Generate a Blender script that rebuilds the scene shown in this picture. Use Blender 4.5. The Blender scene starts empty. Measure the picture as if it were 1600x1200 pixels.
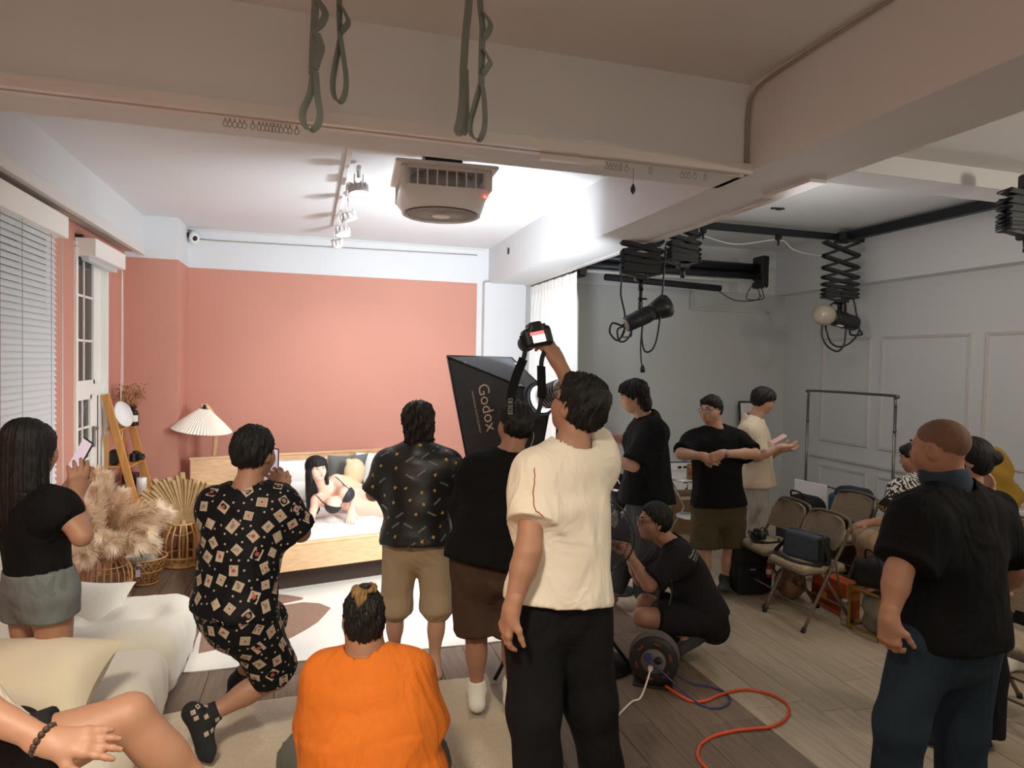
import bpy, math, random
import numpy as np
from mathutils import Vector, Matrix
from mathutils.bvhtree import BVHTree

# ------------------------------------------------------------------ camera
F_PX, CAM_H = 1042.0, 1.95
_y = np.array([490-800., -(562-600.), -F_PX]); _y /= np.linalg.norm(_y)
_x = np.array([4300-800., -(640-600.), -F_PX]); _x -= _y*(_x@_y); _x /= np.linalg.norm(_x)
_z = np.cross(_x, _y)
CM = np.stack([_x, _y, _z]); CAM = np.array([0, 0, CAM_H])
SC = bpy.context.scene
COL = SC.collection
cam = bpy.data.cameras.new('camera'); cam.sensor_width = 36; cam.lens = 36*F_PX/1600; cam.clip_start = .05
co = bpy.data.objects.new('camera', cam); COL.objects.link(co)
m4 = np.eye(4); m4[:3, :3] = CM; m4[:3, 3] = CAM
co.matrix_world = Matrix(m4.tolist()); SC.camera = co
# ------------------------------------------------------------------ exposure, world
vs = SC.view_settings
vs.view_transform = 'Standard'; vs.look = 'None'; vs.gamma = 1; vs.use_curve_mapping = False
vs.exposure = 0.28
W = bpy.data.worlds.new('world'); SC.world = W; W.use_nodes = True
W.node_tree.nodes['Background'].inputs[0].default_value = (.010, .013, .022, 1)
W.node_tree.nodes['Background'].inputs[1].default_value = 1
# ------------------------------------------------------------------ lights
def area(name, loc, direction, sx, sy, power, color, spread=180):
    l = bpy.data.lights.new(name, 'AREA'); l.shape = 'RECTANGLE'; l.size = sx; l.size_y = sy
    l.energy = power; l.color = color; l.spread = math.radians(spread)
    o = bpy.data.objects.new(name, l); COL.objects.link(o); o.location = loc
    o.rotation_euler = Vector(direction).to_track_quat('-Z', 'Y').to_euler(); return o
def spot(name, loc, direction, power, color, angle=60, blend=.5, radius=.04):
    l = bpy.data.lights.new(name, 'SPOT'); l.energy = power; l.color = color
    l.spot_size = math.radians(angle); l.spot_blend = blend; l.shadow_soft_size = radius
    o = bpy.data.objects.new(name, l); COL.objects.link(o); o.location = loc
    o.rotation_euler = Vector(direction).to_track_quat('-Z', 'Y').to_euler(); return o
COOL, NEUTRAL, WARM = (.90, .96, 1), (.98, .97, .95), (1, .89, .70)
# studio softbox (its diffuser stands at 1.18, 4.56), aimed down at the bed
SB_DIR = np.array([-.43, .84, -.32]); SB_DIR /= np.linalg.norm(SB_DIR)
SB_C = np.array([1.235, 4.60, 1.56])
area('softbox_light', SB_C-SB_DIR*.075, SB_DIR, .48, .76, 50, COOL)
# light spilling upwards from the open back of the studio lamp
area('lamp_spill', (1.50, 4.40, 2.06), (-.12, .85, .58), .25, .25, 34, (.86, .93, 1), 112)
# added fill bounced off the white wall behind the camera, no lamp there
area('bounce_fill', (.8, -1.5, 2.3), (0, -.55, .8), .6, .6, 40, WARM, 160)
# two lit heads of the ceiling track
spot('track_spot', (.29, 4.86, 3.08), (.10, .35, -1), 52, NEUTRAL, 125, .8)
spot('track_spot.001', (.25, 6.45, 3.08), (.05, .25, -1), 46, NEUTRAL, 130, .8)
# warm downlights of the bay behind the camera
area('downlight', (-.6, .6, 3.3), (-.05, .45, -1), .5, .5, 56, WARM, 112)
area('downlight.001', (2.2, -.6, 3.3), (.1, .5, -1), .5, .5, 56, WARM, 118)
# two added fill points without fixtures, brightening the near bay and right room
for nm_, lc_, pw_ in (('near_fill', (.3, -1.8, 2.2), 16), ('right_room_fill', (4.2, 4.9, 2.55), 20)):
    l_ = bpy.data.lights.new(nm_, 'POINT'); l_.energy = pw_; l_.color = (1, .90, .76) if nm_[0] == 'n' else (1, .97, .94); l_.shadow_soft_size = .25
    o_ = bpy.data.objects.new(nm_, l_); COL.objects.link(o_); o_.location = lc_
pl = bpy.data.lights.new('bay_lamp', 'POINT'); pl.energy = 58; pl.color = (1, .87, .70); pl.shadow_soft_size = .12  # lamp of the right bay, throwing light up on its ceiling as well
po = bpy.data.objects.new('bay_lamp', pl); COL.objects.link(po); po.location = (4.6, 1.2, 2.75)

# ------------------------------------------------------------------ helpers
def pt(u, v, d):
    """world point seen at pixel (u, v) of the photograph, d metres ahead"""
    return CAM + CM @ np.array([u-800., -(v-600.), -F_PX])*(d/F_PX)
def ony(u, v, y):
    r = CM @ np.array([u-800., -(v-600.), -F_PX]); return CAM+r*(y/r[1])
def onz(u, v, z=0.):
    r = CM @ np.array([u-800., -(v-600.), -F_PX]); return CAM + r*((z-CAM_H)/r[2])
RT = np.array([.9585, -.285, 0]); FW = np.array([.285, .9585, 0]); UP = np.array([0, 0, 1.])
A = lambda *v: np.array(v, float)
nrm = lambda v: np.asarray(v, float)/max(1e-9, np.linalg.norm(v))

def lin(h):
    h = h.lstrip('#'); c = [int(h[i:i+2], 16)/255 for i in (0, 2, 4)]
    return tuple((x/12.92 if x <= .04045 else ((x+.055)/1.055)**2.4) for x in c)+(1,)
MATS = {}
def mat(name, hexc, rough=.6, metal=0., bump=None, var=None, emit=None, spec=.5, stretch=None, objvar=0, sheen=0, alpha=None, trans=0, wrinkle=0, translucent=0):
    m = bpy.data.materials.new(name); m.use_nodes = True
    nt = m.node_tree; b = nt.nodes['Principled BSDF']; N = nt.nodes.new; L = nt.links.new
    c = lin(hexc)
    b.inputs['Base Color'].default_value = c; b.inputs['Roughness'].default_value = rough
    b.inputs['Metallic'].default_value = metal; b.inputs['Specular IOR Level'].default_value = spec
    if trans: b.inputs['Transmission Weight'].default_value = trans
    if alpha is not None: b.inputs['Alpha'].default_value = alpha
    if sheen: b.inputs['Sheen Weight'].default_value = sheen
    tc = N('ShaderNodeTexCoord'); mp = N('ShaderNodeMapping'); L(tc.outputs['Object'], mp.inputs[0])
    if stretch: mp.inputs['Scale'].default_value = stretch
    last = None
    if var:
        n = N('ShaderNodeTexNoise'); n.inputs['Scale'].default_value = var[0]; n.inputs['Detail'].default_value = 5
        L(mp.outputs[0], n.inputs['Vector'])
        r = N('ShaderNodeMapRange'); r.inputs[1].default_value = .3; r.inputs[2].default_value = .7
        r.inputs[3].default_value = 1-var[1]; r.inputs[4].default_value = 1+var[1]
        L(n.outputs[0], r.inputs[0]); last = r.outputs[0]
    if objvar:
        oi = N('ShaderNodeObjectInfo'); r = N('ShaderNodeMapRange'); r.inputs[3].default_value = 1-objvar; r.inputs[4].default_value = 1+objvar
        L(oi.outputs['Random'], r.inputs[0])
        if last:
            mm = N('ShaderNodeMath'); mm.operation = 'MULTIPLY'; L(last, mm.inputs[0]); L(r.outputs[0], mm.inputs[1]); last = mm.outputs[0]
        else: last = r.outputs[0]
    if last:
        mx = N('ShaderNodeVectorMath'); mx.operation = 'SCALE'; mx.inputs[0].default_value = c[:3]
        L(last, mx.inputs['Scale']); L(mx.outputs[0], b.inputs['Base Color'])
    if bump:
        n = N('ShaderNodeTexNoise'); n.inputs['Scale'].default_value = bump[0]; n.inputs['Detail'].default_value = 4
        L(mp.outputs[0], n.inputs['Vector'])
        bp = N('ShaderNodeBump'); bp.inputs['Strength'].default_value = bump[1]; bp.inputs['Distance'].default_value = .01
        L(n.outputs[0], bp.inputs['Height']); L(bp.outputs[0], b.inputs['Normal'])
        if wrinkle:
            n2 = N('ShaderNodeTexNoise'); n2.inputs['Scale'].default_value = 5.5; n2.inputs['Detail'].default_value = 2.5; n2.inputs['Distortion'].default_value = 1.6
            mp2 = N('ShaderNodeMapping'); mp2.inputs['Scale'].default_value = (1, 1, .55); mp2.inputs['Rotation'].default_value = (.3, .5, .2); L(tc.outputs['Object'], mp2.inputs[0]); L(mp2.outputs[0], n2.inputs['Vector'])
            b2 = N('ShaderNodeBump'); b2.inputs['Strength'].default_value = wrinkle; b2.inputs['Distance'].default_value = .05
            L(n2.outputs[0], b2.inputs['Height']); L(b2.outputs[0], bp.inputs['Normal'])
    if translucent:
        tr = N('ShaderNodeBsdfTranslucent'); tr.inputs[0].default_value = c; mxs = N('ShaderNodeMixShader'); mxs.inputs[0].default_value = translucent
        L(b.outputs[0], mxs.inputs[1]); L(tr.outputs[0], mxs.inputs[2]); L(mxs.outputs[0], nt.nodes['Material Output'].inputs['Surface'])
    if emit:
        b.inputs['Emission Color'].default_value = c; b.inputs['Emission Strength'].default_value = emit
    MATS[name] = m; return m

class MB:
    """collects shapes into one mesh"""
    def __init__(s): s.v = []; s.f = []; s.m = []; s.sm = []; s.n = 0
    def add(s, v, f, mi=0, smooth=False):
        v = np.asarray(v, float); s.v.append(v)
        for q in f: s.f.append(tuple(int(i)+s.n for i in q))
        s.m += [mi]*len(f); s.sm += [smooth]*len(f); s.n += len(v); return s
    def box(s, c, size, R=None, bev=0., mi=0):
        hx, hy, hz = np.asarray(size, float)/2
        if bev <= 0:
            v = A(*[(x, y, z) for z in (-hz, hz) for y in (-hy, hy) for x in (-hx, hx)])
            f = [(0, 2, 3, 1), (4, 5, 7, 6), (0, 1, 5, 4), (2, 6, 7, 3), (0, 4, 6, 2), (1, 3, 7, 5)]
        else:
            b = min(bev, hx*.95, hy*.95, hz*.95)
            lay = [(-hz, b), (-hz+b, 0), (hz-b, 0), (hz, b)]; v = []
            for z, i in lay:
                x, y = hx-i, hy-i
                e = b if i == 0 else b*.35
                v += [(-x+e, -y, z), (x-e, -y, z), (x, -y+e, z), (x, y-e, z), (x-e, y, z), (-x+e, y, z), (-x, y-e, z), (-x, -y+e, z)]
            v = A(*v); f = []
            for k in range(3):
                for i in range(8):
                    j = (i+1) % 8; f.append((k*8+i, k*8+j, k*8+8+j, k*8+8+i))
            f += [tuple(range(7, -1, -1)), tuple(range(24, 32))]
        if R is not None: v = v @ np.asarray(R).T
        return s.add(v+np.asarray(c, float), f, mi)
    def tube(s, path, r, n=8, mi=0, closed=False, cap=True, flat=None):
        P = np.asarray(path, float); k = len(P); r = np.broadcast_to(np.asarray(r, float), (k,))
        if closed: T = np.roll(P, -1, 0)-np.roll(P, 1, 0)
        else: T = np.gradient(P, axis=0)
        T /= np.maximum(1e-9, np.linalg.norm(T, axis=1))[:, None]
        ref = A(0, 0, 1) if abs(T[0][2]) < .9 else A(1, 0, 0)
        if flat is not None: ref = np.asarray(flat[0], float)
        v = []; u = nrm(np.cross(T[0], ref))
        for i in range(k):
            if flat is not None: u = np.cross(T[i], ref)
            u = u-T[i]*(u@T[i]); u = nrm(u); w = np.cross(T[i], u)
            a = np.arange(n)*2*np.pi/n
            k2 = flat[1] if flat is not None else 1.
            v.append(P[i]+r[i]*(np.cos(a)[:, None]*u*k2+np.sin(a)[:, None]*w))
        v = np.concatenate(v); f = []
        for i in range(k if closed else k-1):
            for j in range(n):
                a0, a1 = i*n+j, i*n+(j+1) % n; b0, b1 = ((i+1) % k)*n+j, ((i+1) % k)*n+(j+1) % n
                f.append((a0, a1, b1, b0))
        if cap and not closed: f += [tuple(range(n-1, -1, -1)), tuple((k-1)*n+j for j in range(n))]
        return s.add(v, f, mi, True)
    def cyl(s, p, q, r, r2=None, n=16, mi=0): return s.tube([p, q], [r, r if r2 is None else r2], n, mi)
    def lathe(s, prof, c=(0, 0, 0), n=24, R=None, mi=0, smooth=True):
        a = np.arange(n)*2*np.pi/n; v = []
        for r, z in prof: v.append(np.stack([r*np.cos(a), r*np.sin(a), np.full(n, z)], 1))
        v = np.concatenate(v); k = len(prof)
        if R is not None: v = v @ np.asarray(R).T
        f = [(i*n+j, i*n+(j+1) % n, (i+1)*n+(j+1) % n, (i+1)*n+j) for i in range(k-1) for j in range(n)]
        if prof[0][0] > 1e-6: f.append(tuple(range(n-1, -1, -1)))
        if prof[-1][0] > 1e-6: f.append(tuple((k-1)*n+j for j in range(n)))
        return s.add(v+np.asarray(c, float), f, mi, smooth)
    def ball(s, c, r, n=12, mi=0, R=None):
        r = np.broadcast_to(np.asarray(r, float), (3,)); v = []; f = []
        k = n//2
        for i in range(k+1):
            t = math.pi*i/k
            for j in range(n):
                a = 2*math.pi*j/n; v.append((math.sin(t)*math.cos(a)*r[0], math.sin(t)*math.sin(a)*r[1], -math.cos(t)*r[2]))
        for i in range(k):
            for j in range(n): f.append((i*n+j, i*n+(j+1) % n, (i+1)*n+(j+1) % n, (i+1)*n+j))
        v = A(*v)
        if R is not None: v = v @ np.asarray(R).T
        return s.add(v+np.asarray(c, float), f, mi, True)
    def prism(s, poly, o, ex, ey, ez, depth, mi=0):
        """2-D outline in the plane (ex, ey) at o, given thickness along ez"""
        o, ex, ey, ez = [np.asarray(t, float) for t in (o, ex, ey, ez)]; k = len(poly)
        a = A(*[o+ex*p[0]+ey*p[1] for p in poly]); v = np.concatenate([a, a+ez*depth])
        f = [tuple(range(k-1, -1, -1)), tuple(range(k, 2*k))]+[(i, (i+1) % k, k+(i+1) % k, k+i) for i in range(k)]
        return s.add(v, f, mi)
    def grid(s, P, mi=0, smooth=True, closed_u=False):
        P = np.asarray(P, float); a, b = P.shape[:2]; f = []
        for i in range(a-1):
            for j in range(b if closed_u else b-1): f.append((i*b+j, i*b+(j+1) % b, (i+1)*b+(j+1) % b, (i+1)*b+j))
        return s.add(P.reshape(-1, 3), f, mi, smooth)
    def mesh(s, name, mats, off=None):
        me = bpy.data.meshes.new(name); v = np.concatenate(s.v)
        if off is not None: v = v-np.asarray(off, float)
        me.from_pydata(v.tolist(), [], s.f)
        me.polygons.foreach_set('use_smooth', s.sm); me.polygons.foreach_set('material_index', s.m)
        for m in (mats if isinstance(mats, (list, tuple)) else [mats]): me.materials.append(m if not isinstance(m, str) else MATS[m])
        me.validate(); me.update(); return me

def rotz(a): c, s_ = math.cos(a), math.sin(a); return A((c, -s_, 0), (s_, c, 0), (0, 0, 1))
def axes(x, y, z): return np.stack([nrm(x), nrm(y), nrm(z)], 1)
def frame_to(z, up=(0, 0, 1)):
    z = nrm(z); up = np.asarray(up, float)
    if abs(z@up) > .98: up = A(0, 1, 0)
    x = nrm(np.cross(up, z)); return np.stack([x, np.cross(z, x), z], 1)

def thing(name, label, cat, loc=(0, 0, 0), group=None, rz=0):
    o = bpy.data.objects.new(name, None); COL.objects.link(o); o.location = [float(t) for t in loc]; o.rotation_euler[2] = rz
    o.empty_display_size = .05
    o['label'] = label; o['category'] = cat
    if group: o['group'] = group
    return o
def base_of(p):
    c = np.zeros(3)
    while p is not None: c += np.array(p.location); p = p.parent
    return c
def mk(name, mb, mats, parent=None, label=None, local=False, kind=None):
    """link collected shapes as one object; world coordinates unless local"""
    off = None if (local or parent is None) else base_of(parent)
    o = bpy.data.objects.new(name, mb.mesh(name, mats, off)); COL.objects.link(o)
    if parent is not None: o.parent = parent
    if label: o['label'] = label
    if kind: o['kind'] = kind
    return o
def solo(name, mb, mats, label, cat, group=None):
    v = np.concatenate(mb.v); c = A((v[:, 0].min()+v[:, 0].max())/2, (v[:, 1].min()+v[:, 1].max())/2, v[:, 2].min())
    o = bpy.data.objects.new(name, mb.mesh(name, mats, c)); COL.objects.link(o); o.location = c.tolist()
    o['label'] = label; o['category'] = cat
    if group: o['group'] = group
    return o
def copy_tree(o, parent=None):
    c = o.copy(); COL.objects.link(c)
    if parent is not None: c.parent = parent
    for ch in list(o.children): copy_tree(ch, c)
    return c
def struct(name, mb, mats, parent=None):
    o = mk(name, mb, mats, parent); o['kind'] = 'structure'; return o
def catmull(P, n=8):
    P = np.asarray(P, float); Q = np.concatenate([[2*P[0]-P[1]], P, [2*P[-1]-P[-2]]]); out = []
    for i in range(1, len(Q)-2):
        p0, p1, p2, p3 = Q[i-1:i+3]
        for t in np.arange(n)/n:
            out.append(.5*((2*p1)+(-p0+p2)*t+(2*p0-5*p1+4*p2-p3)*t*t+(-p0+3*p1-3*p2+p3)*t**3))
    out.append(P[-1]); return np.array(out)
def text_mb(txt, size, o, ex, ey, mi=0, bvh=None, lift=.002, thick=.0006, mb=None, fitw=None, spacing=1):
    """flat lettering at o running along ex; laid on a surface when a BVH is given"""
    cu = bpy.data.curves.new('lettering', 'FONT'); cu.body = txt; cu.size = size; cu.resolution_u = 3; cu.space_character = spacing
    ob = bpy.data.objects.new('lettering', cu); COL.objects.link(ob)
    bpy.context.view_layer.update()
    dg = bpy.context.evaluated_depsgraph_get(); me = bpy.data.meshes.new_from_object(ob.evaluated_get(dg))
    V = np.array([v.co[:] for v in me.vertices]).reshape(-1, 3); Fc = [tuple(p.vertices) for p in me.polygons]
    bpy.data.objects.remove(ob); bpy.data.meshes.remove(me); bpy.data.curves.remove(cu)
    mb = mb or MB()
    if len(V) == 0: return mb
    ex, ey, o = nrm(ex), nrm(ey), np.asarray(o, float); ez = np.cross(ex, ey)
    if fitw: V = V*(fitw/np.ptp(V[:, 0]))
    P = o+V[:, :1]*ex+V[:, 1:2]*ey+ez*lift
    if bvh is not None:
        Q = []
        for p in P:
            h, n, i, d = bvh.find_nearest(Vector(p.tolist()))
            Q.append(np.array(h)+np.array(n)*lift)
        P = np.array(Q)
    return mb.add(P, Fc, mi)
def bvh_of(o, off):
    me = o.data; v = [Vector((np.array(x.co)+off).tolist()) for x in me.vertices]
    return BVHTree.FromPolygons(v, [tuple(p.vertices) for p in me.polygons])
rnd = random.Random(7)

# ------------------------------------------------------------------ materials
mat('pink_paint', '#c98e7c', .75, bump=(60, .06), var=(1.2, .02))
mat('white_paint', '#d9dbdd', .7, bump=(50, .05), var=(1.0, .02))
mat('ceiling_paint', '#dbdcdd', .8, bump=(50, .04), var=(.8, .02))
mat('grey_paint', '#c9ccca', .8, var=(.8, .02))
mat('moulding', '#d2cfcc', .6)
mat('dark_plank', '#716050', .5, var=(6, .24), objvar=.13, stretch=(6, .5, 6), bump=(14, .12))
mat('light_plank', '#ad9e88', .5, var=(6, .16), objvar=.10, stretch=(6, .5, 6), bump=(14, .10))
mat('joint', '#4a3b30', .8)
mat('glass_night', '#3a4543', .10, spec=.35)
mat('white_frame', '#eceae4', .4)
mat('slat_white', '#dcdfe0', .45)
mat('cord_white', '#e8e4dc', .6)
mat('trim_line', '#9b9184', .5)
mat('cable_grey', '#a79d90', .6)
mat('rail_white', '#d9d6d2', .35)
mat('dark_metal', '#2a2d31', .45, metal=.3)
mat('black_plastic', '#17181a', .4)
mat('soft_black', '#1d1e21', .75)
mat('rubber', '#141414', .7)
mat('chrome', '#c9c9c9', .18, metal=1)
mat('steel', '#8d8a86', .35, metal=.8)
mat('white_plastic', '#e9e7e4', .4)
mat('white_cloth', '#eceae6', .85, bump=(40, .15))
mat('sheet', '#efeeee', .7, bump=(9, .45))
mat('wood_light', '#dbb389', .45, var=(5, .12), stretch=(.7, 9, 9), bump=(14, .05))
mat('wood_bamboo', '#c08748', .45, var=(5, .14), stretch=(8, 8, .8))
mat('wood_dark', '#3c2c24', .6)
mat('rattan', '#b98a55', .6, var=(30, .15))
mat('rattan_pale', '#cfa368', .6, var=(30, .12))
mat('palm', '#c6a878', .75, var=(18, .14))
mat('pampas', '#f7e7d0', .95, var=(10, .08), translucent=.5)
mat('lamp_on', '#fff8ee', .4, emit=14)
mat('cream_fabric', '#d9d2c4', .9, bump=(120, .12), sheen=.3)
mat('cushion_fabric', '#d2c9b4', .9, bump=(160, .15), sheen=.2)
mat('rug_cream', '#ddd6cb', .95, bump=(220, .4), var=(3, .05))
mat('rug_brown', '#8f6f5e', .95, bump=(220, .4), var=(60, .12))
mat('rug_near', '#c9b9a3', .98, bump=(160, .7), var=(90, .1))
# ================================================================== the room
LX, RX, BY = -1.8, 6.42, 8.0
CZ, RZ, SZ = 3.35, 3.6, 2.92        # ceiling, ceiling of the right room, underside of the beams
def bx(x0, x1, y0, y1, z0, z1, mb=None, mi=0):
    mb = mb or MB(); return mb.box(((x0+x1)/2, (y0+y1)/2, (z0+z1)/2), (x1-x0, y1-y0, z1-z0), mi=mi)
# floor and its planks
fl = struct('floor', bx(LX-.2, RX+.2, -3.2, BY+.2, -.08, -.0135), 'joint')
def planks(x0, x1, y0, y1, w, L, m, seed):
    rr = random.Random(seed); k = 0; x = x0; cache = {}
    while x < x1-.01:
        wx = min(w, x1-x); y = y0-rr.random()*L
        while y < y1:
            a, b = max(y, y0), min(y+L, y1)
            if b-a > .03:
                key = (round(wx, 3), round(b-a, 3))
                if key not in cache:
                    g = .0016; c = .0035; mb = MB(); hx, hy = wx/2-g, (b-a)/2-g
                    v = [(-hx, -hy, -.0135), (hx, -hy, -.0135), (hx, hy, -.0135), (-hx, hy, -.0135), (-hx, -hy, -.0025), (hx, -hy, -.0025), (hx, hy, -.0025), (-hx, hy, -.0025),
                         (-hx+c, -hy+c, 0), (hx-c, -hy+c, 0), (hx-c, hy-c, 0), (-hx+c, hy-c, 0)]
                    f = [(0, 1, 5, 4), (1, 2, 6, 5), (2, 3, 7, 6), (3, 0, 4, 7), (4, 5, 9, 8), (5, 6, 10, 9), (6, 7, 11, 10), (7, 4, 8, 11), (8, 9, 10, 11)]
                    mb.add(v, f); cache[key] = mb.mesh('plank', m)
                o = bpy.data.objects.new('plank', cache[key]); COL.objects.link(o); o.parent = fl
                o.location = (x+wx/2, (a+b)/2, 0); k += 1
            y += L
        x += w
    return k
planks(LX, 2.40, 1.9, BY, .20, 1.25, 'dark_plank', 1)
planks(2.40, RX, 1.9, BY, .20, 1.25, 'light_plank', 2)
# ceilings
struct('ceiling', bx(LX-.2, 2.06, -3.2, BY+.2, CZ, CZ+.1), 'ceiling_paint')
struct('ceiling.001', bx(2.4, RX+.2, -3.2, 3.62, CZ, CZ+.1), 'ceiling_paint')
struct('ceiling.002', bx(2.4, RX+.2, 3.5, BY+.2, RZ, RZ+.1), 'ceiling_paint')
# left wall, with two window openings
WA, WB = (3.55, 5.38, .62, 2.78), (6.03, 6.80, .80, 2.80)
mb = MB(); x0, x1 = LX-.25, LX
bx(x0, x1, -3.2, WA[0], -.02, CZ, mb)
for w_ in (WA, WB):
    bx(x0, x1, w_[0], w_[1], -.02, w_[2], mb); bx(x0, x1, w_[0], w_[1], w_[3], CZ, mb)
bx(x0, x1, WA[1], WB[0], -.02, CZ, mb); bx(x0, x1, WB[1], BY+.2, -.02, CZ, mb)
struct('wall_left', mb, 'pink_paint')
# back wall: pink field, corner column, white head above
struct('wall_back', bx(LX, 1.91, BY, BY+.2, -.02, 2.925), 'pink_paint')
struct('wall_back.001', bx(LX, -1.32, 7.45, BY+.01, -.02, 2.93), 'pink_paint')
struct('trim_1', bx(-1.33, 2.05, BY-.012, BY+.2, 2.925, CZ+.02), 'white_paint')
struct('trim_2', bx(LX, -1.32, 7.445, BY, 2.93, CZ+.02), 'white_paint')
struct('trim_3', bx(1.91, 2.0, BY-.01, BY+.2, -.02, 2.925), 'white_paint')
mb = MB(); bx(-1.33, 2.0, BY-.03, BY-.011, CZ-.02, CZ, mb); struct('trim_4', mb, 'moulding')
# pillar at the end of the long beam
struct('wall_back.002', bx(1.975, 2.5, 7.86, BY+.2, -.02, SZ+.01), 'white_paint')
# right room
mb = bx(2.5, RX+.2, BY, BY+.2, -.02, 2.99); struct('wall_right', mb, 'grey_paint')
struct('trim_5', bx(2.5, RX, BY-.035, BY+.2, 2.99, RZ), 'white_paint')
struct('wall_right.001', bx(RX, RX+.2, -3.2, BY+.2, -.02, RZ), 'white_paint')
struct('trim_6', bx(RX-.22, RX+.01, 3.8, BY, 2.985, RZ), 'white_paint')
struct('wall_front', bx(LX-.2, RX+.2, -3.2, -3.0, -.02, RZ), 'white_paint')
# beams
struct('trim_7', bx(LX, 2.08, 2.87, 3.17, SZ, CZ+.05), 'white_paint')            # cross beam in front
struct('trim_8', bx(2.05, 2.5, -3.0, BY, SZ, RZ+.05), 'white_paint')              # long beam
struct('trim_9', bx(2.48, RX, 3.50, 3.78, 3.225, RZ+.05), 'white_paint')          # cross beam of the right side
struct('trim_10', bx(LX, -1.64, 3.1, 7.46, 2.985, CZ+.02), 'white_paint')         # boxed beam over the windows
mb = MB()
bx(LX+.01, 2.06, 2.842, 2.872, SZ-.012, SZ+.035, mb)
struct('trim_11', mb, 'rail_white')
mb = MB(); bx(2.475, 2.52, 3.0, 7.9, SZ-.012, SZ+.02, mb); bx(2.40, 2.5, 2.84, 3.2, SZ-.018, SZ, mb); struct('trim_12', mb, 'rail_white')
mb = MB(); bx(-1.668, -1.62, 3.1, 7.44, 2.955, 3.03, mb); struct('trim_13', mb, 'rail_white')
mb = MB(); bx(-1.76, -1.70, 3.1, 7.3, 2.962, 2.985, mb); struct('trim_14', mb, 'cable_grey')
# mouldings on the right wall, with the joints of the panel frames mitred
def moulding_frame(y0, y1, z0, z1, parent):
    mb = MB(); w = .035; x = RX
    pr = [(0, 0), (.012, .004), (.018, .013), (.012, .022), (.016, .030), (0, w)]
    R = []
    for k in range(len(pr)):
        dx, i = pr[k]
        R.append([(x-dx, y0+i, z0+i), (x-dx, y1-i, z0+i), (x-dx, y1-i, z1-i), (x-dx, y0+i, z1-i)])
    mb.grid(np.array(R), smooth=False, closed_u=True)
    return mb
root_w = bpy.data.objects['wall_right.001']
for y0, y1 in ((6.45, 7.25), (5.17, 6.30), (4.0, 5.03), (2.85, 3.86)):
    for z0, z1 in ((1.02, 2.36), (.14, .72)):
        mk('moulding_frame', moulding_frame(y0, y1, z0, z1, root_w), 'moulding', root_w)
mb = MB(); bx(RX-.022, RX, 1.5, 7.42, .80, .835, mb); bx(RX-.032, RX, 1.5, 7.42, .812, .824, mb); mk('chair_rail', mb, 'moulding', root_w)
struct('baseboard_right', bx(RX-.02, RX, 1.5, BY, 0, .10), 'moulding')
struct('baseboard_back', bx(2.5, RX, BY-.02, BY, 0, .09), 'moulding')
# ---------------- windows
def window(name, w_, cols, glass_x):
    y0, y1, z0, z1 = w_; root = bpy.data.objects.new(name, None); COL.objects.link(root); root.location = (LX, (y0+y1)/2, z0); root['kind'] = 'structure'
    mb = MB(); t = .035                       # casing standing proud of the wall, and the reveal
    for a, b, c, d in ((y0-.045, y0+.005, z0-.04, z1), (y1-.005, y1+.045, z0-.04, z1), (y0-.045, y1+.045, z0-.05, z0+.005), (y0-.045, y1+.045, z1-.005, z1+.04)):
        bx(LX-.2, LX+.018, a, b, c, d, mb)
    mk('casing', mb, 'white_frame', root)
    return root
w2 = window('window_2', WB, 2, -1.93)
y0, y1, z0, z1 = WB; zt = 1.66
mb = MB(); bx(-1.88, -1.805, y0, y1, zt-.045, zt+.045, mb); mk('transom', mb, 'white_frame', w2)
def sash(root, y0, y1, z0, z1, x, cols, rows, swing=0.):
    h = .035; mb = MB()
    for a, b, c, d in ((y0, y0+h, z0, z1), (y1-h, y1, z0, z1), (y0, y1, z0, z0+h), (y0, y1, z1-h, z1)): bx(x-.02, x+.02, a, b, c, d, mb)
    for i in range(1, cols): ya = y0+(y1-y0)*i/cols; bx(x-.012, x+.012, ya-.009, ya+.009, z0, z1, mb)
    for j in range(1, rows): za = z0+(z1-z0)*j/rows; bx(x-.012, x+.012, y0, y1, za-.009, za+.009, mb)
    s_ = mk('sash', mb, 'white_frame', root)
    for i in range(cols):
        for j in range(rows):
            ya, yb = y0+(y1-y0)*i/cols, y0+(y1-y0)*(i+1)/cols; za, zb = z0+(z1-z0)*j/rows, z0+(z1-z0)*(j+1)/rows
            mk('pane', bx(x-.004, x+.004, ya+.008, yb-.008, za+.008, zb-.008), 'glass_night', s_)
    return s_
ym = 6.53
sash(w2, y0+.01, ym, zt+.045, z1-.005, -1.825, 2, 3); sash(w2, y0+.01, ym-.08, z0+.01, zt-.045, -1.825, 2, 3)
mb = MB(); bx(-1.88, -1.815, ym, y1, z0, zt, mb); bx(-1.88, -1.835, ym, y1, zt, z1, mb); bx(-1.87, -1.82, ym-.08, ym, z0, zt-.045, mb); mk('fixed_panel', mb, 'white_frame', w2)
mk('screen_gap', bx(-1.82, -1.8135, ym+.10, ym+.13, z0+.03, zt-.06), 'glass_night', w2)
mb = MB(); mb.box((-1.805, ym-.03, 1.25), (.03, .03, .18), bev=.006); mb.box((-1.785, ym-.04, 1.32), (.02, .10, .03), bev=.006); mk('window_handle', mb, 'steel', w2)
w1 = window('window_1', WA, 2, -1.93)
sash(w1, WA[0], (WA[0]+WA[1])/2, WA[2], WA[3], -1.95, 1, 2); sash(w1, (WA[0]+WA[1])/2, WA[1], WA[2], WA[3], -1.95, 1, 2)
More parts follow.
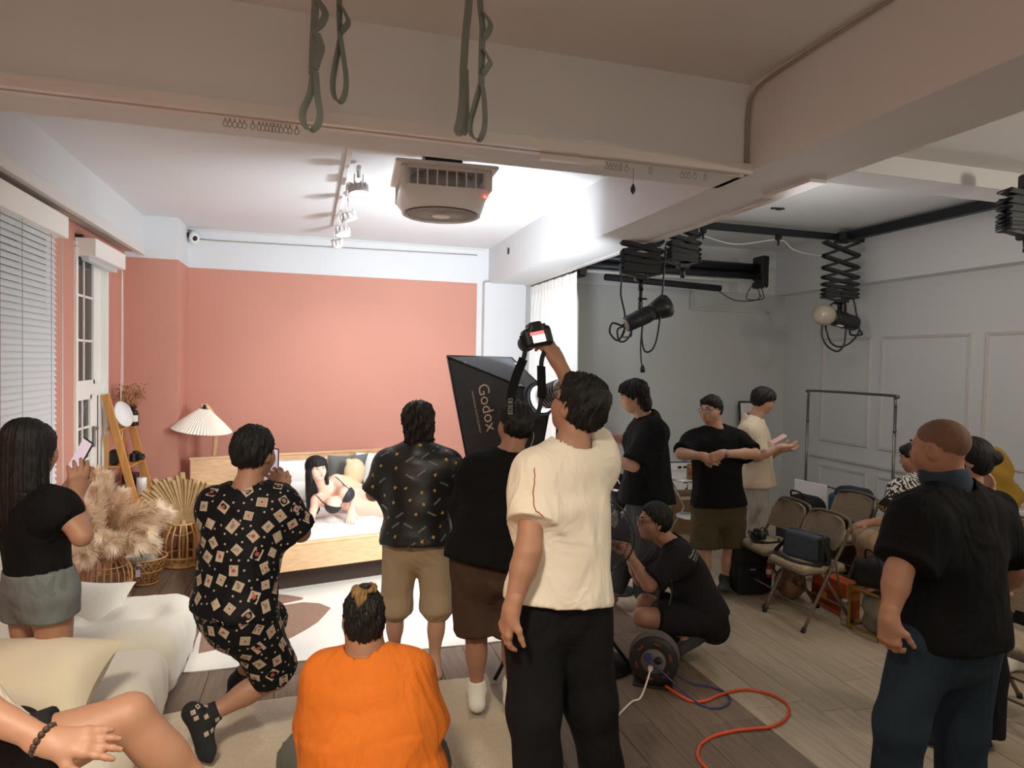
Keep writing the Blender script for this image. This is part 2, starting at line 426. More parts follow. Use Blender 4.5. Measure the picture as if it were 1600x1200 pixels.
# venetian blind and its head box
bl = thing('window_blind', 'white slatted venetian blind lowered over the left window', 'blind', (-1.76, 4.45, .64))
vb = MB(); vb.box((-1.715, 4.47, 2.87-.03), (.11, 1.90, .15), bev=.004); mk('valance', vb, 'white_frame', bl)
sm = MB(); L_ = 1.80; th = math.radians(68)
P = []
for t in np.linspace(-1, 1, 5):
    P.append((t*.0222, .003*(1-t*t)))
for s_ in (0, 1):
    R = np.array([[(a*math.cos(th)-b*math.sin(th), y, -a*math.sin(th)-b*math.cos(th)*-1-(.0012 if s_ else 0)) for y in (-L_/2, L_/2)] for a, b in P])
    sm.grid(R if s_ == 0 else R[::-1])
sme = sm.mesh('slat', 'slat_white')
nsl = 52
for k in range(nsl):
    o = bpy.data.objects.new('slat', sme); COL.objects.link(o); o.parent = bl; o.location = (.035, .02, .06+k*.0415)
mk('bottom_bar', MB().box((-1.725, 4.47, .655), (.05, 1.8, .02), bev=.004), 'slat_white', bl)
lad = MB()
for y in (3.9, 4.45, 4.75, 5.22):
    lad.cyl((-1.701, y, .65), (-1.701, y, 2.78), .0018, n=5); lad.cyl((-1.749, y, .65), (-1.749, y, 2.78), .0018, n=5)
mk('ladder_cord', lad, 'cable_grey', bl)
mk('pull_cord', MB().cyl((-1.69, 5.40, .75), (-1.69, 5.385, 2.78), .004, n=6), 'cord_white', bl)
b2 = thing('blind_box', 'raised white blind box with looped cord over the narrow window', 'blind', (-1.74, 6.42, 2.66))
mk('valance', MB().box((-1.725, 6.43, 2.80), (.15, .86, .14), bev=.004), 'white_frame', b2)
mb = MB()
for k in range(4): mb.box((-1.735, 6.43, 2.725-.008*k), (.05, .80, .005))
mk('folded_slats', mb, 'slat_white', b2)
cp = catmull([(-1.69, 6.90, 2.74), (-1.69, 6.90, 2.0), (-1.70, 6.895, 1.2), (-1.70, 6.93, 1.05), (-1.70, 6.965, 1.2), (-1.69, 6.94, 2.0), (-1.69, 6.92, 2.74)], 8)
mk('pull_cord', MB().tube(cp, .0035, 6), 'cord_white', b2)
mk('bracket', MB().box((-1.77, 6.03, 2.885), (.05, .05, .02)), 'dark_metal', b2)
# sockets left by an old fitting beside the blind: small square plate
# ---------------- curtain track gliders on the cross beam
gt = thing('curtain_track', 'slim white curtain track with small ring gliders under the front beam', 'track', (0, 2.99, SZ-.02))
mb = MB(); bx(LX+.05, 2.05, 2.895, 2.925, SZ-.012, SZ-.0005, mb); mk('rail', mb, 'rail_white', gt)
ring = MB(); a = np.linspace(0, 2*np.pi, 13)[:-1]
ring.tube([(0.009*math.cos(t), 0, -.024+.012*math.sin(t)) for t in a], .0022, 5, closed=True); ring.box((0, 0, -.008), (.006, .006, .012))
gm = ring.mesh('glider', 'cable_grey')
us = [352, 359, 367, 375, 382, 395, 405, 411, 417, 423, 428, 434, 439, 447, 453, 464, 950, 956, 961, 966, 972, 981, 1018, 1068, 1074, 1079, 1088, 1104]
for u in us:
    r_ = CM @ np.array([u-800., -(190-600.), -F_PX]); 
    # distance to the track's line
    tt = 2.91/r_[1]; x = tt*r_[0]
    o = bpy.data.objects.new('glider', gm); COL.objects.link(o); o.parent = gt; o.location = (x-0, 2.91-2.99, .008); o.rotation_euler[2] = rnd.uniform(-.5, .5)
# stray clip bar on the track
mk('clip_bar', bx(.98, 1.30, 2.90, 2.93, SZ-.035, SZ-.012), 'rail_white', gt)
# ================================================================== surfaces for figures and soft goods
def _sn(F, org, h):
    """surface nets: zero surface of a sampled field -> vertices, quads"""
    s = F < 0; nx, ny, nz = F.shape
    c = np.zeros((nx-1, ny-1, nz-1), np.int8)
    offs = [(i, j, k) for i in (0, 1) for j in (0, 1) for k in (0, 1)]
    for i, j, k in offs: c += s[i:nx-1+i, j:ny-1+j, k:nz-1+k]
    act = (c > 0) & (c < 8); idx = -np.ones(act.shape, np.int64); I = np.argwhere(act)
    if len(I) == 0: return np.zeros((0, 3)), np.zeros((0, 4), int)
    idx[act] = np.arange(len(I)); acc = np.zeros((len(I), 3)); cnt = np.zeros(len(I))
    for a in offs:
        for ax in range(3):
            if a[ax]: continue
            b = list(a); b[ax] = 1
            fa = F[I[:, 0]+a[0], I[:, 1]+a[1], I[:, 2]+a[2]]; fb = F[I[:, 0]+b[0], I[:, 1]+b[1], I[:, 2]+b[2]]
            m = (fa < 0) != (fb < 0); t = np.where(m, fa/np.where(m, fa-fb, 1), 0)
            p = np.array(a, float)[None]+np.zeros((len(I), 3)); p[:, ax] += t
            acc[m] += p[m]; cnt += m
    V = (I+acc/cnt[:, None])*h+org; Q = []
    for ax in range(3):
        sl0 = [slice(None)]*3; sl1 = [slice(None)]*3; sl0[ax] = slice(0, -1); sl1[ax] = slice(1, None)
        a, b = s[tuple(sl0)], s[tuple(sl1)]; E = np.argwhere(a != b)
        o1, o2 = [(1, 2), (2, 0), (0, 1)][ax]
        E = E[(E[:, o1] > 0) & (E[:, o2] > 0) & (E[:, o1] < F.shape[o1]-1) & (E[:, o2] < F.shape[o2]-1)]
        fl_ = a[E[:, 0], E[:, 1], E[:, 2]]
        def at(d1, d2):
            e = E.copy(); e[:, o1] -= d1; e[:, o2] -= d2; return idx[e[:, 0], e[:, 1], e[:, 2]]
        q = np.stack([at(1, 1), at(0, 1), at(0, 0), at(1, 0)], 1)
        Q.append(np.where(fl_[:, None], q, q[:, ::-1]))
    return V, np.concatenate(Q)

# each primitive: dict(f=function of points, lo, hi, k=blend, op='+'/'-')
def cap(p, q, r1, r2=None, k=.03, op='+', sq=None, cut=()):
    p, q = np.asarray(p, float), np.asarray(q, float); r2 = r1 if r2 is None else r2; d = q-p; L2 = max(1e-9, d@d)
    def f(X):
        Y = X-p
        if sq is not None:
            n, s_ = sq; Y = Y+np.outer(Y@n, n)*(1/s_-1); dd = d+n*(d@n)*(1/s_-1)
        else: dd = d
        t = np.clip(Y@dd/max(1e-9, dd@dd), 0, 1)
        D = np.sqrt(((Y-t[:, None]*dd)**2).sum(1))-(r1+(r2-r1)*t)
        if sq is not None: D = D*min(1., sq[1])
        for c, n in cut: D = np.maximum(D, (X-c)@n)
        return D
    r = max(r1, r2)*(max(1, sq[1]) if sq is not None else 1); return dict(f=f, lo=np.minimum(p, q)-r, hi=np.maximum(p, q)+r, k=k, op=op)
def ell(c, r, R=None, k=.03, op='+', cut=()):
    c, r = np.asarray(c, float), np.broadcast_to(np.asarray(r, float), (3,)).copy(); R = np.eye(3) if R is None else np.asarray(R)
    def f(X):
        Y = (X-c) @ R; k0 = np.sqrt(((Y/r)**2).sum(1)); k1 = np.sqrt(((Y/r**2)**2).sum(1))
        D = np.where(k1 > 1e-9, k0*(k0-1)/np.maximum(k1, 1e-9), -r.min())
        for cc, n in cut: D = np.maximum(D, (X-cc)@n)
        return D
    m = np.abs(R) @ r; return dict(f=f, lo=c-m, hi=c+m, k=k, op=op)
def loft(st, k=.03, op='+', flat=(False, False), n=2.3):
    """st: list of (centre, half width, half depth, side axis, front axis); rounded or flat ends"""
    C = np.array([s_[0] for s_ in st], float); Wd = np.array([s_[1] for s_ in st]); D_ = np.array([s_[2] for s_ in st])
    S = np.array([nrm(s_[3]) for s_ in st]); Fr = np.array([nrm(s_[4]) for s_ in st])
    def f(X):
        out = np.full(len(X), 1e3)
        for i in range(len(st)-1):
            a, b = C[i], C[i+1]; d = b-a; L = np.linalg.norm(d); d = d/L
            z = (X-a)@d; t = np.clip(z/L, 0, 1); tt = t[:, None]
            Y = X-(a+tt*(b-a)); s_ = S[i]+tt*(S[i+1]-S[i]); fr = Fr[i]+tt*(Fr[i+1]-Fr[i])
            w = Wd[i]+t*(Wd[i+1]-Wd[i]); dp = D_[i]+t*(D_[i+1]-D_[i])
            u = np.abs((Y*s_).sum(1))/w; v = np.abs((Y*fr).sum(1))/dp; m = np.minimum(w, dp)
            e = np.maximum(z-L, 0)+np.maximum(-z, 0)
            endf = (i == 0 and flat[0]); endl = (i == len(st)-2 and flat[1])
            rad = ((u**n+v**n)**(1/n)-1)*m
            rnd_ = ((u**2+v**2+(e/m)**2)**.5-1)*m
            dd = np.where(e > 0, rnd_, rad)
            if endf: dd = np.where(z < 0, np.maximum(rad, -z), dd)
            if endl: dd = np.where(z > L, np.maximum(rad, z-L), dd)
            out = np.minimum(out, dd)
        if flat[0]: out = np.maximum(out, -(X-C[0])@nrm(C[1]-C[0]))
        if flat[1]: out = np.maximum(out, (X-C[-1])@nrm(C[-1]-C[-2]))
        return out
    m = float(max(Wd.max(), D_.max())); return dict(f=f, lo=C.min(0)-m, hi=C.max(0)+m, k=k, op=op)
def folds(amp, f1=(9, 5, 22), seed=0, dirn=None):
    rr = np.random.RandomState(seed); K = rr.normal(size=(3, 3)); K /= np.linalg.norm(K, axis=1)[:, None]
    ph = rr.rand(6)*6
    def g(X):
        w = np.sin(X@K[0]*f1[0]+ph[0])+np.sin(X@K[1]*f1[1]+ph[1])
        a = np.sin(X@K[2]*f1[2]+2.2*w+ph[2]); b = np.sin((X@(K[0]+K[2]))*f1[2]*1.7+1.6*w+ph[3])
        e = .5+.5*np.sin(X@K[1]*7+ph[4])
        return amp*(a*e*.8+b*(1-e)*.5)
    return g
def build(prims, h, disp=None, cuts=(), pad=.02, smooth=1):
    pos = [p for p in prims if p['op'] == '+']
    lo = np.min([p['lo'] for p in pos], 0)-pad; hi = np.max([p['hi'] for p in pos], 0)+pad
    n = np.ceil((hi-lo)/h).astype(int)+1; Fd = np.full(n, .12, np.float64)
    ax = [lo[i]+np.arange(n[i])*h for i in range(3)]
    for p in prims:
        m = p['k']+2.2*h+.012
        a = np.clip(np.floor((p['lo']-m-lo)/h).astype(int), 0, n-1); b = np.clip(np.ceil((p['hi']+m-lo)/h).astype(int)+1, 1, n)
        if np.any(b <= a): continue
        sl = tuple(slice(a[i], b[i]) for i in range(3))
        X = np.stack(np.meshgrid(*[ax[i][sl[i]] for i in range(3)], indexing='ij'), -1).reshape(-1, 3)
        D = p['f'](X).reshape(tuple(b-a)); B = Fd[sl]; k = max(1e-6, p['k'])
        if p['op'] == '+': hh = np.maximum(k-np.abs(B-D), 0)/k; Fd[sl] = np.minimum(B, D)-hh*hh*k*.25
        else: hh = np.maximum(k-np.abs(B+D), 0)/k; Fd[sl] = np.maximum(B, -D)+hh*hh*k*.25
    if disp is not None or len(cuts):
        M = np.argwhere(np.abs(Fd) < .05); X = lo+M*h; val = Fd[M[:, 0], M[:, 1], M[:, 2]]
        if disp is not None: val = val+disp(X)
        Fd[M[:, 0], M[:, 1], M[:, 2]] = val
        if len(cuts):
            M = np.argwhere(Fd < .03); X = lo+M*h; val = Fd[M[:, 0], M[:, 1], M[:, 2]]
            for c, nn in cuts: val = np.maximum(val, (X-c)@nn)
            Fd[M[:, 0], M[:, 1], M[:, 2]] = val
    V, Q = _sn(Fd, lo, h)
    return V, Q
def skin_mb(parts, mb=None, mi=0):
    mb = mb or MB()
    for V, Q in parts:
        if len(V): mb.v.append(V); mb.f += (Q+mb.n).tolist(); mb.m += [mi]*len(Q); mb.sm += [True]*len(Q); mb.n += len(V)
    return mb

# ------------------------------------------------------------------ figure materials
mat('skin', '#bf937c', .55, var=(7, .04), bump=(150, .05))
mat('skin_tan', '#a67a62', .55, var=(7, .05), bump=(150, .05))
mat('skin_fair', '#ecc4ad', .5, var=(7, .025))
mat('hair_black', '#14110f', .55, bump=(60, .5), stretch=(3, 3, .5), spec=.35)
mat('hair_brown', '#1d1512', .5, bump=(60, .5), stretch=(3, 3, .5), spec=.4)
mat('hair_blond', '#8a6a3f', .5, bump=(60, .5), stretch=(3, 3, .5))
mat('buzz', '#735643', .75, var=(200, .2))
mat('lip', '#b04c4c', .45); mat('lip_bare', '#9a6252', .55); mat('eye_white', '#e8e4de', .3); mat('eye_dark', '#1c1412', .2); mat('brow', '#2a1e18', .8)
mat('blush', '#d98a80', .6)
mat('tee_black', '#121214', .85, spec=.15, wrinkle=0.55, bump=(180, .12)); mat('tee_charcoal', '#232124', .85, spec=.15, wrinkle=0.55, bump=(180, .12))
mat('tee_white', '#e6dccb', .85, wrinkle=0.55, bump=(180, .1)); mat('tee_beige', '#cdbda6', .85, wrinkle=0.55, bump=(180, .1))
mat('tee_orange', '#d97119', .85, wrinkle=0.55, bump=(140, .12), var=(40, .03)); mat('print_black', '#121318', .7, spec=.15, wrinkle=0.55, bump=(160, .1))
mat('satin_black', '#18191c', .42, bump=(12, .12))
mat('shorts_khaki', '#a89478', .85, wrinkle=0.55, bump=(150, .12)); mat('shorts_brown', '#4d3b30', .85, spec=.15, wrinkle=0.55, bump=(150, .12))
mat('shorts_olive', '#4c4632', .85, spec=.15, wrinkle=0.55, bump=(150, .12)); mat('shorts_grey', '#5a5b57', .85, wrinkle=0.55, bump=(150, .12))
mat('denim_grey', '#6b7172', .85, wrinkle=0.45, bump=(240, .2), var=(12, .12)); mat('denim_blue', '#27343f', .85, spec=.15, wrinkle=0.45, bump=(240, .2), var=(8, .15))
mat('denim_dark', '#45474a', .85, spec=.15, wrinkle=0.45, bump=(240, .2), var=(8, .12))
mat('trousers_black', '#161618', .85, spec=.15, wrinkle=0.55, bump=(150, .12)); mat('trousers_grey', '#aaa59e', .85, wrinkle=0.55, bump=(150, .12)); mat('trousers_sand', '#b79f81', .85, wrinkle=0.55, bump=(150, .12))
mat('sock_white', '#e4e1d8', .9, bump=(200, .2)); mat('sock_dark', '#3a3c3c', .9, bump=(200, .2)); mat('sock_black', '#1e1e22', .9, bump=(200, .2))
mat('card_cream', '#b3a592', .8); mat('card_red', '#a04a40', .8); mat('card_ink', '#857a6c', .8)
mat('print_yellow', '#d0a83a', .6); mat('print_grey', '#8d8d88', .6); mat('print_white', '#d8d4c8', .7)
mat('gold', '#c89b4a', .3, metal=1); mat('screen_lit', '#c9b8c8', .3, emit=.55); mat('screen_photo_pink', '#e06a68', .3, emit=1.4); mat('screen_photo_white', '#fff4f0', .3, emit=2.2)
mat('case_clear', '#8b8f96', .25); mat('clear_plastic', '#b9b4a8', .25)
mat('zebra', '#e0dcd4', .8)
mat('swim_black', '#26262a', .6)
mat('scarf_blue', '#2a3b4d', .85, bump=(120, .2))
mat('glasses_metal', '#2c2824', .3, metal=.5); mat('lens', '#d8dcdc', .05, alpha=.18)

# ------------------------------------------------------------------ figure
def hand(W, d, n, left, S=1., curl=.5, spread=.06, thumb=.5, fingers=None, r=1.):
    """palm, four fingers of unequal length and a thumb; d along the hand, n the way the palm faces"""
    d = nrm(d); n = nrm(np.asarray(n, float)-d*(np.asarray(n, float)@d)); s_ = np.cross(d, n)*(1 if left else -1)   # towards the thumb
    P = []; off = (.031, .011, -.010, -.029); kl = (.088, .091, .086, .078); fl_ = (.074, .083, .077, .060)
    for i in range(4):
        K = W+(d*kl[i]+s_*off[i])*S
        P.append(cap(W+(d*.012+s_*off[i]*.55)*S, K, .0155*S*r, .0125*S*r, k=.02))
    P.append(cap(W-d*.03*S, W+d*.02*S, .027*S*r, .026*S*r, k=.03, sq=(n, .75)))
    for i in range(4):
        K = W+(d*kl[i]+s_*off[i])*S; c = curl if fingers is None else fingers[i]
        dr = nrm(d+s_*spread*(1.5-i)); a = 0
        for j, fr in enumerate((.46, .30, .24)):
            a += c*(.75, 1.05, .7)[j]
            e = dr*math.cos(a)+n*math.sin(a)
            Q = K+e*fl_[i]*fr*S; rr = (.0098, .0088, .0080)[j]*S*r
            P.append(cap(K, Q, rr, rr*.92, k=.007 if j else .012)); K = Q
    B = W+(d*.028+s_*.024)*S; e1 = nrm(s_*.75+d*.65+n*(.25+.4*thumb)); T1 = B+e1*.042*S
    e2 = nrm(s_*(.45-.4*thumb)+d*.85+n*(.25+.5*thumb)); T2 = T1+e2*.033*S; T3 = T2+nrm(e2+n*.25*thumb)*.026*S
    P += [cap(B, T1, .0165*S*r, .0125*S*r, k=.02), cap(T1, T2, .0112*S*r, .0102*S*r, k=.008), cap(T2, T3, .0100*S*r, .0085*S*r, k=.006)]
    return P
def foot(An, toe, S=1., sole=None, r=1.):
    """ankle to toes; toe is the tip of the foot, sole direction points out of the sole"""
    toe = np.asarray(toe, float); d = toe-An; sole = nrm(sole if sole is not None else (0, 0, -1)); f = nrm(d-sole*(d@sole))
    heel = An+sole*.055*S-f*.045*S; ball = toe-f*.055*S-sole*.004; s_ = np.cross(f, sole)
    P = [cap(An, heel, .042*S*r, .036*S*r, k=.03), cap(heel, ball, .034*S*r, .031*S*r, k=.03, sq=(sole, .8)), cap(An+f*.02, ball, .038*S*r, .024*S*r, k=.04),
         cap(ball-s_*.022*S, toe-s_*.016*S-f*.012, .024*S*r, .015*S*r, k=.025, sq=(sole, .8)), cap(ball+s_*.02*S, toe+s_*.022*S-f*.030, .022*S*r, .013*S*r, k=.025, sq=(sole, .8))]
    return P
def head_prims(c, f, u, S=1., fat=1., mouth=0):
    f = nrm(f); u = nrm(np.asarray(u, float)-f*(np.asarray(u, float)@f)); r = np.cross(f, u); R = np.stack([r, f, u], 1)
    p = lambda x, y, z: c+(r*x+f*y+u*z)*S
    P = [ell(p(0, -.012, .032), A(.077, .096, .084)*S, R, .02), ell(p(0, .018, -.035), A(.066*fat, .070, .078)*S, R, .04),
         ell(p(0, .048, -.083), A(.036*fat, .034, .030)*S, R, .045),
         ell(p(0, .040, -.015), A(.060*fat, .050, .062)*S, R, .03)]
    for s_ in (-1, 1):
        P.append(ell(p(s_*.044*fat, .048, -.030), A(.026, .028, .030)*S, R, .03))                                   # cheek
        P.append(ell(p(s_*.031, .093, .006), A(.019, .016, .013)*S, R, .016, '-'))                                   # eye socket
        P.append(cap(p(s_*.014, .088, .026), p(s_*.048, .072, .026), .009*S, .008*S, .016))                          # brow ridge
        P.append(ell(p(s_*.078, -.008, -.006), A(.0085, .020, .032)*S, R @ rotz(s_*-.35), .008))                     # ear
        P.append(ell(p(s_*.085, -.002, -.004), A(.006, .010, .018)*S, R, .005, '-'))
    P += [cap(p(0, .084, .016), p(0, .104, -.022), .0085*S, .0125*S, .014), ell(p(-.012, .094, -.026), A(.0085, .010, .0075)*S, R, .008), ell(p(.012, .094, -.026), A(.0085, .010, .0075)*S, R, .008),
          ell(p(0, .082, -.058), A(.024, .014, .014)*S, R, .016)]
    return P, R, p
def face_bits(root, p, R, S, eyes=True, lips='lip', brows=True, open_mouth=False, iris=1.):
    if eyes:
        mb = MB()
        for s_ in (-1, 1):
            mb.ball(p(s_*.031, .0795, .006), A(.0135, .0095, .0088)*S, 10, 0, R)
            mb.ball(p(s_*.031, .0875, .006), A(.0058*iris, .0030, .0062*iris)*S, 8, 1, R)
        mk('eyes', mb, ['eye_white', 'eye_dark'], root)
        ml = MB()
        for s_ in (-1, 1):
            ml.tube([p(s_*(.031+.0165*t), .0885-.007*t*t, .0125-.005*t*t) for t in np.linspace(-1, 1, 7)], .0018*S, 5)
        mk('eyelids', ml, 'brow', root)
    if brows:
        mb = MB()
        for s_ in (-1, 1): mb.tube([p(s_*(.015+.034*t), .0965-.020*t*t, .030+.006*math.sin(t*2.6)) for t in np.linspace(0, 1, 6)], A(.0032, .0042, .0042, .0038, .003, .0018)*S, 6)
        mk('eyebrows', mb, 'brow', root)
    if lips:
        mb = MB(); o = .004 if open_mouth else .0
        mb.tube([p(x, .0965-abs(x)*abs(x)*14, -.052+o+.002*math.cos(x*160)+(.25*abs(x) if open_mouth else 0)) for x in np.linspace(-.024, .024, 9)], A(.0015, .0036, .005, .0058, .0054, .0058, .005, .0036, .0015)*S, 6)
        mb.tube([p(x, .0955-abs(x)*abs(x)*14, -.060-o+(.25*abs(x) if open_mouth else 0)) for x in np.linspace(-.021, .021, 9)], A(.0015, .004, .006, .0068, .007, .0068, .006, .004, .0015)*S, 6)
        if open_mouth: mb.ball(p(0, .096, -.055), A(.017, .004, .005)*S, 8, 1, R)
        mk('lips', mb, [lips, 'eye_white'], root)
def glasses(root, p, R, S, m='glasses_metal', round_=False):
    mb = MB()
    for s_ in (-1, 1):
        a = np.linspace(0, 2*np.pi, 15)[:-1]
        mb.tube([p(s_*.034+.024*np.sign(math.cos(t))*abs(math.cos(t))**(.75), .1015-.10*abs(s_*.034+.024*math.cos(t))**1.6, .003+.019*np.sign(math.sin(t))*abs(math.sin(t))**.75) for t in a], .0018*S, 5, closed=True)
        mb.tube([p(s_*.058, .095, .010), p(s_*.080, .07, .012), p(s_*.083, -.01, .014), p(s_*.081, -.035, -.004)], .0017*S, 5)
    mb.tube([p(-.011, .1005, .006), p(0, .103, .009), p(.011, .1005, .006)], .0018*S, 5)
    g = mk('glasses', mb, m, root)
    ml = MB()
    for s_ in (-1, 1): ml.ball(p(s_*.034, .0985, .003), A(.023, .0012, .018)*S, 10, 0, R)
    mk('lens', ml, 'lens', g)
def strands(amp, c, u, f, freq=46, seed=0, wave=1.):
    r = np.cross(f, u); ph = seed*1.7
    def g(X):
        Y = X-c; x, y, z = Y@r, Y@f, Y@u; az = np.arctan2(x, y+1e-6)
        return amp*(np.sin(az*freq+4*wave*np.sin(z*26+ph)+ph)+.7*np.sin(az*freq*.47+z*30*wave+ph*2)+.6*wave*np.sin(z*75+az*9))
    return g
def hair_prims(style, c, R, p, S=1.):
    r, f, u = R[:, 0], R[:, 1], R[:, 2]; g = lambda *v: ell(*v)
    cut = []
    if style == 'short':                      # full on top, shaved towards the neck
        P = [ell(p(0, -.012, .038), A(.088, .106, .096)*S, R, .01, cut=[(p(0, .070, .070), nrm(f*1-u*.75)), (p(0, -.02, -.035), nrm(-u+f*.45))]),
             ell(p(0, -.035, .0), A(.0835, .080, .080)*S, R, .02, cut=[(p(0, -.012, 0), f), (p(0, -.06, -.058), -u)])]
    elif style == 'crop':                     # short sides and fringe
        P = [ell(p(0, -.010, .040), A(.086, .104, .094)*S, R, .01, cut=[(p(0, .085, .058), nrm(f*.8-u*.9)), (p(0, -.02, -.020), nrm(-u+f*.55))]),
             ell(p(0, .062, .085), A(.060, .030, .026)*S, R, .02), ell(p(0, -.04, -.008), A(.081, .074, .066)*S, R, .02, cut=[(p(0, -.015, 0), f)])]
    elif style == 'mop':                      # thick bowl with a heavy fringe
        P = [ell(p(0, -.006, .040), A(.098, .116, .098)*S, R, .01, cut=[(p(0, .10, .026), nrm(f*.55-u*.85)), (p(0, -.02, -.018), nrm(-u+f*.5))]),
             ell(p(0, .070, .055), A(.068, .040, .045)*S, R, .02, cut=[(p(0, 0, .022), -u)]), ell(p(0, -.045, .0), A(.084, .070, .070)*S, R, .02, cut=[(p(0, -.015, 0), f)])]
    elif style == 'shag':                     # shoulder-grazing layers
        P = [ell(p(0, -.012, .036), A(.095, .110, .098)*S, R, .01, cut=[(p(0, .06, .05), nrm(f-u*.6))]),
             loft([(p(0, -.030, .05), .094*S, .088*S, r, f), (p(0, -.045, -.03), .094*S, .082*S, r, f), (p(0, -.055, -.11), .088*S, .062*S, r, f), (p(0, -.058, -.155), .070*S, .035*S, r, f)], .03)]
    elif style == 'long':                     # straight, past the shoulder blades
        P = [ell(p(0, -.010, .034), A(.092, .108, .096)*S, R, .01, cut=[(p(0, .066, .05), nrm(f-u*.55))]),
             loft([(p(0, -.035, .06), .094*S, .086*S, r, f), (p(0, -.046, -.05), .102*S, .086*S, r, f), (p(0, -.060, -.17), .110*S, .078*S, r, f), (p(-.01, -.070, -.28), .118*S, .064*S, r, f), (p(-.02, -.078, -.38), .100*S, .030*S, r, f)], .03)]
    elif style == 'fluffy':                   # layered, collar length
        P = [ell(p(0, -.010, .040), A(.097, .114, .100)*S, R, .01, cut=[(p(0, .082, .052), nrm(f*.8-u*.85)), (p(0, -.02, -.045), nrm(-u+f*.35))]), ell(p(.01, .068, .078), A(.072, .036, .034)*S, R, .02),
             ell(p(0, -.058, -.035), A(.080, .055, .075)*S, R, .03, cut=[(p(0, -.020, 0), f)]), ell(p(0, -.075, -.085), A(.060, .035, .05)*S, R, .03)]
    elif style == 'fade':                     # dark all round, cropped to the nape
        P = [ell(p(0, -.012, .036), A(.082, .101, .090)*S, R, .01, cut=[(p(0, .068, .064), nrm(f-u*.6)), (p(0, -.02, -.03), nrm(-u+f*.5))]), ell(p(0, -.040, -.015), A(.080, .072, .085)*S, R, .02, cut=[(p(0, -.02, 0), f), (p(0, 0, -.082), -u)])]
    elif style == 'bun':
        P = [ell(p(0, -.012, .036), A(.088, .106, .094)*S, R, .01, cut=[(p(0, .060, .060), nrm(f-u*.6))]), ell(p(0, -.035, -.01), A(.084, .082, .080)*S, R, .02, cut=[(p(0, -.0, 0), f)]), ell(p(0, -.12, .02), A(.035, .035, .04)*S, R, .02)]
    elif style == 'buzz':
        P = [ell(p(0, -.013, .034), A(.0785, .0975, .0855)*S, R, .01, cut=[(p(0, .066, .066), nrm(f-u*.5)), (p(0, -.02, -.03), nrm(-u+f*.35))])]
    elif style == 'undercut':
        P = [ell(p(0, -.012, .034), A(.0815, .100, .088)*S, R, .01, cut=[(p(0, .068, .064), nrm(f-u*.6)), (p(0, -.02, -.05), nrm(-u+f*.4))]),
             ell(p(0, -.02, .062), A(.078, .094, .070)*S, R, .012, cut=[(p(0, 0, .045), nrm(-u+f*.15))])]
    return P

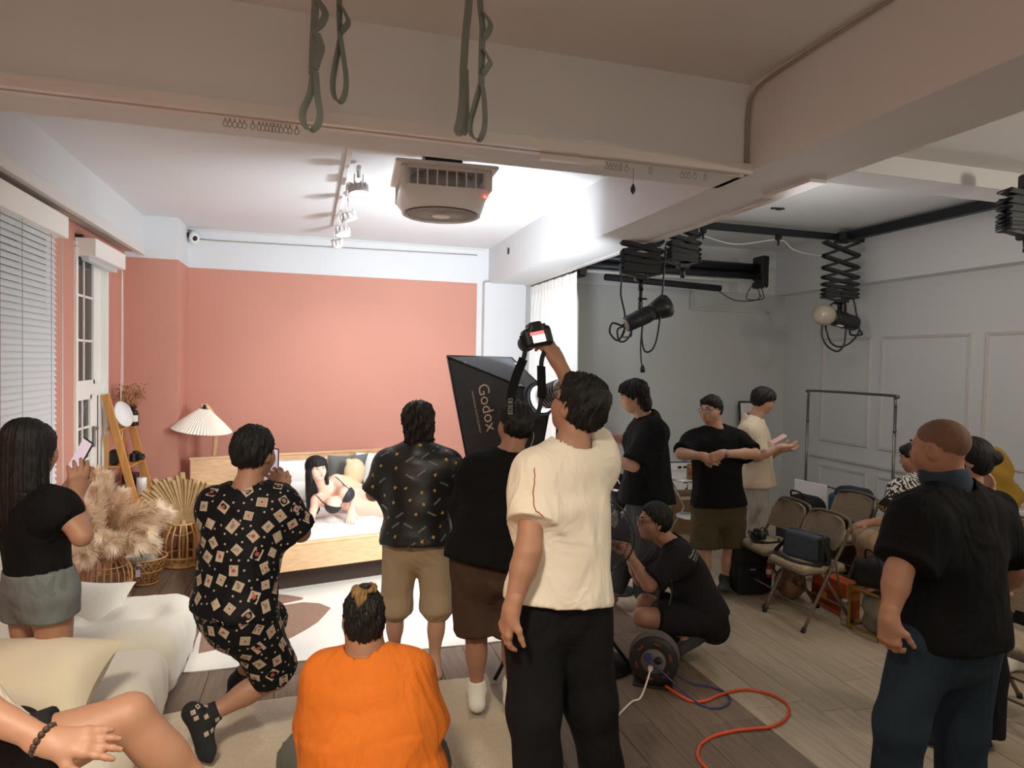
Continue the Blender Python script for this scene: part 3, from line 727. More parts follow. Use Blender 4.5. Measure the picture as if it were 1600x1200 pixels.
def person(name, label, J, S=1., g=1., arm=1., leg=1., skin='skin', hair='short', hair_mat='hair_black', face=(0, 1, 0), tilt=(0, 0, 1), hs=1., fat=1.,
           hands=None, feet=None, glass=False, hL=.0048, belly=0., front=None, face_on=True, neck_r=.056, skip_head=False, torso=True, hair_amp=.004, open_mouth=False, lips='lip_bare'):
    """J: joints in world metres: head N P sL sR eL eR wL wR hL hR kL kR aL aR (tL tR toes). returns dict with frames used by the clothes"""
    J = {k: np.asarray(v, float) for k, v in J.items()}
    lo = np.min(list(J.values()), 0); ctr = J['P']
    root = thing(name, label, 'person', (ctr[0], ctr[1], max(0, lo[2]-.06)))
    up = nrm(J['N']-J['P']); rs = nrm(J['sR']-J['sL']); rh = nrm(J['hR']-J['hL'])
    fs = nrm(np.cross(up, rs)); fh = nrm(np.cross(up, rh))
    T = np.linalg.norm(J['N']-J['P']); sp = lambda t: J['P']+(J['N']-J['P'])*t
    hw = np.linalg.norm(J['sR']-J['sL'])/2
    def frame(t):
        s_ = nrm(rh+(rs-rh)*np.clip(t, 0, 1)); return s_, nrm(np.cross(up, s_))
    st = []
    for t, w, d in ((-.16, .135*g, .100*g), (0, .168*g, .118*g), (.22, .150*g, .108*g+belly*.5), (.42, .150*g, .112*g+belly*.5), (.62, max(.150, hw*.86)*g**.5, .116*g**.6), (.82, hw*.98, .098*g**.4), (.95, hw*.62, .074), (1.03, .066, .060)):
        s_, f = frame(t); c = sp(t)+f*(belly*.45 if .1 < t < .6 else 0)
        st.append((c, w*S if t < .6 else w*(1 if t > .7 else S), d*S, s_, f))
    R = {'root': root, 'J': J, 'st': st, 'up': up, 'rs': rs, 'rh': rh, 'fs': fs, 'fh': fh, 'S': S, 'g': g, 'T': T, 'sp': sp, 'frame': frame, 'hw': hw, 'arm': arm, 'leg': leg}
    P = []
    if torso:
        P.append(loft([(c, w*.94, d*.92, s_, f) for c, w, d, s_, f in st], .03))
        for q in ('sL', 'sR'): P.append(ell(J[q], .062*S*arm, None, .05))
        P.append(cap(J['N']-up*.02, J['head']-nrm(tilt)*.06, neck_r*S*1.04, neck_r*S, .04))
    for q in 'LR':
        s, e, w = J['s'+q], J['e'+q], J['w'+q]
        P += [cap(s, e, .054*S*arm, .041*S*arm, .04), cap(e, e+(w-e)*.3, .042*S*arm, .043*S*arm, .03), cap(e+(w-e)*.3, w, .043*S*arm, .0275*S*arm**.5, .02)]
    for q in 'LR':
        if 'k'+q not in J: continue
        h, k, a = J['h'+q], J['k'+q], J['a'+q]; kd = nrm(np.cross(np.cross(k-h, a-k), k-h)) if np.linalg.norm(np.cross(nrm(k-h), nrm(a-k))) > .15 else -fh
        back = -nrm(fh-nrm(a-k)*(fh@nrm(a-k))) if np.linalg.norm(np.cross(nrm(k-h), nrm(a-k))) < .5 else nrm((h-k)-nrm(a-k)*((h-k)@nrm(a-k)))
        P += [cap(h, k, .088*S*leg, .056*S*leg**.7, .05), cap(k, k+(a-k)*.45, .054*S*leg**.7, .046*S*leg**.7, .03), cap(k+(a-k)*.4, a, .047*S*leg**.7, .034*S, .02),
              ell(k+(a-k)*.30+back*.016*S, A(.050*leg**.8, .050*leg**.8, .12)*S, frame_to(a-k), .04)]
    hh = .0115 if hL < .006 else .014
    parts = []
    hands = hands or {}
    bodyP = list(P); feet = feet or {}
    for q in 'LR':
        if q in feet: bodyP += foot(J['a'+q], J['t'+q], S, feet[q].get('sole'))
    parts.append(build(bodyP, hh))
    for q in 'LR':
        hd = hands.get(q, {})
        if hd is None: continue
        w, e = J['w'+q], J['e'+q]; d = hd.get('d', w-e); n = hd.get('n', -rs if q == 'R' else rs)
        Hp = hand(w, d, n, q == 'L', S*hd.get('S', 1.0), hd.get('curl', .35), hd.get('spread', .05), hd.get('thumb', .4), hd.get('fingers'))
        fa = nrm(w-e); Hp.append(cap(w-fa*.07*S, w, .032*S*arm**.6, .0275*S*arm**.5, .02)); parts.append(build(Hp, hL))
    if not skip_head:
        hp, HR, p = head_prims(J['head'], face, tilt, S*hs, fat)
        hp.append(cap(J['head']-HR[:, 2]*.05*S-HR[:, 1]*.012, J['N']+up*.015, neck_r*S*.98, neck_r*S*1.02, .03))
        parts.append(build(hp, max(.0052, hL*1.1)))
        R['head'] = (HR, p)
    body = mk('body', skin_mb(parts), skin, root)
    R['body'] = body
    if not skip_head:
        if hair:
            V, Q = build(hair_prims(hair, J['head'], HR, p, S*hs), .0062, disp=strands(hair_amp if hair != 'buzz' else .0006, J['head'], HR[:, 2], HR[:, 1], seed=len(label), wave=.15 if hair == 'long' else 1.))
            mk('hair', skin_mb([(V, Q)]), hair_mat, root)
        if face_on: face_bits(root, p, HR, S*hs, open_mouth=open_mouth, lips=lips)
        if glass: glasses(root, p, HR, S*hs, glass if isinstance(glass, str) else 'glasses_metal')
    return R
def tee(R, m, hem=-.12, sl=.55, off=.016, flare=.02, sr=(.072, .080), name='shirt', neck=.076, h=.0115, amp=.005, seed=1, collar=True, tilt_hem=0., scoop=0., extra=(), sleeve_cut=None, label=None, drape=0.):
    J, S, g = R['J'], R['S'], R['g']; up = R['up']
    st = []
    for (c, w, d, s_, f), t in zip(R['st'], (-.16, 0, .22, .42, .62, .82, .95, 1.03)):
        if t <= hem: continue
        k = flare*np.clip((.7-t)/.7, 0, 1.3)
        st.append((c, w+off+k+(drape if t < .7 else 0), d+off+k+(drape if t < .7 else 0), s_, f))
    s_, f = R['frame'](hem); c0 = R['sp'](hem); w0 = .160*g*S+off+flare*1.2+drape; d0 = .116*g*S+off+flare*1.2+drape
    c0 = c0+R['fh']*0; st = [(c0, max(w0, st[0][1]), max(d0, st[0][2]), s_, f)]+st
    P = [loft(st, .03, flat=(True, False))]
    if isinstance(sl, (int, float)): sl = {'L': sl, 'R': sl}
    for q in 'LR':
        s, e, w = J['s'+q], J['e'+q], J['w'+q]; d = nrm(e-s)
        fr = sl[q]; end = s+(e-s)*min(fr, 1.)
        if fr > 1: P.append(cap(s, e, sr[0]*S, sr[1]*S*.96, .05)); d2 = nrm(w-e); end = e+(w-e)*(fr-1); P.append(cap(e, end+d2*.1, sr[1]*S*.96, sr[1]*S*.92, .04, cut=[(end, d2)]))
        else: P.append(cap(s, end+d*.1*S, (sr[0]-.004)*S, (sr[1]+.1*(sr[1]-sr[0]))*S, .10, cut=[(end, d)]))
        P.append(cap(J['N']-up*.045*S, s-up*.012, .052*S, (sr[0]-.006)*S, .09))
    if R['torso_extra'] if 'torso_extra' in R else False: P += R['torso_extra']
    P += list(extra)
    HR = R['head'][0] if 'head' in R else None
    nd = nrm(J['head']-J['N']) if 'head' in J else up
    P.append(cap(J['N']+up*.022+R['fs']*scoop, J['N']+nd*.16+R['fs']*scoop, neck*S, (neck+.015)*S, .012, '-'))
    V, Q = build(P, h, disp=folds(amp, seed=seed) if amp else None)
    o = mk(name, skin_mb([(V, Q)]), m, R['root'], label)
    return o
def bottoms(R, m, end=.75, r=(.108, .098), rk=.085, ra=.085, name='shorts', off=.012, h=.0115, amp=.005, seed=2, top=.10, label=None, skirt=False, kpad=0.):
    """shorts when end < 1 (share of the thigh), trousers when end > 1 (1 + share of the shin)"""
    J, S, g = R['J'], R['S'], R['g']; P = []
    st = [(c, w+off, d+off, s_, f) for (c, w, d, s_, f), t in zip(R['st'], (-.16, 0, .22)) if t < .2]
    s_, f = R['frame'](top); st.append((R['sp'](top), (.160*g)*S+off, (.113*g)*S+off, s_, f))
    P.append(loft(st, .04, flat=(False, True)))
    for q in 'LR':
        h_, k, a = J['h'+q], J['k'+q], J['a'+q]; d = nrm(k-h_)
        if end <= 1:
            e = h_+(k-h_)*end; P.append(cap(h_, e+d*.12, r[0]*S, r[1]*S, .05, cut=[(e, d)]))
        else:
            P.append(cap(h_, k, r[0]*S, rk*S, .05)); d2 = nrm(a-k); e = k+(a-k)*(end-1); P.append(cap(k, e+d2*.1, rk*S, ra*S, .05, cut=[(e, d2)]))
    V, Q = build(P, h, disp=folds(amp, seed=seed) if amp else None)
    return mk(name, skin_mb([(V, Q)]), m, R['root'], label)
def sock(R, q, m, name='sock', up_=.25, grow=.006, toe=True, label=None):
    J, S = R['J'], R['S']; a, k = J['a'+q], J['k'+q]; d = nrm(k-a)
    P = foot(a, J['t'+q], S*1.0, R.get('sole'+q), r=1.13)
    e = a+(k-a)*up_; P.append(cap(a, e+d*.05, .041*S, .047*S, .03, cut=[(e, d)]))
    V, Q = build(P, .009); return mk(name, skin_mb([(V, Q)]), m, R['root'], label)
def band(mb, c, axis, r, w, t=.004, n=18, mi=0):
    fr = frame_to(axis); mb.lathe([(r, -w/2), (r+t, -w/2), (r+t, w/2), (r, w/2), (r, -w/2)], c, n, fr, mi); return mb
def scatter(o, R, n, mind, seed, zr=None):
    """points spread evenly over a garment, with normals"""
    me = o.data; off = base_of(o); rr = np.random.RandomState(seed)
    V = np.array([v.co[:] for v in me.vertices])+off; Fq = [tuple(p.vertices) for p in me.polygons]
    Fq = np.array([q if len(q) == 4 else q+(q[-1],) for q in Fq]); C = V[Fq].mean(1); Nn = np.cross(V[Fq[:, 2]]-V[Fq[:, 0]], V[Fq[:, 3]]-V[Fq[:, 1]])
    ar = np.linalg.norm(Nn, axis=1); Nn = Nn/np.maximum(ar, 1e-12)[:, None]; pick = rr.permutation(len(C)); out = []; pts = np.zeros((0, 3))
    for i in pick:
        if len(out) >= n: break
        if len(pts) and np.min(((pts-C[i])**2).sum(1)) < mind**2: continue
        pts = np.concatenate([pts, C[i:i+1]]); out.append((C[i], Nn[i]))
    return out
def patch(mb, bvh, c, n, poly, ang, lift, mi):
    """flat print laid on cloth"""
    n = nrm(n); up = A(0, 0, 1) if abs(n[2]) < .9 else A(0, 1, 0); x = nrm(np.cross(up, n)); y = np.cross(n, x); ca, sa = math.cos(ang), math.sin(ang); V = []
    for a, b in poly:
        p = c+x*(a*ca-b*sa)+y*(a*sa+b*ca); h, nn, i, d = bvh.find_nearest(Vector(p.tolist())); V.append(np.array(h)+np.array(nn)*lift)
    k = len(V)
    mb.add(V, [tuple(range(k))], mi)
# ================================================================== furnishings
def rbox(c, half, R=None, r=.05, k=.05, op='+'):
    c, half = np.asarray(c, float), np.asarray(half, float); R = np.eye(3) if R is None else np.asarray(R)
    def f(X):
        q = np.abs((X-c) @ R)-(half-r)
        return np.sqrt((np.maximum(q, 0)**2).sum(1))+np.minimum(q.max(1), 0)-r
    m = np.abs(R) @ half; return dict(f=f, lo=c-m, hi=c+m, k=k, op=op)
def soft(name, prims, h, m, parent=None, label=None, disp=None):
    V, Q = build(prims, h, disp=disp); return mk(name, skin_mb([(V, Q)]), m, parent, label)
def pillow_mb(c, R, w, h, t, n=18, sag=.0, seed=0, mb=None):
    """stuffed cushion: two bulged sheets meeting at a seam; R columns: width, height, thickness"""
    mb = mb or MB(); rr = np.random.RandomState(seed); ph = rr.rand(4)*6; g = np.linspace(-1, 1, n)
    for s_ in (1, -1):
        P = np.zeros((n, n, 3))
        for i, a in enumerate(g):
            for j, b in enumerate(g):
                pinch = 1-.12*(1-b*b)*abs(a)**3; pinch2 = 1-.12*(1-a*a)*abs(b)**3
                z = t/2*((1-abs(a)**2.6)*(1-abs(b)**2.6))**.6*(1+.06*math.sin(5*a+ph[0])*math.sin(4*b+ph[1]))
                P[i, j] = c+R[:, 0]*a*w/2*pinch+R[:, 1]*b*h/2*pinch2+R[:, 2]*(s_*z)
        mb.grid(P if s_ > 0 else P[::-1])
    return mb
def cable(name, pts, r, m, label, cat='cable', smooth=8, parent=None, group=None):
    mb = MB().tube(catmull(pts, smooth), r, 8)
    return solo(name, mb, m, label, cat, group) if parent is None else mk(name, mb, m, parent)

# ---------------- rugs
def slab(poly, z0, z1, mb=None):
    mb = mb or MB(); return mb.prism(poly, (0, 0, z0), (1, 0, 0), (0, 1, 0), (0, 0, 1), z1-z0)
ru = thing('rug', 'flat cream rug with a brown leaf shape spread before the bed', 'rug', (.5, 5.4, 0))
mk('pile', slab([(-.75, 4.45), (1.45, 4.43), (2.02, 4.50), (1.98, 7.1), (-.77, 7.1)], .0005, .009), 'rug_cream', ru)
bl_ = [onz(u, v, .009)[:2] for u, v in ((296, 1024), (320, 960), (345, 941), (385, 932), (421, 928), (450, 929), (474, 934))]
mk('leaf_pattern', slab([onz(u, v, .009)[:2] for u, v in ((300, 1023), (307, 985), (330, 958), (421, 948), (472, 937), (474, 934), (450, 930), (421, 927), (385, 932), (345, 941), (318, 958))][::-1], .0088, .0100), 'rug_brown', ru, 'brown leaf strip')
mk('leaf_pattern', slab([onz(u, v, .009)[:2] for u, v in ((310, 1021), (345, 1014), (385, 1010), (420, 1008), (439, 1004), (460, 994), (480, 983), (497, 972), (508, 960), (517, 950), (500, 943), (474, 941), (440, 946), (421, 950), (380, 956), (335, 962), (315, 990))][::1], .0088, .0102), 'rug_brown', ru, 'brown leaf')
nr = thing('rug', 'thick beige shaggy rug under the man in orange', 'rug', (.2, 2.9, 0))
pl_ = [(-.95, 1.5), (1.05, 1.5), (1.05, 2.6), (1.03, 3.2), (1.035, 3.93), (.6, 3.98), (.1, 4.02), (-.3, 4.0), (-.72, 4.04), (-.95, 4.03)]
mb = MB(); n_ = 60
gx, gy = np.linspace(-.95, 1.05, n_), np.linspace(1.5, 3.97, 70); P = np.zeros((n_, 70, 3)); rr = np.random.RandomState(3)
for i, x in enumerate(gx):
    for j, y in enumerate(gy):
        e = (j == 69)*(.02*math.sin(x*7)+.012*math.sin(x*19)); e2 = (i in (0, n_-1))*.012*math.sin(y*13)
        edge = i in (0, n_-1) or j in (0, 69)
        P[i, j] = (x+e2, y+e+.03*math.sin(x*2+1)*(j/69), .001 if edge else .016+.004*rr.rand()+.003*math.sin(x*9+y*4))
mb.grid(P[::-1] if False else P); mk('pile', mb, 'rug_near', nr)

# ---------------- bed
be, bn = A(.974, .226, 0), A(-.226, .974, 0); BO = A(-.234, 5.722, 0)
bp = lambda t, s_, z: BO+be*t+bn*s_+UP*z
RB = np.stack([be, bn, UP], 1); T0, T1, BD = -.55, 1.35, 1.98; TM = (T0+T1)/2; BW = T1-T0
bed = thing('bed', 'light wooden double bed with rumpled white sheets against the pink wall', 'bed', bp(TM, BD/2, 0))
mk('footboard', MB().box(bp(TM, .018, .305), (BW, .036, .215), RB, .006), 'wood_light', bed)
mk('footboard_cap', MB().box(bp(TM, .03, .418), (BW+.01, .07, .022), RB, .005), 'wood_light', bed)
for t in (T0+.018, T1-.018): mk('side_rail', MB().box(bp(t, BD/2, .305), (.036, BD-.08, .215), RB, .006), 'wood_light', bed)
mk('headboard', MB().box(bp(TM+.1, BD-.02, .47), (BW+.2, .04, .86), RB, .006), 'wood_light', bed)
mk('headboard_cap', MB().box(bp(TM+.1, BD-.02, .905), (BW+.22, .06, .025), RB, .005), 'wood_light', bed)
mk('plinth', MB().box(bp(TM, BD/2+.06, .10), (BW-.16, BD-.2, .20), RB), 'wood_dark', bed)
n1, n2 = 60, 64; P = np.zeros((n1, n2, 3)); rr = np.random.RandomState(5)
mt = thing('mattress', 'white mattress with a creased glossy sheet lying in the wooden bed', 'mattress', bp(TM, BD/2, .22))
mk('core', MB().box(bp(TM, BD/2-.005, .31), (BW-.09, BD-.12, .19), RB, .03), 'white_cloth', mt)
ph = rr.rand(8)*6
for i, a in enumerate(np.linspace(0, 1, n1)):
    for j, b in enumerate(np.linspace(0, 1, n2)):
        t = T0+.045+(BW-.09)*a; s_ = .045+(BD-.11)*b
        ed = min(1, min(a, 1-a)*16, min(b, 1-b)*14)
        w = math.sin(t*21+3*math.sin(s_*5+ph[0])+ph[1])*math.sin(s_*7+2*math.sin(t*4)+ph[2])*.014+.010*math.sin((t+s_*.7)*34+2*math.sin(t*8+ph[3]))+.006*math.sin(t*61+s_*23)
        P[i, j] = bp(t, s_+.01*math.sin(t*9)*(1-ed), .405+.045*math.sqrt(ed)+w*ed)
mk('sheet', MB().grid(P), 'sheet', mt)
def bed_pillow(t, s_, z, w, h, th, lean, m, label, group=None, turn=0., nm='pillow', seed=1):
    c = bp(t, s_, z); e = be*math.cos(turn)+bn*math.sin(turn); nn = np.cross(UP, e)
    up_ = UP*math.cos(lean)+nn*math.sin(lean); o = solo(nm, pillow_mb(c, np.stack([e, up_, np.cross(e, up_)], 1), w, h, th, seed=seed), m, label, 'pillow', group); return o
mat('pillow_white', '#e9e8e4', .85, bump=(60, .15)); mat('pillow_grey', '#6d726f', .85, bump=(90, .2)); mat('plush_cream', '#e6d3ad', .95, bump=(220, .5)); mat('plush_tan', '#d9b36f', .95, bump=(220, .5))
bed_pillow(.42, 1.72, .68, .72, .46, .19, -.35, 'pillow_white', 'large white pillow propped on the headboard left of the model', seed=1)
bed_pillow(.36, 1.50, .56, .70, .44, .17, -.95, 'pillow_white', 'white pillow lying flat behind the model, below the propped one', seed=2)
bed_pillow(1.02, 1.74, .70, .46, .44, .17, -.28, 'pillow_grey', 'dark grey cushion on the headboard behind the cream plush', seed=3)
bed_pillow(1.40, 1.80, .70, .55, .45, .17, -.25, 'pillow_white', 'white pillow on the headboard behind the man in the printed shirt', seed=4)
tz = thing('plush_toy', 'cream round plush toy with a tan base lying behind the model', 'plush toy', bp(.86, 1.36, .45))
soft('head', [ell(bp(1.02, 1.42, .75), A(.115, .09, .145), RB @ rotz(.0), .03), ell(bp(.95, 1.42, .87), .03, None, .02)], .012, 'plush_cream', tz)
soft('body', [ell(bp(.84, 1.36, .60), A(.20, .14, .14), RB, .03), ell(bp(.92, 1.3, .56), A(.2, .12, .11), RB, .05)], .012, 'plush_cream', tz)
soft('base', [ell(bp(1.0, 1.22, .51), A(.20, .10, .06), RB, .03)], .012, 'plush_tan', tz, 'tan base')
# low nightstand beside the bed, with a cushion
ns = thing('nightstand', 'low light wood nightstand right of the bed behind the black tee', 'nightstand', bp(1.85, .62, 0))
mk('top', MB().box(bp(1.82, .62, .632), (.74, .50, .024), RB, .004), 'wood_light', ns); mk('drawer_front', MB().box(bp(1.82, .385, .555), (.70, .02, .12), RB, .003), 'wood_light', ns)
mk('carcass', MB().box(bp(1.82, .63, .555), (.72, .46, .13), RB, .003), 'wood_light', ns)
for a in (1.5, 2.14):
    for b in (.42, .82): mk('leg', MB().cyl(bp(a, b, 0), bp(a, b, .5), .016, .024, 10), 'wood_dark', ns)
cl = pillow_mb(bp(1.86, .66, .79), np.stack([be, UP, -bn], 1), .42, .30, .12, seed=8); solo('pillow', cl, 'pillow_white', 'small white cushion on the low nightstand', 'pillow')

# ---------------- sofa: low bubble modules with tufts
so = thing('sofa', 'low cream tufted bubble sofa along the left wall', 'sofa', (-1.25, 4.0, 0))
def module(name, x0, x1, y0, y1, z1, tuft, seed):
    P = [rbox(((x0+x1)/2, (y0+y1)/2, z1/2+.01), ((x1-x0)/2, (y1-y0)/2, z1/2-.01), None, min(.15, z1*.36), .05)]
    for (a, b) in tuft:
        P.append(ell((x0+(x1-x0)*a, y0+(y1-y0)*b, z1+.035), (.06, .06, .065), None, .13, '-'))
    for (a, b), (c, d) in zip(tuft[:-1], tuft[1:]): P.append(cap((x0+(x1-x0)*a, y0+(y1-y0)*b, z1+.05), (x0+(x1-x0)*c, y0+(y1-y0)*d, z1+.05), .055, None, .09, '-'))
    # gathers on the outer faces
    for b in (.22, .5, .78): P.append(cap((x1+.045, y0+(y1-y0)*b, .12), (x1+.045, y0+(y1-y0)*b, z1*.8), .05, None, .08, '-'))
    P.append(cap(((x0+x1)/2+.15, y0-.045, .1), ((x0+x1)/2+.15, y0-.045, z1*.8), .05, None, .07, '-'))
    soft(name, P, .016, 'cream_fabric', so, disp=folds(.0025, (5, 4, 16), seed))
module('seat_module', -1.76, -.70, 4.00, 4.80, .43, [(.25, .5), (.52, .45), (.80, .5)], 1)
module('seat_module', -1.76, -.71, 3.22, 3.985, .41, [(.3, .5), (.7, .5)], 2)
module('seat_module', -1.76, -.66, 2.30, 3.20, .47, [(.3, .5), (.7, .5)], 3)
module('seat_module', -1.78, -.60, 1.55, 2.28, .66, [(.5, .5)], 4)
soft('backrest', [rbox((-1.66, 3.95, .5), (.13, .8, .30), None, .12, .05)], .016, 'cream_fabric', so, disp=folds(.002, (5, 4, 14), 5))
def cushion(c, xd, up_, w, h, t, m, label, seed, nm='cushion'):
    xd = nrm(xd); up_ = nrm(np.asarray(up_, float)-xd*(np.asarray(up_, float)@xd)); return solo(nm, pillow_mb(np.asarray(c, float), np.stack([xd, up_, np.cross(xd, up_)], 1), w, h, t, 20, seed=seed), m, label, 'cushion')
mat('cushion_white', '#e2ddd2', .85, bump=(90, .2))
cushion(pt(118, 962, 4.02), RT*.95-UP*.05, FW*.55+UP*.75, .56, .46, .20, 'cushion_white', 'crumpled white cushion on the sofa behind the woman in denim shorts', 11)
cushion(pt(52, 1064, 2.80), RT+UP*.02, FW*.80+UP*.55, .60, .40, .27, 'cushion_fabric', 'big cream cushion in front of the woman in denim shorts', 12)
cushion(pt(-25, 990, 3.35), FW*.9+RT*.3, UP, .5, .42, .2, 'cushion_white', 'pale cushion at the left edge against the sofa back', 13)

# ---------------- floor lamp with pleated shade
lp = thing('floor_lamp', 'floor lamp with arched wooden stem and white pleated shade in corner', 'lamp', (-1.02, 7.58, 0))
stem = catmull([pt(318, 862, 7.12)+UP*.0, pt(324, 800, 7.12), pt(331, 735, 7.12), pt(336, 695, 7.10), pt(336, 665, 7.06), pt(330, 644, 7.02), pt(321, 634, 6.98), pt(314, 636, 6.95)], 8); stem[0][2] = .02
mk('stem', MB().tube(stem, .024, 10, flat=((.95, .3, 0), .75)), 'wood_light', lp); mk('base', MB().lathe([(0, 0), (.15, 0), (.155, .012), (.15, .026), (.05, .032), (0, .033)], (stem[0][0], stem[0][1], 0)), 'wood_light', lp)
ax_ = nrm(A(.02, -.06, 1)+RT*.10); Rl = frame_to(ax_); sc = A(-1.10, 7.50, 1.20); n_ = 2*56
R_ = []
for r0, z in ((.045, .225), (.115, .165), (.205, .085), (.285, .005)):
    a = np.arange(n_)*2*np.pi/n_; rr_ = r0*(1+np.where(np.arange(n_) % 2 == 0, .035, -.035)); R_.append((np.stack([rr_*np.cos(a), rr_*np.sin(a), np.full(n_, z)], 1) @ Rl.T)+sc)
mb = MB(); mb.grid(np.array(R_), smooth=False, closed_u=True); mb.grid(np.array([(r-sc)*A(.985, .985, 1)+sc-ax_*.002 for r in R_])[::-1], smooth=False, closed_u=True)
mat('shade_paper', '#efe6d8', .8); mk('shade', mb, 'shade_paper', lp)
mk('shade_cap', MB().cyl(sc+ax_*.225, sc+ax_*.265, .02, .016, 12), 'black_plastic', lp)

# ---------------- lantern basket with a dried palm fan
def lantern(root, c, rb, rm, rt, h, bars, m, hoops, bar_r=.006):
    prof = lambda t: rb+(rm-rb)*math.sin(min(1, t*1.6)*math.pi/2) if t < .55 else rt+(rm-rt)*math.cos((t-.55)/.45*math.pi/2)
    b = MB()
    for k in range(bars):
        a = 2*math.pi*k/bars; b.tube([c+A(math.cos(a)*prof(t), math.sin(a)*prof(t), h*t) for t in np.linspace(0.02, 1, 9)], bar_r, 6)
    mk('rib', b, m, root, kind='stuff')
    for t in hoops:
        hb = MB(); r = prof(t)+bar_r*.4; hb.tube([c+A(math.cos(a)*r, math.sin(a)*r, h*t) for a in np.linspace(0, 2*np.pi, 29)[:-1]], bar_r*1.15, 6, closed=True); mk('hoop', hb, m, root)
    mk('bottom', MB().lathe([(0, 0), (prof(0.02)+.004, 0), (prof(.02)+.004, .012), (0, .012)], c), m, root)
lb = A(-1.16, 6.85, 0)
lt = thing('lantern_basket', 'bamboo lantern basket holding the dried palm fan beside the lamp', 'basket', lb)
lantern(lt, lb, .165, .175, .105, .40, 16, 'rattan_pale', (.03, .22, .98), .008)
mk('handle', MB().tube(catmull([lb+A(-.1, 0, .40), lb+A(-.12, -.07, .34), lb+A(0, -.14, .30), lb+A(.12, -.07, .34), lb+A(.1, 0, .40)], 6), .007, 6), 'rattan_pale', lt)
pf = thing('palm_fan', 'pleated dried palm leaf fanned out above the bamboo lantern', 'dried palm leaf', lb+A(.01, .02, .40))
pc = lb+A(.0, .02, .37); nl = 40
for k in range(nl):
    f0 = k/(nl-1); a = math.radians(190-200*f0); L = .47*(1-.10*abs(f0-.5)*2)*(1+.04*math.sin(k*5.1)); L *= (.96+.05*((k*7) % 3))
    d = RT*math.cos(a)+UP*math.sin(a)*1.0-FW*.10; d = nrm(d); s_ = nrm(np.cross(d, FW)); wd = L*math.radians(200)/nl*1.9
    P = []
    for t in np.linspace(.02, 1, 6):
        w = wd*t*(1 if t < .85 else .75); c = pc+d*L*t-FW*.05*t*t
        P.append([c-s_*w*.5+FW*.010*t, c-FW*.012*t, c+s_*w*.5+FW*.010*t])
    P = np.array(P); Q = P[::-1]+FW*.0015
    mk('leaflet', MB().grid(P, smooth=False).grid(Q, smooth=False), 'palm', pf)
mk('stalk', MB().cyl(lb+A(.0, .0, .02), pc+UP*.04, .012, .02, 8), 'palm', pf)

# ---------------- cage basket of pampas grass
pb = A(-1.575, 6.02, 0)
cg = thing('cage_basket', 'round rattan cage basket holding tall pampas grass by the window', 'basket', pb)
lantern(cg, pb, .165, .178, .09, .345, 22, 'rattan', (.03, .40, .78, .99), .005)
bd = MB()
for k in range(10):
    a = -2.6+k*.34; c = pb+A(math.cos(a)*.18, math.sin(a)*.18, .10-.03*(k % 2)); bd.ball(c, .011, 8)
    bd.cyl(c, c+UP*.07, .0015, n=4)
mk('bead', bd, 'cord_white', cg)
pg = thing('pampas_bunch', 'bunch of fluffy beige pampas plumes standing in the rattan cage', 'dried grass', pb+A(0, 0, .3))
def plume(tip, ctrl, root_, rad, seed, nst=1500):
    rr = np.random.RandomState(seed); C = catmull([root_, ctrl, tip], 10); k = len(C); mb = MB(); V = []; Fc = []
    T = np.gradient(C, axis=0); T /= np.linalg.norm(T, axis=1)[:, None]
    for q in range(nst):
        t = .28+.72*rr.rand(); i = min(k-2, int(t*(k-1))); p = C[i]+(C[i+1]-C[i])*rr.rand(); ax = T[i]
        a = rr.rand()*6.283; u = nrm(np.cross(ax, (0.3, .2, 1))); w = np.cross(ax, u); o = u*math.cos(a)+w*math.sin(a)
        sp_ = rad*math.sin(min(1, (t-.25)*2.2)*1.5708)*(1.15-.75*t)*(.5+.8*rr.rand())
        p1 = p+o*sp_*.55+ax*sp_*.5; p2 = p+o*sp_*.95+ax*sp_*1.1-UP*sp_*.25; b = nrm(np.cross(o, ax))*.0024
        n0 = len(V); V += [p-b*.5, p+b*.5, p1-b, p1+b, p2]; Fc += [(n0, n0+1, n0+3, n0+2), (n0+2, n0+3, n0+4)]
    mb.add(V, Fc); mb.tube(C, np.linspace(.005, .002, k), 5); return mb
tips = [((150, 735, 5.2), (155, 800, 5.25)), ((168, 742, 5.3), (165, 810, 5.3)), ((135, 790, 4.85), (145, 830, 5.05)), ((120, 850, 4.8), (138, 845, 5.05)), ((192, 770, 5.25), (175, 815, 5.25)), ((245, 790, 5.2), (200, 815, 5.2)),
        ((262, 800, 5.35), (215, 835, 5.3)), ((232, 830, 5.1), (195, 835, 5.2)), ((215, 850, 5.0), (185, 848, 5.1)), ((150, 760, 4.95), (152, 820, 5.05)), ((178, 850, 4.95), (168, 850, 5.1)), ((205, 800, 5.4), (180, 830, 5.3)), ((160, 840, 4.95), (158, 850, 5.1)), ((240, 850, 5.3), (205, 850, 5.25)), ((132, 870, 4.8), (142, 860, 5.0))]
for i, (a, b) in enumerate(tips):
    o = mk('plume', plume(pt(*a), pt(*b), pb+A(rnd.uniform(-.03, .03), rnd.uniform(-.03, .03), .22), .15, 20+i), 'pampas', pg); o['kind'] = 'stuff'
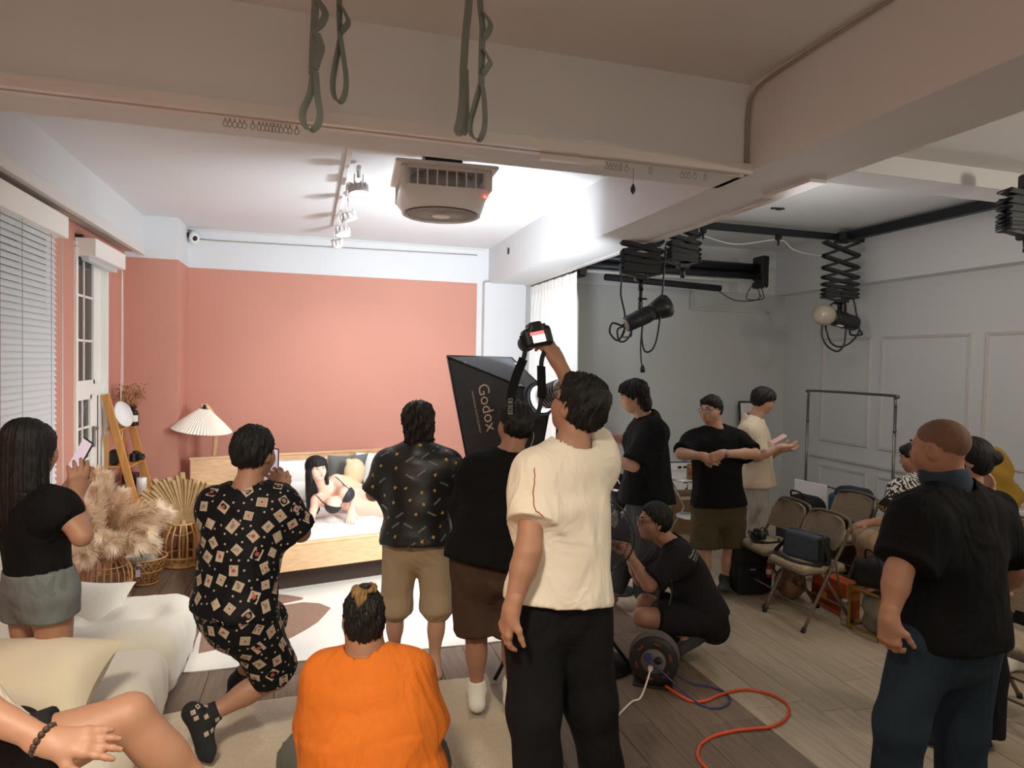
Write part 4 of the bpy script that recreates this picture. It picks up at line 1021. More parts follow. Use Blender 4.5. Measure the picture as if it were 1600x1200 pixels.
# lattice basket with white dried flowers
wb = A(-1.36, 6.33, 0)
wk = thing('woven_basket', 'small lattice rattan basket of white dried flowers behind the cage basket', 'basket', wb)
mb = MB()
for k in range(14):
    for s_ in (1, -1):
        mb.tube([wb+A(math.cos(2*math.pi*k/14+s_*t*.9)*(.085+.075*t), math.sin(2*math.pi*k/14+s_*t*.9)*(.085+.075*t), .01+.22*t) for t in np.linspace(0, 1, 7)], .0055, 5)
mk('lattice', mb, 'rattan', wk, kind='stuff')
for t in (0, .5, 1): mk('hoop', MB().tube([wb+A(math.cos(a)*(.088+.075*t), math.sin(a)*(.088+.075*t), .01+.22*t) for a in np.linspace(0, 2*np.pi, 25)[:-1]], .009, 6, closed=True), 'rattan', wk)
mat('paper_tag', '#d8cfe0', .7); mk('tag', MB().box(wb+A(-.03, -.145, .13), (.035, .003, .06)), 'paper_tag', wk, 'pale paper tag')
fb = thing('dried_flowers', 'tuft of white fluffy dried flowers in the lattice basket', 'dried flowers', wb+A(0, 0, .2))
for i, (a, b) in enumerate([((205, 870, 5.55), (210, 882, 5.6)), ((228, 866, 5.6), (222, 882, 5.6)), ((218, 862, 5.6), (216, 880, 5.6)), ((238, 872, 5.7), (224, 884, 5.65))]):
    mat('fluff_white', '#e2d9ca', .95) if i == 0 else None
    o = mk('tuft', plume(pt(*a), pt(*b), wb+A(0, 0, .08), .085, 50+i, 350), 'fluff_white', fb); o['kind'] = 'stuff'

# ---------------- ladder shelf on the left wall
ls = thing('ladder_shelf', 'bamboo ladder shelf leaning on the pink wall beside the window', 'shelf', (-1.56, 6.95, 0))
yn, yf = 6.72, 7.28; xb, xt, zt_ = -1.38, -1.775, 1.60
lx = lambda z: xb+(xt-xb)*z/zt_
for y in (yn, yf):
    L_ = math.hypot(xt-xb, zt_); d = nrm((xt-xb, 0, zt_)); mk('side_rail', MB().box(((xb+xt)/2, y, zt_/2+.005), (.065, .026, L_), axes(np.cross((0, 1, 0), d), (0, 1, 0), d), .004), 'wood_bamboo', ls)
    mk('rear_leg', MB().box((-1.765, y, .62), (.03, .024, 1.24), None, .003), 'wood_bamboo', ls)
shz = (.30, .62, .95, 1.285)
for z in shz: x1_ = lx(z)+.045; mk('shelf_board', MB().box(((x1_-1.775)/2, (yn+yf)/2+.01, z), (x1_+1.775, yf-yn-.026+.04, .018), None, .003), 'wood_bamboo', ls)
lz = lambda k: shz[k]+.009
dk = thing('wall_plate', 'round white marbled plate leaning on the top of the ladder shelf', 'plate', (-1.68, 6.80, lz(3))); mat('marble', '#e4e2e0', .25, var=(4, .06))
Rp = frame_to(nrm(A(.93, -.35, .32))); mk('disc', MB().lathe([(0, -.008), (.115, -.008), (.122, 0), (.115, .008), (0, .008)], A(-1.655, 6.83, lz(3)+.125), 28, Rp), 'marble', dk)
mat('amber_glass', '#1f130d', .12); mat('paper_label', '#ded8cc', .7)
bt = thing('apothecary_bottle', 'dark amber bottle with white label on the top shelf', 'bottle', (-1.62, 7.0, lz(3)))
bc_ = A(-1.62, 7.02, lz(3)); mk('glass', MB().lathe([(0, 0), (.042, 0), (.046, .006), (.046, .115), (.036, .14), (.022, .15), (.022, .168), (.030, .17), (.030, .182), (.019, .184), (0, .15)], bc_, 20), 'amber_glass', bt)
lbm = MB(); a = np.linspace(-1.9, -.4, 9); lbm.grid(np.array([[bc_+A(math.cos(t)*.0468, math.sin(t)*.0468, z) for t in a] for z in (.04, .10)])); mk('label', lbm, 'paper_label', bt, 'white paper label')
df = thing('dried_sprigs', 'tawny dried flower sprigs standing in the amber bottle', 'dried flowers', bc_+A(0, 0, .18)); mat('sprig', '#a8764f', .9, var=(20, .25))
mb = MB(); rr = np.random.RandomState(9)
for k in range(70):
    a = rr.rand()*6.28; e = .05+.95*rr.rand()**.5; top = bc_+A(math.cos(a)*.12*e-.02, math.sin(a)*.12*e, .22+.17*rr.rand()); mb.tube([bc_+UP*.165, bc_+(top-bc_)*.6+UP*.03, top], .0012, 4)
    for q in range(4): mb.ball(top+rr.normal(size=3)*.014, .0065+.004*rr.rand(), 5)
mk('sprig', mb, 'sprig', df, kind='stuff')
def tiny_cam(name, c, rz, label, parent=None):
    r = thing(name, label, 'camera', c, None, rz)
    mk('body', MB().box((0, 0, .04), (.13, .055, .08), None, .012).box((0, 0, .085), (.05, .05, .025), None, .008), 'black_plastic', r, local=True)
    mk('lens', MB().lathe([(0, 0), (.03, 0), (.032, .004), (.032, .045), (.028, .05), (.022, .04), (0, .038)], (0, -.026, .042), 18, axes((1, 0, 0), (0, 0, 1), (0, -1, 0))), 'dark_metal', r, local=True)
    return r
tiny_cam('film_camera', (-1.60, 7.02, lz(2)), 1.2, 'old black camera on the second shelf of the ladder')
mb = MB().box((-1.72, 6.80, lz(2)+.07), (.07, .10, .14), None, .015); solo('speaker_box', mb, 'black_plastic', 'small black box at the near end of the second shelf', 'box')
cb = thing('candle_jar', 'white cylindrical candle on the third shelf before a black box', 'candle', (-1.56, 7.02, lz(1)))
mk('wax', MB().lathe([(0, 0), (.042, 0), (.045, .004), (.045, .165), (.038, .168), (0, .163)], (-1.555, 7.05, lz(1)), 18), 'white_plastic', cb); mk('wick', MB().cyl((-1.555, 7.05, lz(1)+.163), (-1.555, 7.05, lz(1)+.18), .002, n=5), 'black_plastic', cb)
solo('storage_box', MB().box((-1.665, 7.13, lz(1)+.10), (.12, .16, .20), None, .008), 'black_plastic', 'black box beside the white candle on the third shelf', 'box')
ey = thing('trailing_plant', 'grey green eucalyptus trailing over the lowest shelf of the ladder', 'plant', (-1.55, 6.9, lz(0))); mat('eucalyptus', '#66766a', .7, var=(12, .2)); mat('pot_grey', '#7b7671', .6)
mk('pot', MB().lathe([(0, 0), (.05, 0), (.068, .10), (.062, .10), (.05, .085), (0, .085)], (-1.57, 6.93, lz(0)), 18), 'pot_grey', ey)
mb = MB(); rr = np.random.RandomState(4)
for k in range(26):
    a = rr.uniform(-1.5, 1.9); L = .2+.25*rr.rand(); p0 = A(-1.57, 6.93, lz(0)+.09); pk = [p0]
    for q in range(1, 9):
        t = q/8; pk.append(p0+A(math.cos(a)*L*.55*t, math.sin(a)*L*.55*t, .36*t*(1-.75*t)*(.4+k/26)-.10*t*t))
    pk = np.array(pk); mb.tube(pk, .0016, 4)
    for q in range(2, 9):
        for s_ in (1, -1):
            d = nrm(rr.normal(size=3)); u = nrm(np.cross(d, (0, 0, 1)))*.011; c = pk[q]; mb.add([c, c+d*.02+u, c+d*.042, c+d*.02-u], [(0, 1, 2, 3)])
mk('foliage', mb, 'eucalyptus', ey, kind='stuff')
solo('storage_box', MB().box((-1.44, 7.2, lz(0)-.0+.09), (.14, .12, .18), None, .006), 'pot_grey', 'grey box at the far end of the lowest shelf', 'box')

# ---------------- sheer curtain
ct = thing('curtain', 'white sheer curtain hanging from the long beam beside the pillar', 'curtain', (2.56, 7.1, .04))
n_ = 170; P = np.zeros((10, n_, 3))
for j, t in enumerate(np.linspace(0, 1, n_)):
    y = 7.84-1.50*t; ph_ = t*math.pi*2*19
    for i, z in enumerate((.04, .5, 1.0, 1.6, 2.2, 2.6, 2.76, 2.80, 2.86, 2.90)):
        amp = .028+.012*math.sin(t*9) if z < 2.7 else .012
        P[i, j] = (2.565+amp*math.sin(ph_+.5*math.sin(z*1.2+t*6))+.008*math.sin(ph_*.31+z*2), y+.012*math.cos(ph_)-(.02*(2.9-z)*t), z)
mat('sheer', '#f2f2f0', .8, trans=.0); b_ = MATS['sheer'].node_tree.nodes['Principled BSDF']; b_.inputs['Subsurface Weight'].default_value = .0
mb = MB().grid(P); Q = P[::-1].copy(); Q[..., 0] += .0015; mb.grid(Q); mk('cloth', mb, 'sheer', ct)
mb = MB(); P2 = np.array([[P[-3, j]+A(-.004, 0, 0), P[-1, j]+A(-.004, 0, 0)] for j in range(n_)]).transpose(1, 0, 2); mb.grid(P2); mk('heading_tape', mb, 'white_cloth', ct)

# ---------------- ceiling: fan box, track lights, security camera, straps
fx = thing('ceiling_fan_box', 'square white box fan with round grille hung from the ceiling', 'fan', (.76, 4.30, 2.88))
fc = A(.775, 4.27, 0); fr_ = rotz(-.06)
bq = lambda x, y, z: fc+fr_ @ A(x, y, 0)+UP*z
mk('mount', MB().box(bq(0, 0, 3.25), (.24, .18, .20), fr_, .006), 'dark_metal', fx)
mk('flange', MB().box(bq(0, 0, 3.135), (.62, .62, .022), fr_, .006), 'white_plastic', fx)
for k in range(4):                      # four louvred sides, each with its own slots
    Rk = fr_ @ rotz(k*math.pi/2); mb = MB(); w = .27
    mb.box(fc+Rk @ A(0, -.262, 0)+UP*3.115, (.54, .016, .02), Rk)
    for q in range(9):
        x = -.235+q*.47/8; h0 = 3.105; h1 = 3.00+.045*(abs(x)/.235)**2*0
        mb.box(fc+Rk @ A(x, -.255, 0)+UP*3.055, (.008, .03, .11), Rk)
    mk('louvre', mb, 'white_plastic', fx)
mk('inner_core', MB().lathe([(.0, 3.0), (.20, 3.0), (.20, 3.13), (0, 3.13)], (fc[0], fc[1], 0), 20), 'moulding', fx)
P = []
for z, k in ((3.01, 0), (2.985, .15), (2.95, .45), (2.92, .8), (2.900, 1.0), (2.893, 1.0)):
    row = []
    for a in np.linspace(0, 2*np.pi, 49)[:-1]:
        c_, s_ = math.cos(a), math.sin(a); sq = .285/max(abs(c_), abs(s_))*.97; r = sq*(1-k)+(.255 if k < 1 else .25)*k; row.append(fc+fr_ @ A(c_*r, s_*r, 0)+UP*z)
    P.append(row)
P.append([fc+(np.array(q)-fc)*A(.93, .93, 1)-UP*0+UP*.006 for q in P[-1]]); mk('shell', MB().grid(np.array(P)[::-1], closed_u=True), 'white_plastic', fx)
for k in range(4):
    a = math.pi/4+k*math.pi/2; mk('corner_post', MB().box(fc+fr_ @ A(math.cos(a)*.355, math.sin(a)*.355, 0)+UP*3.06, (.05, .05, .13), fr_ @ rotz(math.pi/4), .01), 'white_plastic', fx)
gr = MB()
for k in range(64):
    a = 2*math.pi*k/64; gr.cyl(fc+A(math.cos(a)*.05, math.sin(a)*.05, 2.889), fc+A(math.cos(a)*.235, math.sin(a)*.235, 2.889), .0016, n=4)
for r in np.linspace(.07, .235, 9): gr.tube([fc+A(math.cos(a)*r, math.sin(a)*r, 2.887) for a in np.linspace(0, 2*np.pi, 37)[:-1]], .0016, 4, closed=True)
mk('grille', gr, 'white_plastic', fx); mk('grille_backing', MB().lathe([(0, 2.905), (.236, 2.905), (.236, 2.909), (0, 2.909)], (fc[0], fc[1], 0), 32), 'joint', fx)
mk('grille_badge', MB().lathe([(0, 2.882), (.055, 2.882), (.06, 2.888), (0, 2.89)], (fc[0], fc[1], 0), 24), 'white_plastic', fx)
mat('led_red', '#ff5a48', .4, emit=4); mb = MB(); mb.ball(bq(.235, -.262, 2.965), .007, 8); mb.ball(bq(.262, -.255, 2.968), .007, 8); mk('status_light', mb, 'led_red', fx)
mk('cord', MB().tube(catmull([(1.0, 4.35, 3.33), (1.3, 4.35, 3.335), (1.7, 4.25, 3.33), (1.95, 3.9, 3.335), (2.02, 3.4, 3.34)], 6), .007, 6), 'cable_grey', fx)
# track with four heads
tk = thing('track_light', 'white ceiling track with four spot heads, two of them lit', 'light', (.22, 5.9, 3.1))
ta, tb = A(.215, 4.45, 3.335), A(.19, 7.15, 3.335); mk('rail', MB().box((ta+tb)/2, (.035, 2.7, .03), axes(np.cross((tb-ta), (0, 0, 1)), tb-ta, (0, 0, 1)), .003), 'rail_white', tk)
def head(c, aim, lit, big):
    c = np.asarray(c, float); r = .062*big; rt_ = bpy.data.objects.new('spot_head', None); COL.objects.link(rt_); rt_.parent = tk; rt_.location = (c-base_of(tk)).tolist()
    rt_.empty_display_size = .05
    aim = nrm(aim); mb = MB(); mb.cyl((c[0], c[1], 3.325), (c[0], c[1], c[2]+.10), .013, n=10); mb.box((c[0], c[1], 3.30), (.03, .09, .03), None, .004)
    mb.box((c[0]+.03, c[1], c[2]+.075), (.006, .03, .09)); mb.box((c[0]-.03, c[1], c[2]+.075), (.006, .03, .09)); mk('bracket', mb, 'rail_white', rt_)
    Rf = frame_to(aim); mb = MB()
    mb.lathe([(0, -.05), (r*.55, -.05), (r*.6, -.035), (r*.9, -.01), (r, 0), (r, .018), (r*.92, .018), (r*.9, .008), (0, .006)], c, 22, Rf)
    for k in range(10): a = 2*math.pi*k/10; mb.box(c+Rf @ A(math.cos(a)*r*.8, math.sin(a)*r*.8, -.03), (.004, r*.4, .045), Rf @ rotz(a+math.pi/2))
    mk('lamp_body', mb, 'rail_white', rt_)
    mk('lamp_face', MB().lathe([(0, .012), (r*.9, .012), (r*.9, .016), (0, .016)], c, 22, Rf), 'lamp_on' if lit else 'white_plastic', rt_)
head((.29, 4.86, 3.14), (.10, -.15, -1), True, 1.15); head((.27, 5.75, 3.13), (.35, .3, -1), False, 1.1); head((.25, 6.45, 3.13), (.05, -.1, -1), True, 1.1); head((.22, 7.10, 3.13), (.2, .5, -1), False, 1.)
mk('driver', MB().box((.245, 5.28, 3.25), (.05, .20, .07), None, .008), 'rail_white', tk)
# security camera on the corner column
sc_ = thing('security_camera', 'white and black dome camera on the column above the pink wall', 'camera', (-1.25, 7.93, 3.20)); cc = A(-1.245, 7.90, 3.235)
mk('mount', MB().box(cc+A(-.04, .05, .03), (.07, .08, .05), None, .008), 'black_plastic', sc_)
soft('housing', [ell(cc, (.052, .055, .068), None, .02)], .007, 'white_plastic', sc_); mk('lens', MB().ball(cc+A(.012, -.040, -.012), (.028, .02, .03), 12), 'black_plastic', sc_)
mk('cable', MB().tube(catmull([cc+A(.05, .08, 0), A(-.9, 7.975, 3.232), A(.2, 7.975, 3.245), A(1.9, 7.975, 3.265)], 5), .006, 6), 'cable_grey', sc_)
# hanging webbing loops
mat('webbing', '#777d75', .8, bump=(200, .3)); mat('webbing_edge', '#2c302c', .8)
def strap(pts_main, loops, label, side):
    s_ = thing('webbing_strap', label, 'strap', (pts_main[-1][0], pts_main[-1][1], min(p[2] for p in pts_main)), 'grey green hanging webbing straps')
    return s_
def ribbon(C, w, wid_dir, t=.0035):
    C = np.asarray(C, float); mb = MB(); W_ = np.asarray(wid_dir, float); W_ = np.broadcast_to(W_, C.shape)
    T = np.gradient(C, axis=0); P = []
    for i in range(len(C)):
        d = nrm(T[i]); s_ = nrm(W_[i]-d*(W_[i]@d)); nn = np.cross(d, s_)
        P.append([C[i]+s_*w/2+nn*t/2, C[i]-s_*w/2+nn*t/2, C[i]-s_*w/2-nn*t/2, C[i]+s_*w/2-nn*t/2])
    mb.grid(np.array(P), smooth=False, closed_u=True); return mb
def webbing(u0, spec, d, label, face):
    """spec: list of pieces, each (pixel path, ribbon facing); hung from the ceiling just above the frame"""
    top = pt(spec[0][0][0][0], spec[0][0][0][1], d); s_ = thing('webbing_strap', label, 'strap', pt(spec[-1][0][-1][0], spec[-1][0][-1][1], d))
    for path, turn, nm in spec:
        C = catmull([pt(u, v, d+dd) for u, v, dd in path], 7); wd = RT*math.cos(turn)+FW*math.sin(turn)
        mk(nm, ribbon(C, .025, wd), 'webbing', s_)
        for k in (-1, 1):
            pass
    return s_
hk = lambda u, d: None
webbing(488, [([(494, -75, 0), (493, 0, 0), (490, 60, 0), (488, 118, 0)], .35, 'spine'), ([(496, 0, 0), (508, 20, .01), (503, 36, .01), (494, 44, 0)], .75, 'pocket'), ([(495, 52, 0), (502, 74, .01), (497, 92, .01), (492, 108, 0)], .75, 'pocket'),
              ([(490, 112, 0), (485, 145, 0), (474, 172, .0), (474, 192, 0), (484, 203, .004), (496, 196, .01), (500, 178, .012), (496, 150, .008), (493, 112, .003)], .9, 'end_loop')], 2.2, 'webbing strap with the widest open end loop, leftmost of the four', 0)
webbing(530, [([(530, -75, 0), (530, 0, 0), (531, 50, 0), (532, 62, 0)], 1.1, 'spine'), ([(531, 6, 0), (543, 28, .01), (543, 38, .01), (533, 50, 0)], 1.2, 'pocket'),
              ([(532, 60, 0), (525, 95, 0), (520, 128, 0), (522, 150, 0), (530, 159, .004), (538, 150, .01), (541, 125, .01), (537, 92, .006), (532, 60, .002)], 1.15, 'end_loop')], 2.25, 'short webbing strap ending highest, second from left', 0)
webbing(724, [([(736, -75, 0), (733, 0, 0), (728, 50, 0), (724, 110, 0)], .1, 'spine'), ([(724, 108, 0), (723, 150, 0), (719, 185, 0), (715, 203, .0), (720, 207, .004), (726, 200, .01), (727, 150, .008), (726, 108, .003)], .35, 'end_loop')], 2.15, 'flat webbing strap with a narrow folded end loop, third from left', 0)
webbing(745, [([(747, -75, 0), (750, 0, 0), (754, 45, 0), (753, 75, 0), (752, 130, 0)], .8, 'spine'), ([(754, 18, 0), (766, 36, .01), (763, 50, .01), (755, 60, 0)], .95, 'pocket'), ([(755, 76, 0), (766, 96, .01), (763, 104, .01), (753, 118, 0)], 1.1, 'pocket'),
              ([(752, 128, 0), (742, 165, 0), (735, 190, 0), (736, 210, 0), (747, 218, .004), (755, 208, .01), (758, 185, .01), (756, 150, .006), (752, 128, .002)], 1.0, 'end_loop')], 2.15, 'longest webbing strap hanging lowest, rightmost of the four', 0)
# small fittings
hb = thing('pull_switch', 'small dark teardrop switch hanging on a cord under the beam', 'switch', pt(988, 300, 3.28)); c = pt(989, 295, 3.28)
mk('cord', MB().cyl(c+UP*.02, (c[0], c[1], SZ), .002, n=5), 'cable_grey', hb); mk('knob', MB().lathe([(0, -.03), (.012, -.012), (.013, 0), (.006, .02), (0, .026)], c, 12), 'black_plastic', hb)
c = A(2.045, 7.10, 3.19); solo('wall_sensor', MB().box(c+A(.0, 0, 0), (.02, .035, .07), None, .006), 'dark_metal', 'tiny dark sensor on the side of the long beam', 'sensor')
c = onz(1215, 326, 3.59); solo('ceiling_fitting', MB().box(c, (.14, .02, .015), rotz(-.2)).box(c+A(.02, .01, -.005), (.05, .03, .012)), 'dark_metal', 'small dark fitting on the ceiling of the right room', 'fitting')
cable('surface_cable', [(2.04, 1.2, 3.335), (2.04, 2.0, 3.33), (2.035, 2.6, 3.32), (2.03, 2.80, 3.29), (2.032, 2.855, 3.2), (2.032, 2.858, 2.96)], .008, 'trim_line', 'thin cable clipped along the corner where the two front beams meet', 'cable', 6)
# ================================================================== studio gear
mat('softbox_cloth', '#232427', .6, bump=(18, .25)); mat('softbox_seam', '#101113', .6); mat('silver_print', '#b9aa94', .6); mat('diffuser', '#fdfdff', .6, emit=4)
mat('white_glow', '#ffffff', .4, emit=2.2)
sx = thing('softbox', 'large black studio softbox on a light stand facing the bed', 'softbox', (1.5, 4.25, 0))
e1 = nrm(np.cross(SB_DIR, UP)); e2 = np.cross(e1, SB_DIR)      # along the long edges of the mouth
c0 = pt(717, 567, 4.55); c1 = pt(808, 563, 4.95)
SBc = SB_C; hw_, hh_ = .31, .46
cr = [SBc+e1*a*hw_+e2*b*hh_ for a, b in ((-1, 1), (1, 1), (1, -1), (-1, -1))]
bk = SBc-SB_DIR*.46; cb_ = [bk+e1*a*.085+e2*b*.085 for a, b in ((-1, 1), (1, 1), (1, -1), (-1, -1))]
names = ('top_panel', 'side_panel', 'bottom_panel', 'side_panel')
for k in range(4):
    a, b = cr[k], cr[(k+1) % 4]; c_, d_ = cb_[k], cb_[(k+1) % 4]; n_ = 9; P = np.zeros((n_, n_, 3)); out = nrm((a+b)/2-SBc)
    for i, t in enumerate(np.linspace(0, 1, n_)):
        for j, s_ in enumerate(np.linspace(0, 1, n_)):
            P[i, j] = (a*(1-s_)+b*s_)*(1-t)+(c_*(1-s_)+d_*s_)*t+out*.035*math.sin(t*math.pi)*math.sin(s_*math.pi)
    mb = MB().grid(P); Q = P-out*.003; mb.grid(Q[::-1]); mk(names[k], mb, 'softbox_cloth', sx)
mb = MB()
for k in range(4):
    mb.tube([cr[k], (cr[k]+cb_[k])/2, cb_[k]], .007, 6); mb.tube([cr[k], cr[(k+1) % 4]], .007, 6)
mk('rib', mb, 'softbox_seam', sx)
mb = MB(); mb.add([SBc+(q-SBc)*.83-SB_DIR*.10 for q in cr], [(0, 1, 2, 3)]); mk('diffuser', mb, 'diffuser', sx)
mb = MB(); mb.lathe([(.10, -.02), (.125, -.02), (.125, .02), (.10, .02), (.10, -.02)], bk, 24, frame_to(SB_DIR)); mk('speed_ring', mb, 'dark_metal', sx)
# lettering on the near side panel: runs downwards
pn = [(cr[3], cr[0], cb_[3], cb_[0])][0]
def side_pt(s_, t): return (cr[3]*(1-s_)+cr[0]*s_)*(1-t)+(cb_[3]*(1-s_)+cb_[0]*s_)*t
o_ = side_pt(.80, .40); ex_ = nrm(side_pt(.3, .40)-o_); nn = nrm(np.cross(ex_, nrm(side_pt(.8, .2)-side_pt(.8, .4))))
outw = nrm((cr[0]+cr[3])/2-SBc); nn = nn if nn@outw > 0 else -nn; ey_ = np.cross(nn, ex_)
mb = text_mb('Godox', .115, o_+nn*.055, ex_, ey_, fitw=.32); text_mb('PROFESSIONAL STUDIO EQUIPMENT', .02, o_+nn*.05-ey_*.055+ex_*.03, ex_, ey_, mb=mb, fitw=.29); mk('lettering', mb, 'silver_print', sx)
pr = pt(812, 603, 4.42); mb = MB(); mb.prism([(-.03, -.005), (-.012, .01), (.01, .012), (.03, -.012), (.012, .0), (-.01, .0)], pr, RT, UP, -FW, .002); mk('flash_mark', mb, 'print_white', sx, 'white crescent badge')
# lamp head and stand
lh = thing('studio_lamp', 'silver and white studio lamp head behind the black softbox', 'lamp', bk-SB_DIR*.15)
ax = -SB_DIR; Rl = frame_to(ax)
mk('housing', MB().lathe([(.055, .0), (.075, .01), (.078, .10), (.078, .24), (.07, .27), (0, .275)], bk, 20, Rl), 'steel', lh)
mb = MB()
for k in range(6): mb.lathe([(.079, .09+k*.024), (.082, .094+k*.024), (.082, .102+k*.024), (.079, .106+k*.024)], bk, 20, Rl)
mk('cooling_fin', mb, 'dark_metal', lh); mk('rim_light', MB().lathe([(.080, .030), (.092, .034), (.092, .052), (.080, .056)], bk, 24, Rl), 'white_glow', lh, 'glowing white rim')
sb = bk-SB_DIR*.12; fx_, fy_ = 1.80, 4.42
fx_, fy_ = sb[0]+.06, sb[1]
sd = thing('light_stand', 'black tripod light stand carrying the softbox', 'stand', (fx_, fy_, 0))
mb = MB(); mb.cyl((fx_, fy_, .22), (fx_, fy_, .85), .016, n=10); mb.cyl((fx_, fy_, .85), (fx_, fy_, sb[2]-.05), .012, n=10); mk('pole', mb, 'black_plastic', sd)
mk('collar', MB().cyl((fx_, fy_, .80), (fx_, fy_, .88), .024, n=12).cyl((fx_, fy_, .60), (fx_, fy_, .66), .026, n=12), 'dark_metal', sd)
for k in range(3):
    a = math.radians(-33+120*k); e = A(fx_+math.cos(a)*.52, fy_+math.sin(a)*.52, .014); mk('leg', MB().cyl((fx_, fy_, .63), e, .012, n=8).cyl(A(fx_, fy_, .26), A(fx_, fy_, .63)*.5+e*.5, .007, n=6), 'black_plastic', sd)
mk('yoke', MB().box((fx_-.02, fy_, sb[2]-.07), (.05, .05, .08), None, .008), 'black_plastic', sd)

# ---------------- pedestal fan
fh = pt(948, 838, 4.22); fd_ = nrm(-FW*.86-RT*.28+UP*.10); Rf = frame_to(fd_)
fan = thing('pedestal_fan', 'black pedestal fan with round cage behind the man in the white tee', 'fan', (fh[0]-.02, fh[1]+.15, 0)); fb_ = fh-fd_*.12; px_, py_ = fb_[0], fb_[1]
bb = A(1.80, 3.93, 0); px_, py_ = bb[0], bb[1]
fh = A(bb[0], bb[1], fh[2])+fd_*.14
mk('base', MB().lathe([(0, 0), (.205, 0), (.21, .012), (.20, .028), (.06, .045), (.03, .06), (0, .06)], bb, 32), 'black_plastic', fan)
mk('pole', MB().cyl(bb+UP*.05, bb+UP*(fh[2]-.10), .016, n=12).cyl(bb+UP*.45, bb+UP*.52, .024, n=12), 'dark_metal', fan)
mk('motor', MB().lathe([(0, -.22), (.05, -.215), (.075, -.17), (.078, -.09), (.06, -.06), (0, -.055)], fh, 20, Rf), 'black_plastic', fan)
def cage(z, zz):
    mb = MB(); Rr = .225
    for k in range(72):
        a = 2*math.pi*k/72; mb.tube([fh+Rf @ A(math.cos(a)*r, math.sin(a)*r, z+(zz-z)*(1-(r/Rr)**4)) for r in (.045, .10, .16, .205, Rr)], .0013, 4)
    for r in (.09, .14, .19): mb.tube([fh+Rf @ A(math.cos(a)*r, math.sin(a)*r, z+(zz-z)*(1-(r/Rr)**4)) for a in np.linspace(0, 2*np.pi, 41)[:-1]], .0016, 4, closed=True)
    mb.tube([fh+Rf @ A(math.cos(a)*Rr, math.sin(a)*Rr, z) for a in np.linspace(0, 2*np.pi, 49)[:-1]], .005, 6, closed=True); return mb
mk('front_cage', cage(.0, .06), 'black_plastic', fan); mk('rear_cage', cage(-.004, -.07), 'black_plastic', fan)
mk('cage_badge', MB().lathe([(0, .058), (.046, .056), (.05, .062), (.04, .070), (0, .072)], fh, 24, Rf), 'black_plastic', fan); mk('badge_ring', MB().lathe([(.028, .0715), (.036, .0715), (.036, .0735), (.028, .0735)], fh, 24, Rf), 'steel', fan)
mat('fan_blade', '#4b4a55', .3)
for k in range(5):
    a0 = 2*math.pi*k/5; P = []
    for r in np.linspace(.03, .205, 6):
        row = []
        for q in np.linspace(-.5, .5, 5): a = a0+q*(.5+1.9*r)+r*1.4; row.append(fh+Rf @ A(math.cos(a)*r, math.sin(a)*r, -.005+q*.045))
        P.append(row)
    P = np.array(P); mk('blade', MB().grid(P).grid(P[::-1]-fd_*.002), 'fan_blade', fan)
# ---------------- round mirror-topped stool behind the fan, and silver pipe
# ---------------- cable reel
rc = A(2.03, 3.63, .155); rx_ = nrm(A(-.50, -.82, .06)); Rr = frame_to(rx_)
rl = thing('cable_reel', 'dark round cable reel drum with cords plugged into its face', 'cable reel', (rc[0], rc[1], 0)); mat('reel_grey', '#6a655f', .5); mat('reel_black', '#242122', .45); mat('cord_orange', '#d2502a', .5); mat('cord_blue', '#333a73', .5); mat('reel_red', '#8a3a30', .5)
mk('flange', MB().lathe([(0, .055), (.10, .06), (.135, .058), (.148, .05), (.148, .038), (0, .038)], rc, 36, Rr), 'reel_black', rl)
mk('flange', MB().lathe([(0, -.075), (.15, -.075), (.155, -.065), (.152, -.05), (0, -.05)], rc, 36, Rr), 'reel_grey', rl)
mb = MB()
for k in range(5):
    for q in range(2): mb.tube([rc+Rr @ A(math.cos(a)*(.118+.012*q), math.sin(a)*(.118+.012*q), -.04+k*.018) for a in np.linspace(0, 2*np.pi, 33)[:-1]], .009, 6, closed=True)
mk('wound_cord', mb, 'reel_grey', rl)
mk('socket_plate', MB().lathe([(0, .066), (.07, .066), (.075, .06), (.075, .055), (0, .055)], rc, 28, Rr), 'reel_grey', rl)
mb = MB()
for k in range(6):
    a = 2*math.pi*k/6+.3; mb.box(rc+Rr @ A(math.cos(a)*.105, math.sin(a)*.105, .0605), (.012, .042, .004), Rr @ rotz(a))
mk('slot', mb, 'reel_red', rl)
mk('plug', MB().box(rc+Rr @ A(-.03, .03, .08), (.045, .035, .04), Rr, .008), 'cord_blue', rl, 'blue plug'); mk('plug', MB().box(rc+Rr @ A(.03, .015, .08), (.04, .035, .04), Rr, .008), 'black_plastic', rl, 'black plug'); mk('plug', MB().box(rc+Rr @ A(-.015, -.035, .08), (.03, .03, .045), Rr, .008), 'cord_white', rl, 'white plug')
mb = MB(); mb.tube(catmull([rc+Rr @ A(-.13, .10, -.07)*1.0, rc+Rr @ A(-.12, .12, -.0), rc+Rr @ A(-.06, .15, .05)], 6), .009, 8)
mk('stand', MB().box((rc[0], rc[1], .008), (.24, .16, .014), Rr @ np.eye(3) if False else rotz(math.atan2(rx_[1], rx_[0])+math.pi/2), .004), 'reel_black', rl)
gz = lambda L, z: [A(x, y, z) for x, y in L]
cable('power_cord', [A(2.05, 3.52, .03)]+gz([(2.117, 3.373), (2.201, 3.337), (2.337, 3.379), (2.506, 3.40), (2.61, 3.34), (2.655, 3.25), (2.636, 3.15), (2.541, 3.055), (2.404, 3.003), (2.193, 3.018), (2.02, 2.994), (1.905, 2.922), (1.848, 2.808), (1.87, 2.6), (1.95, 2.3)], .010), .0085, 'cord_orange', 'thick orange cord looping over the floor from the reel', 'cable')
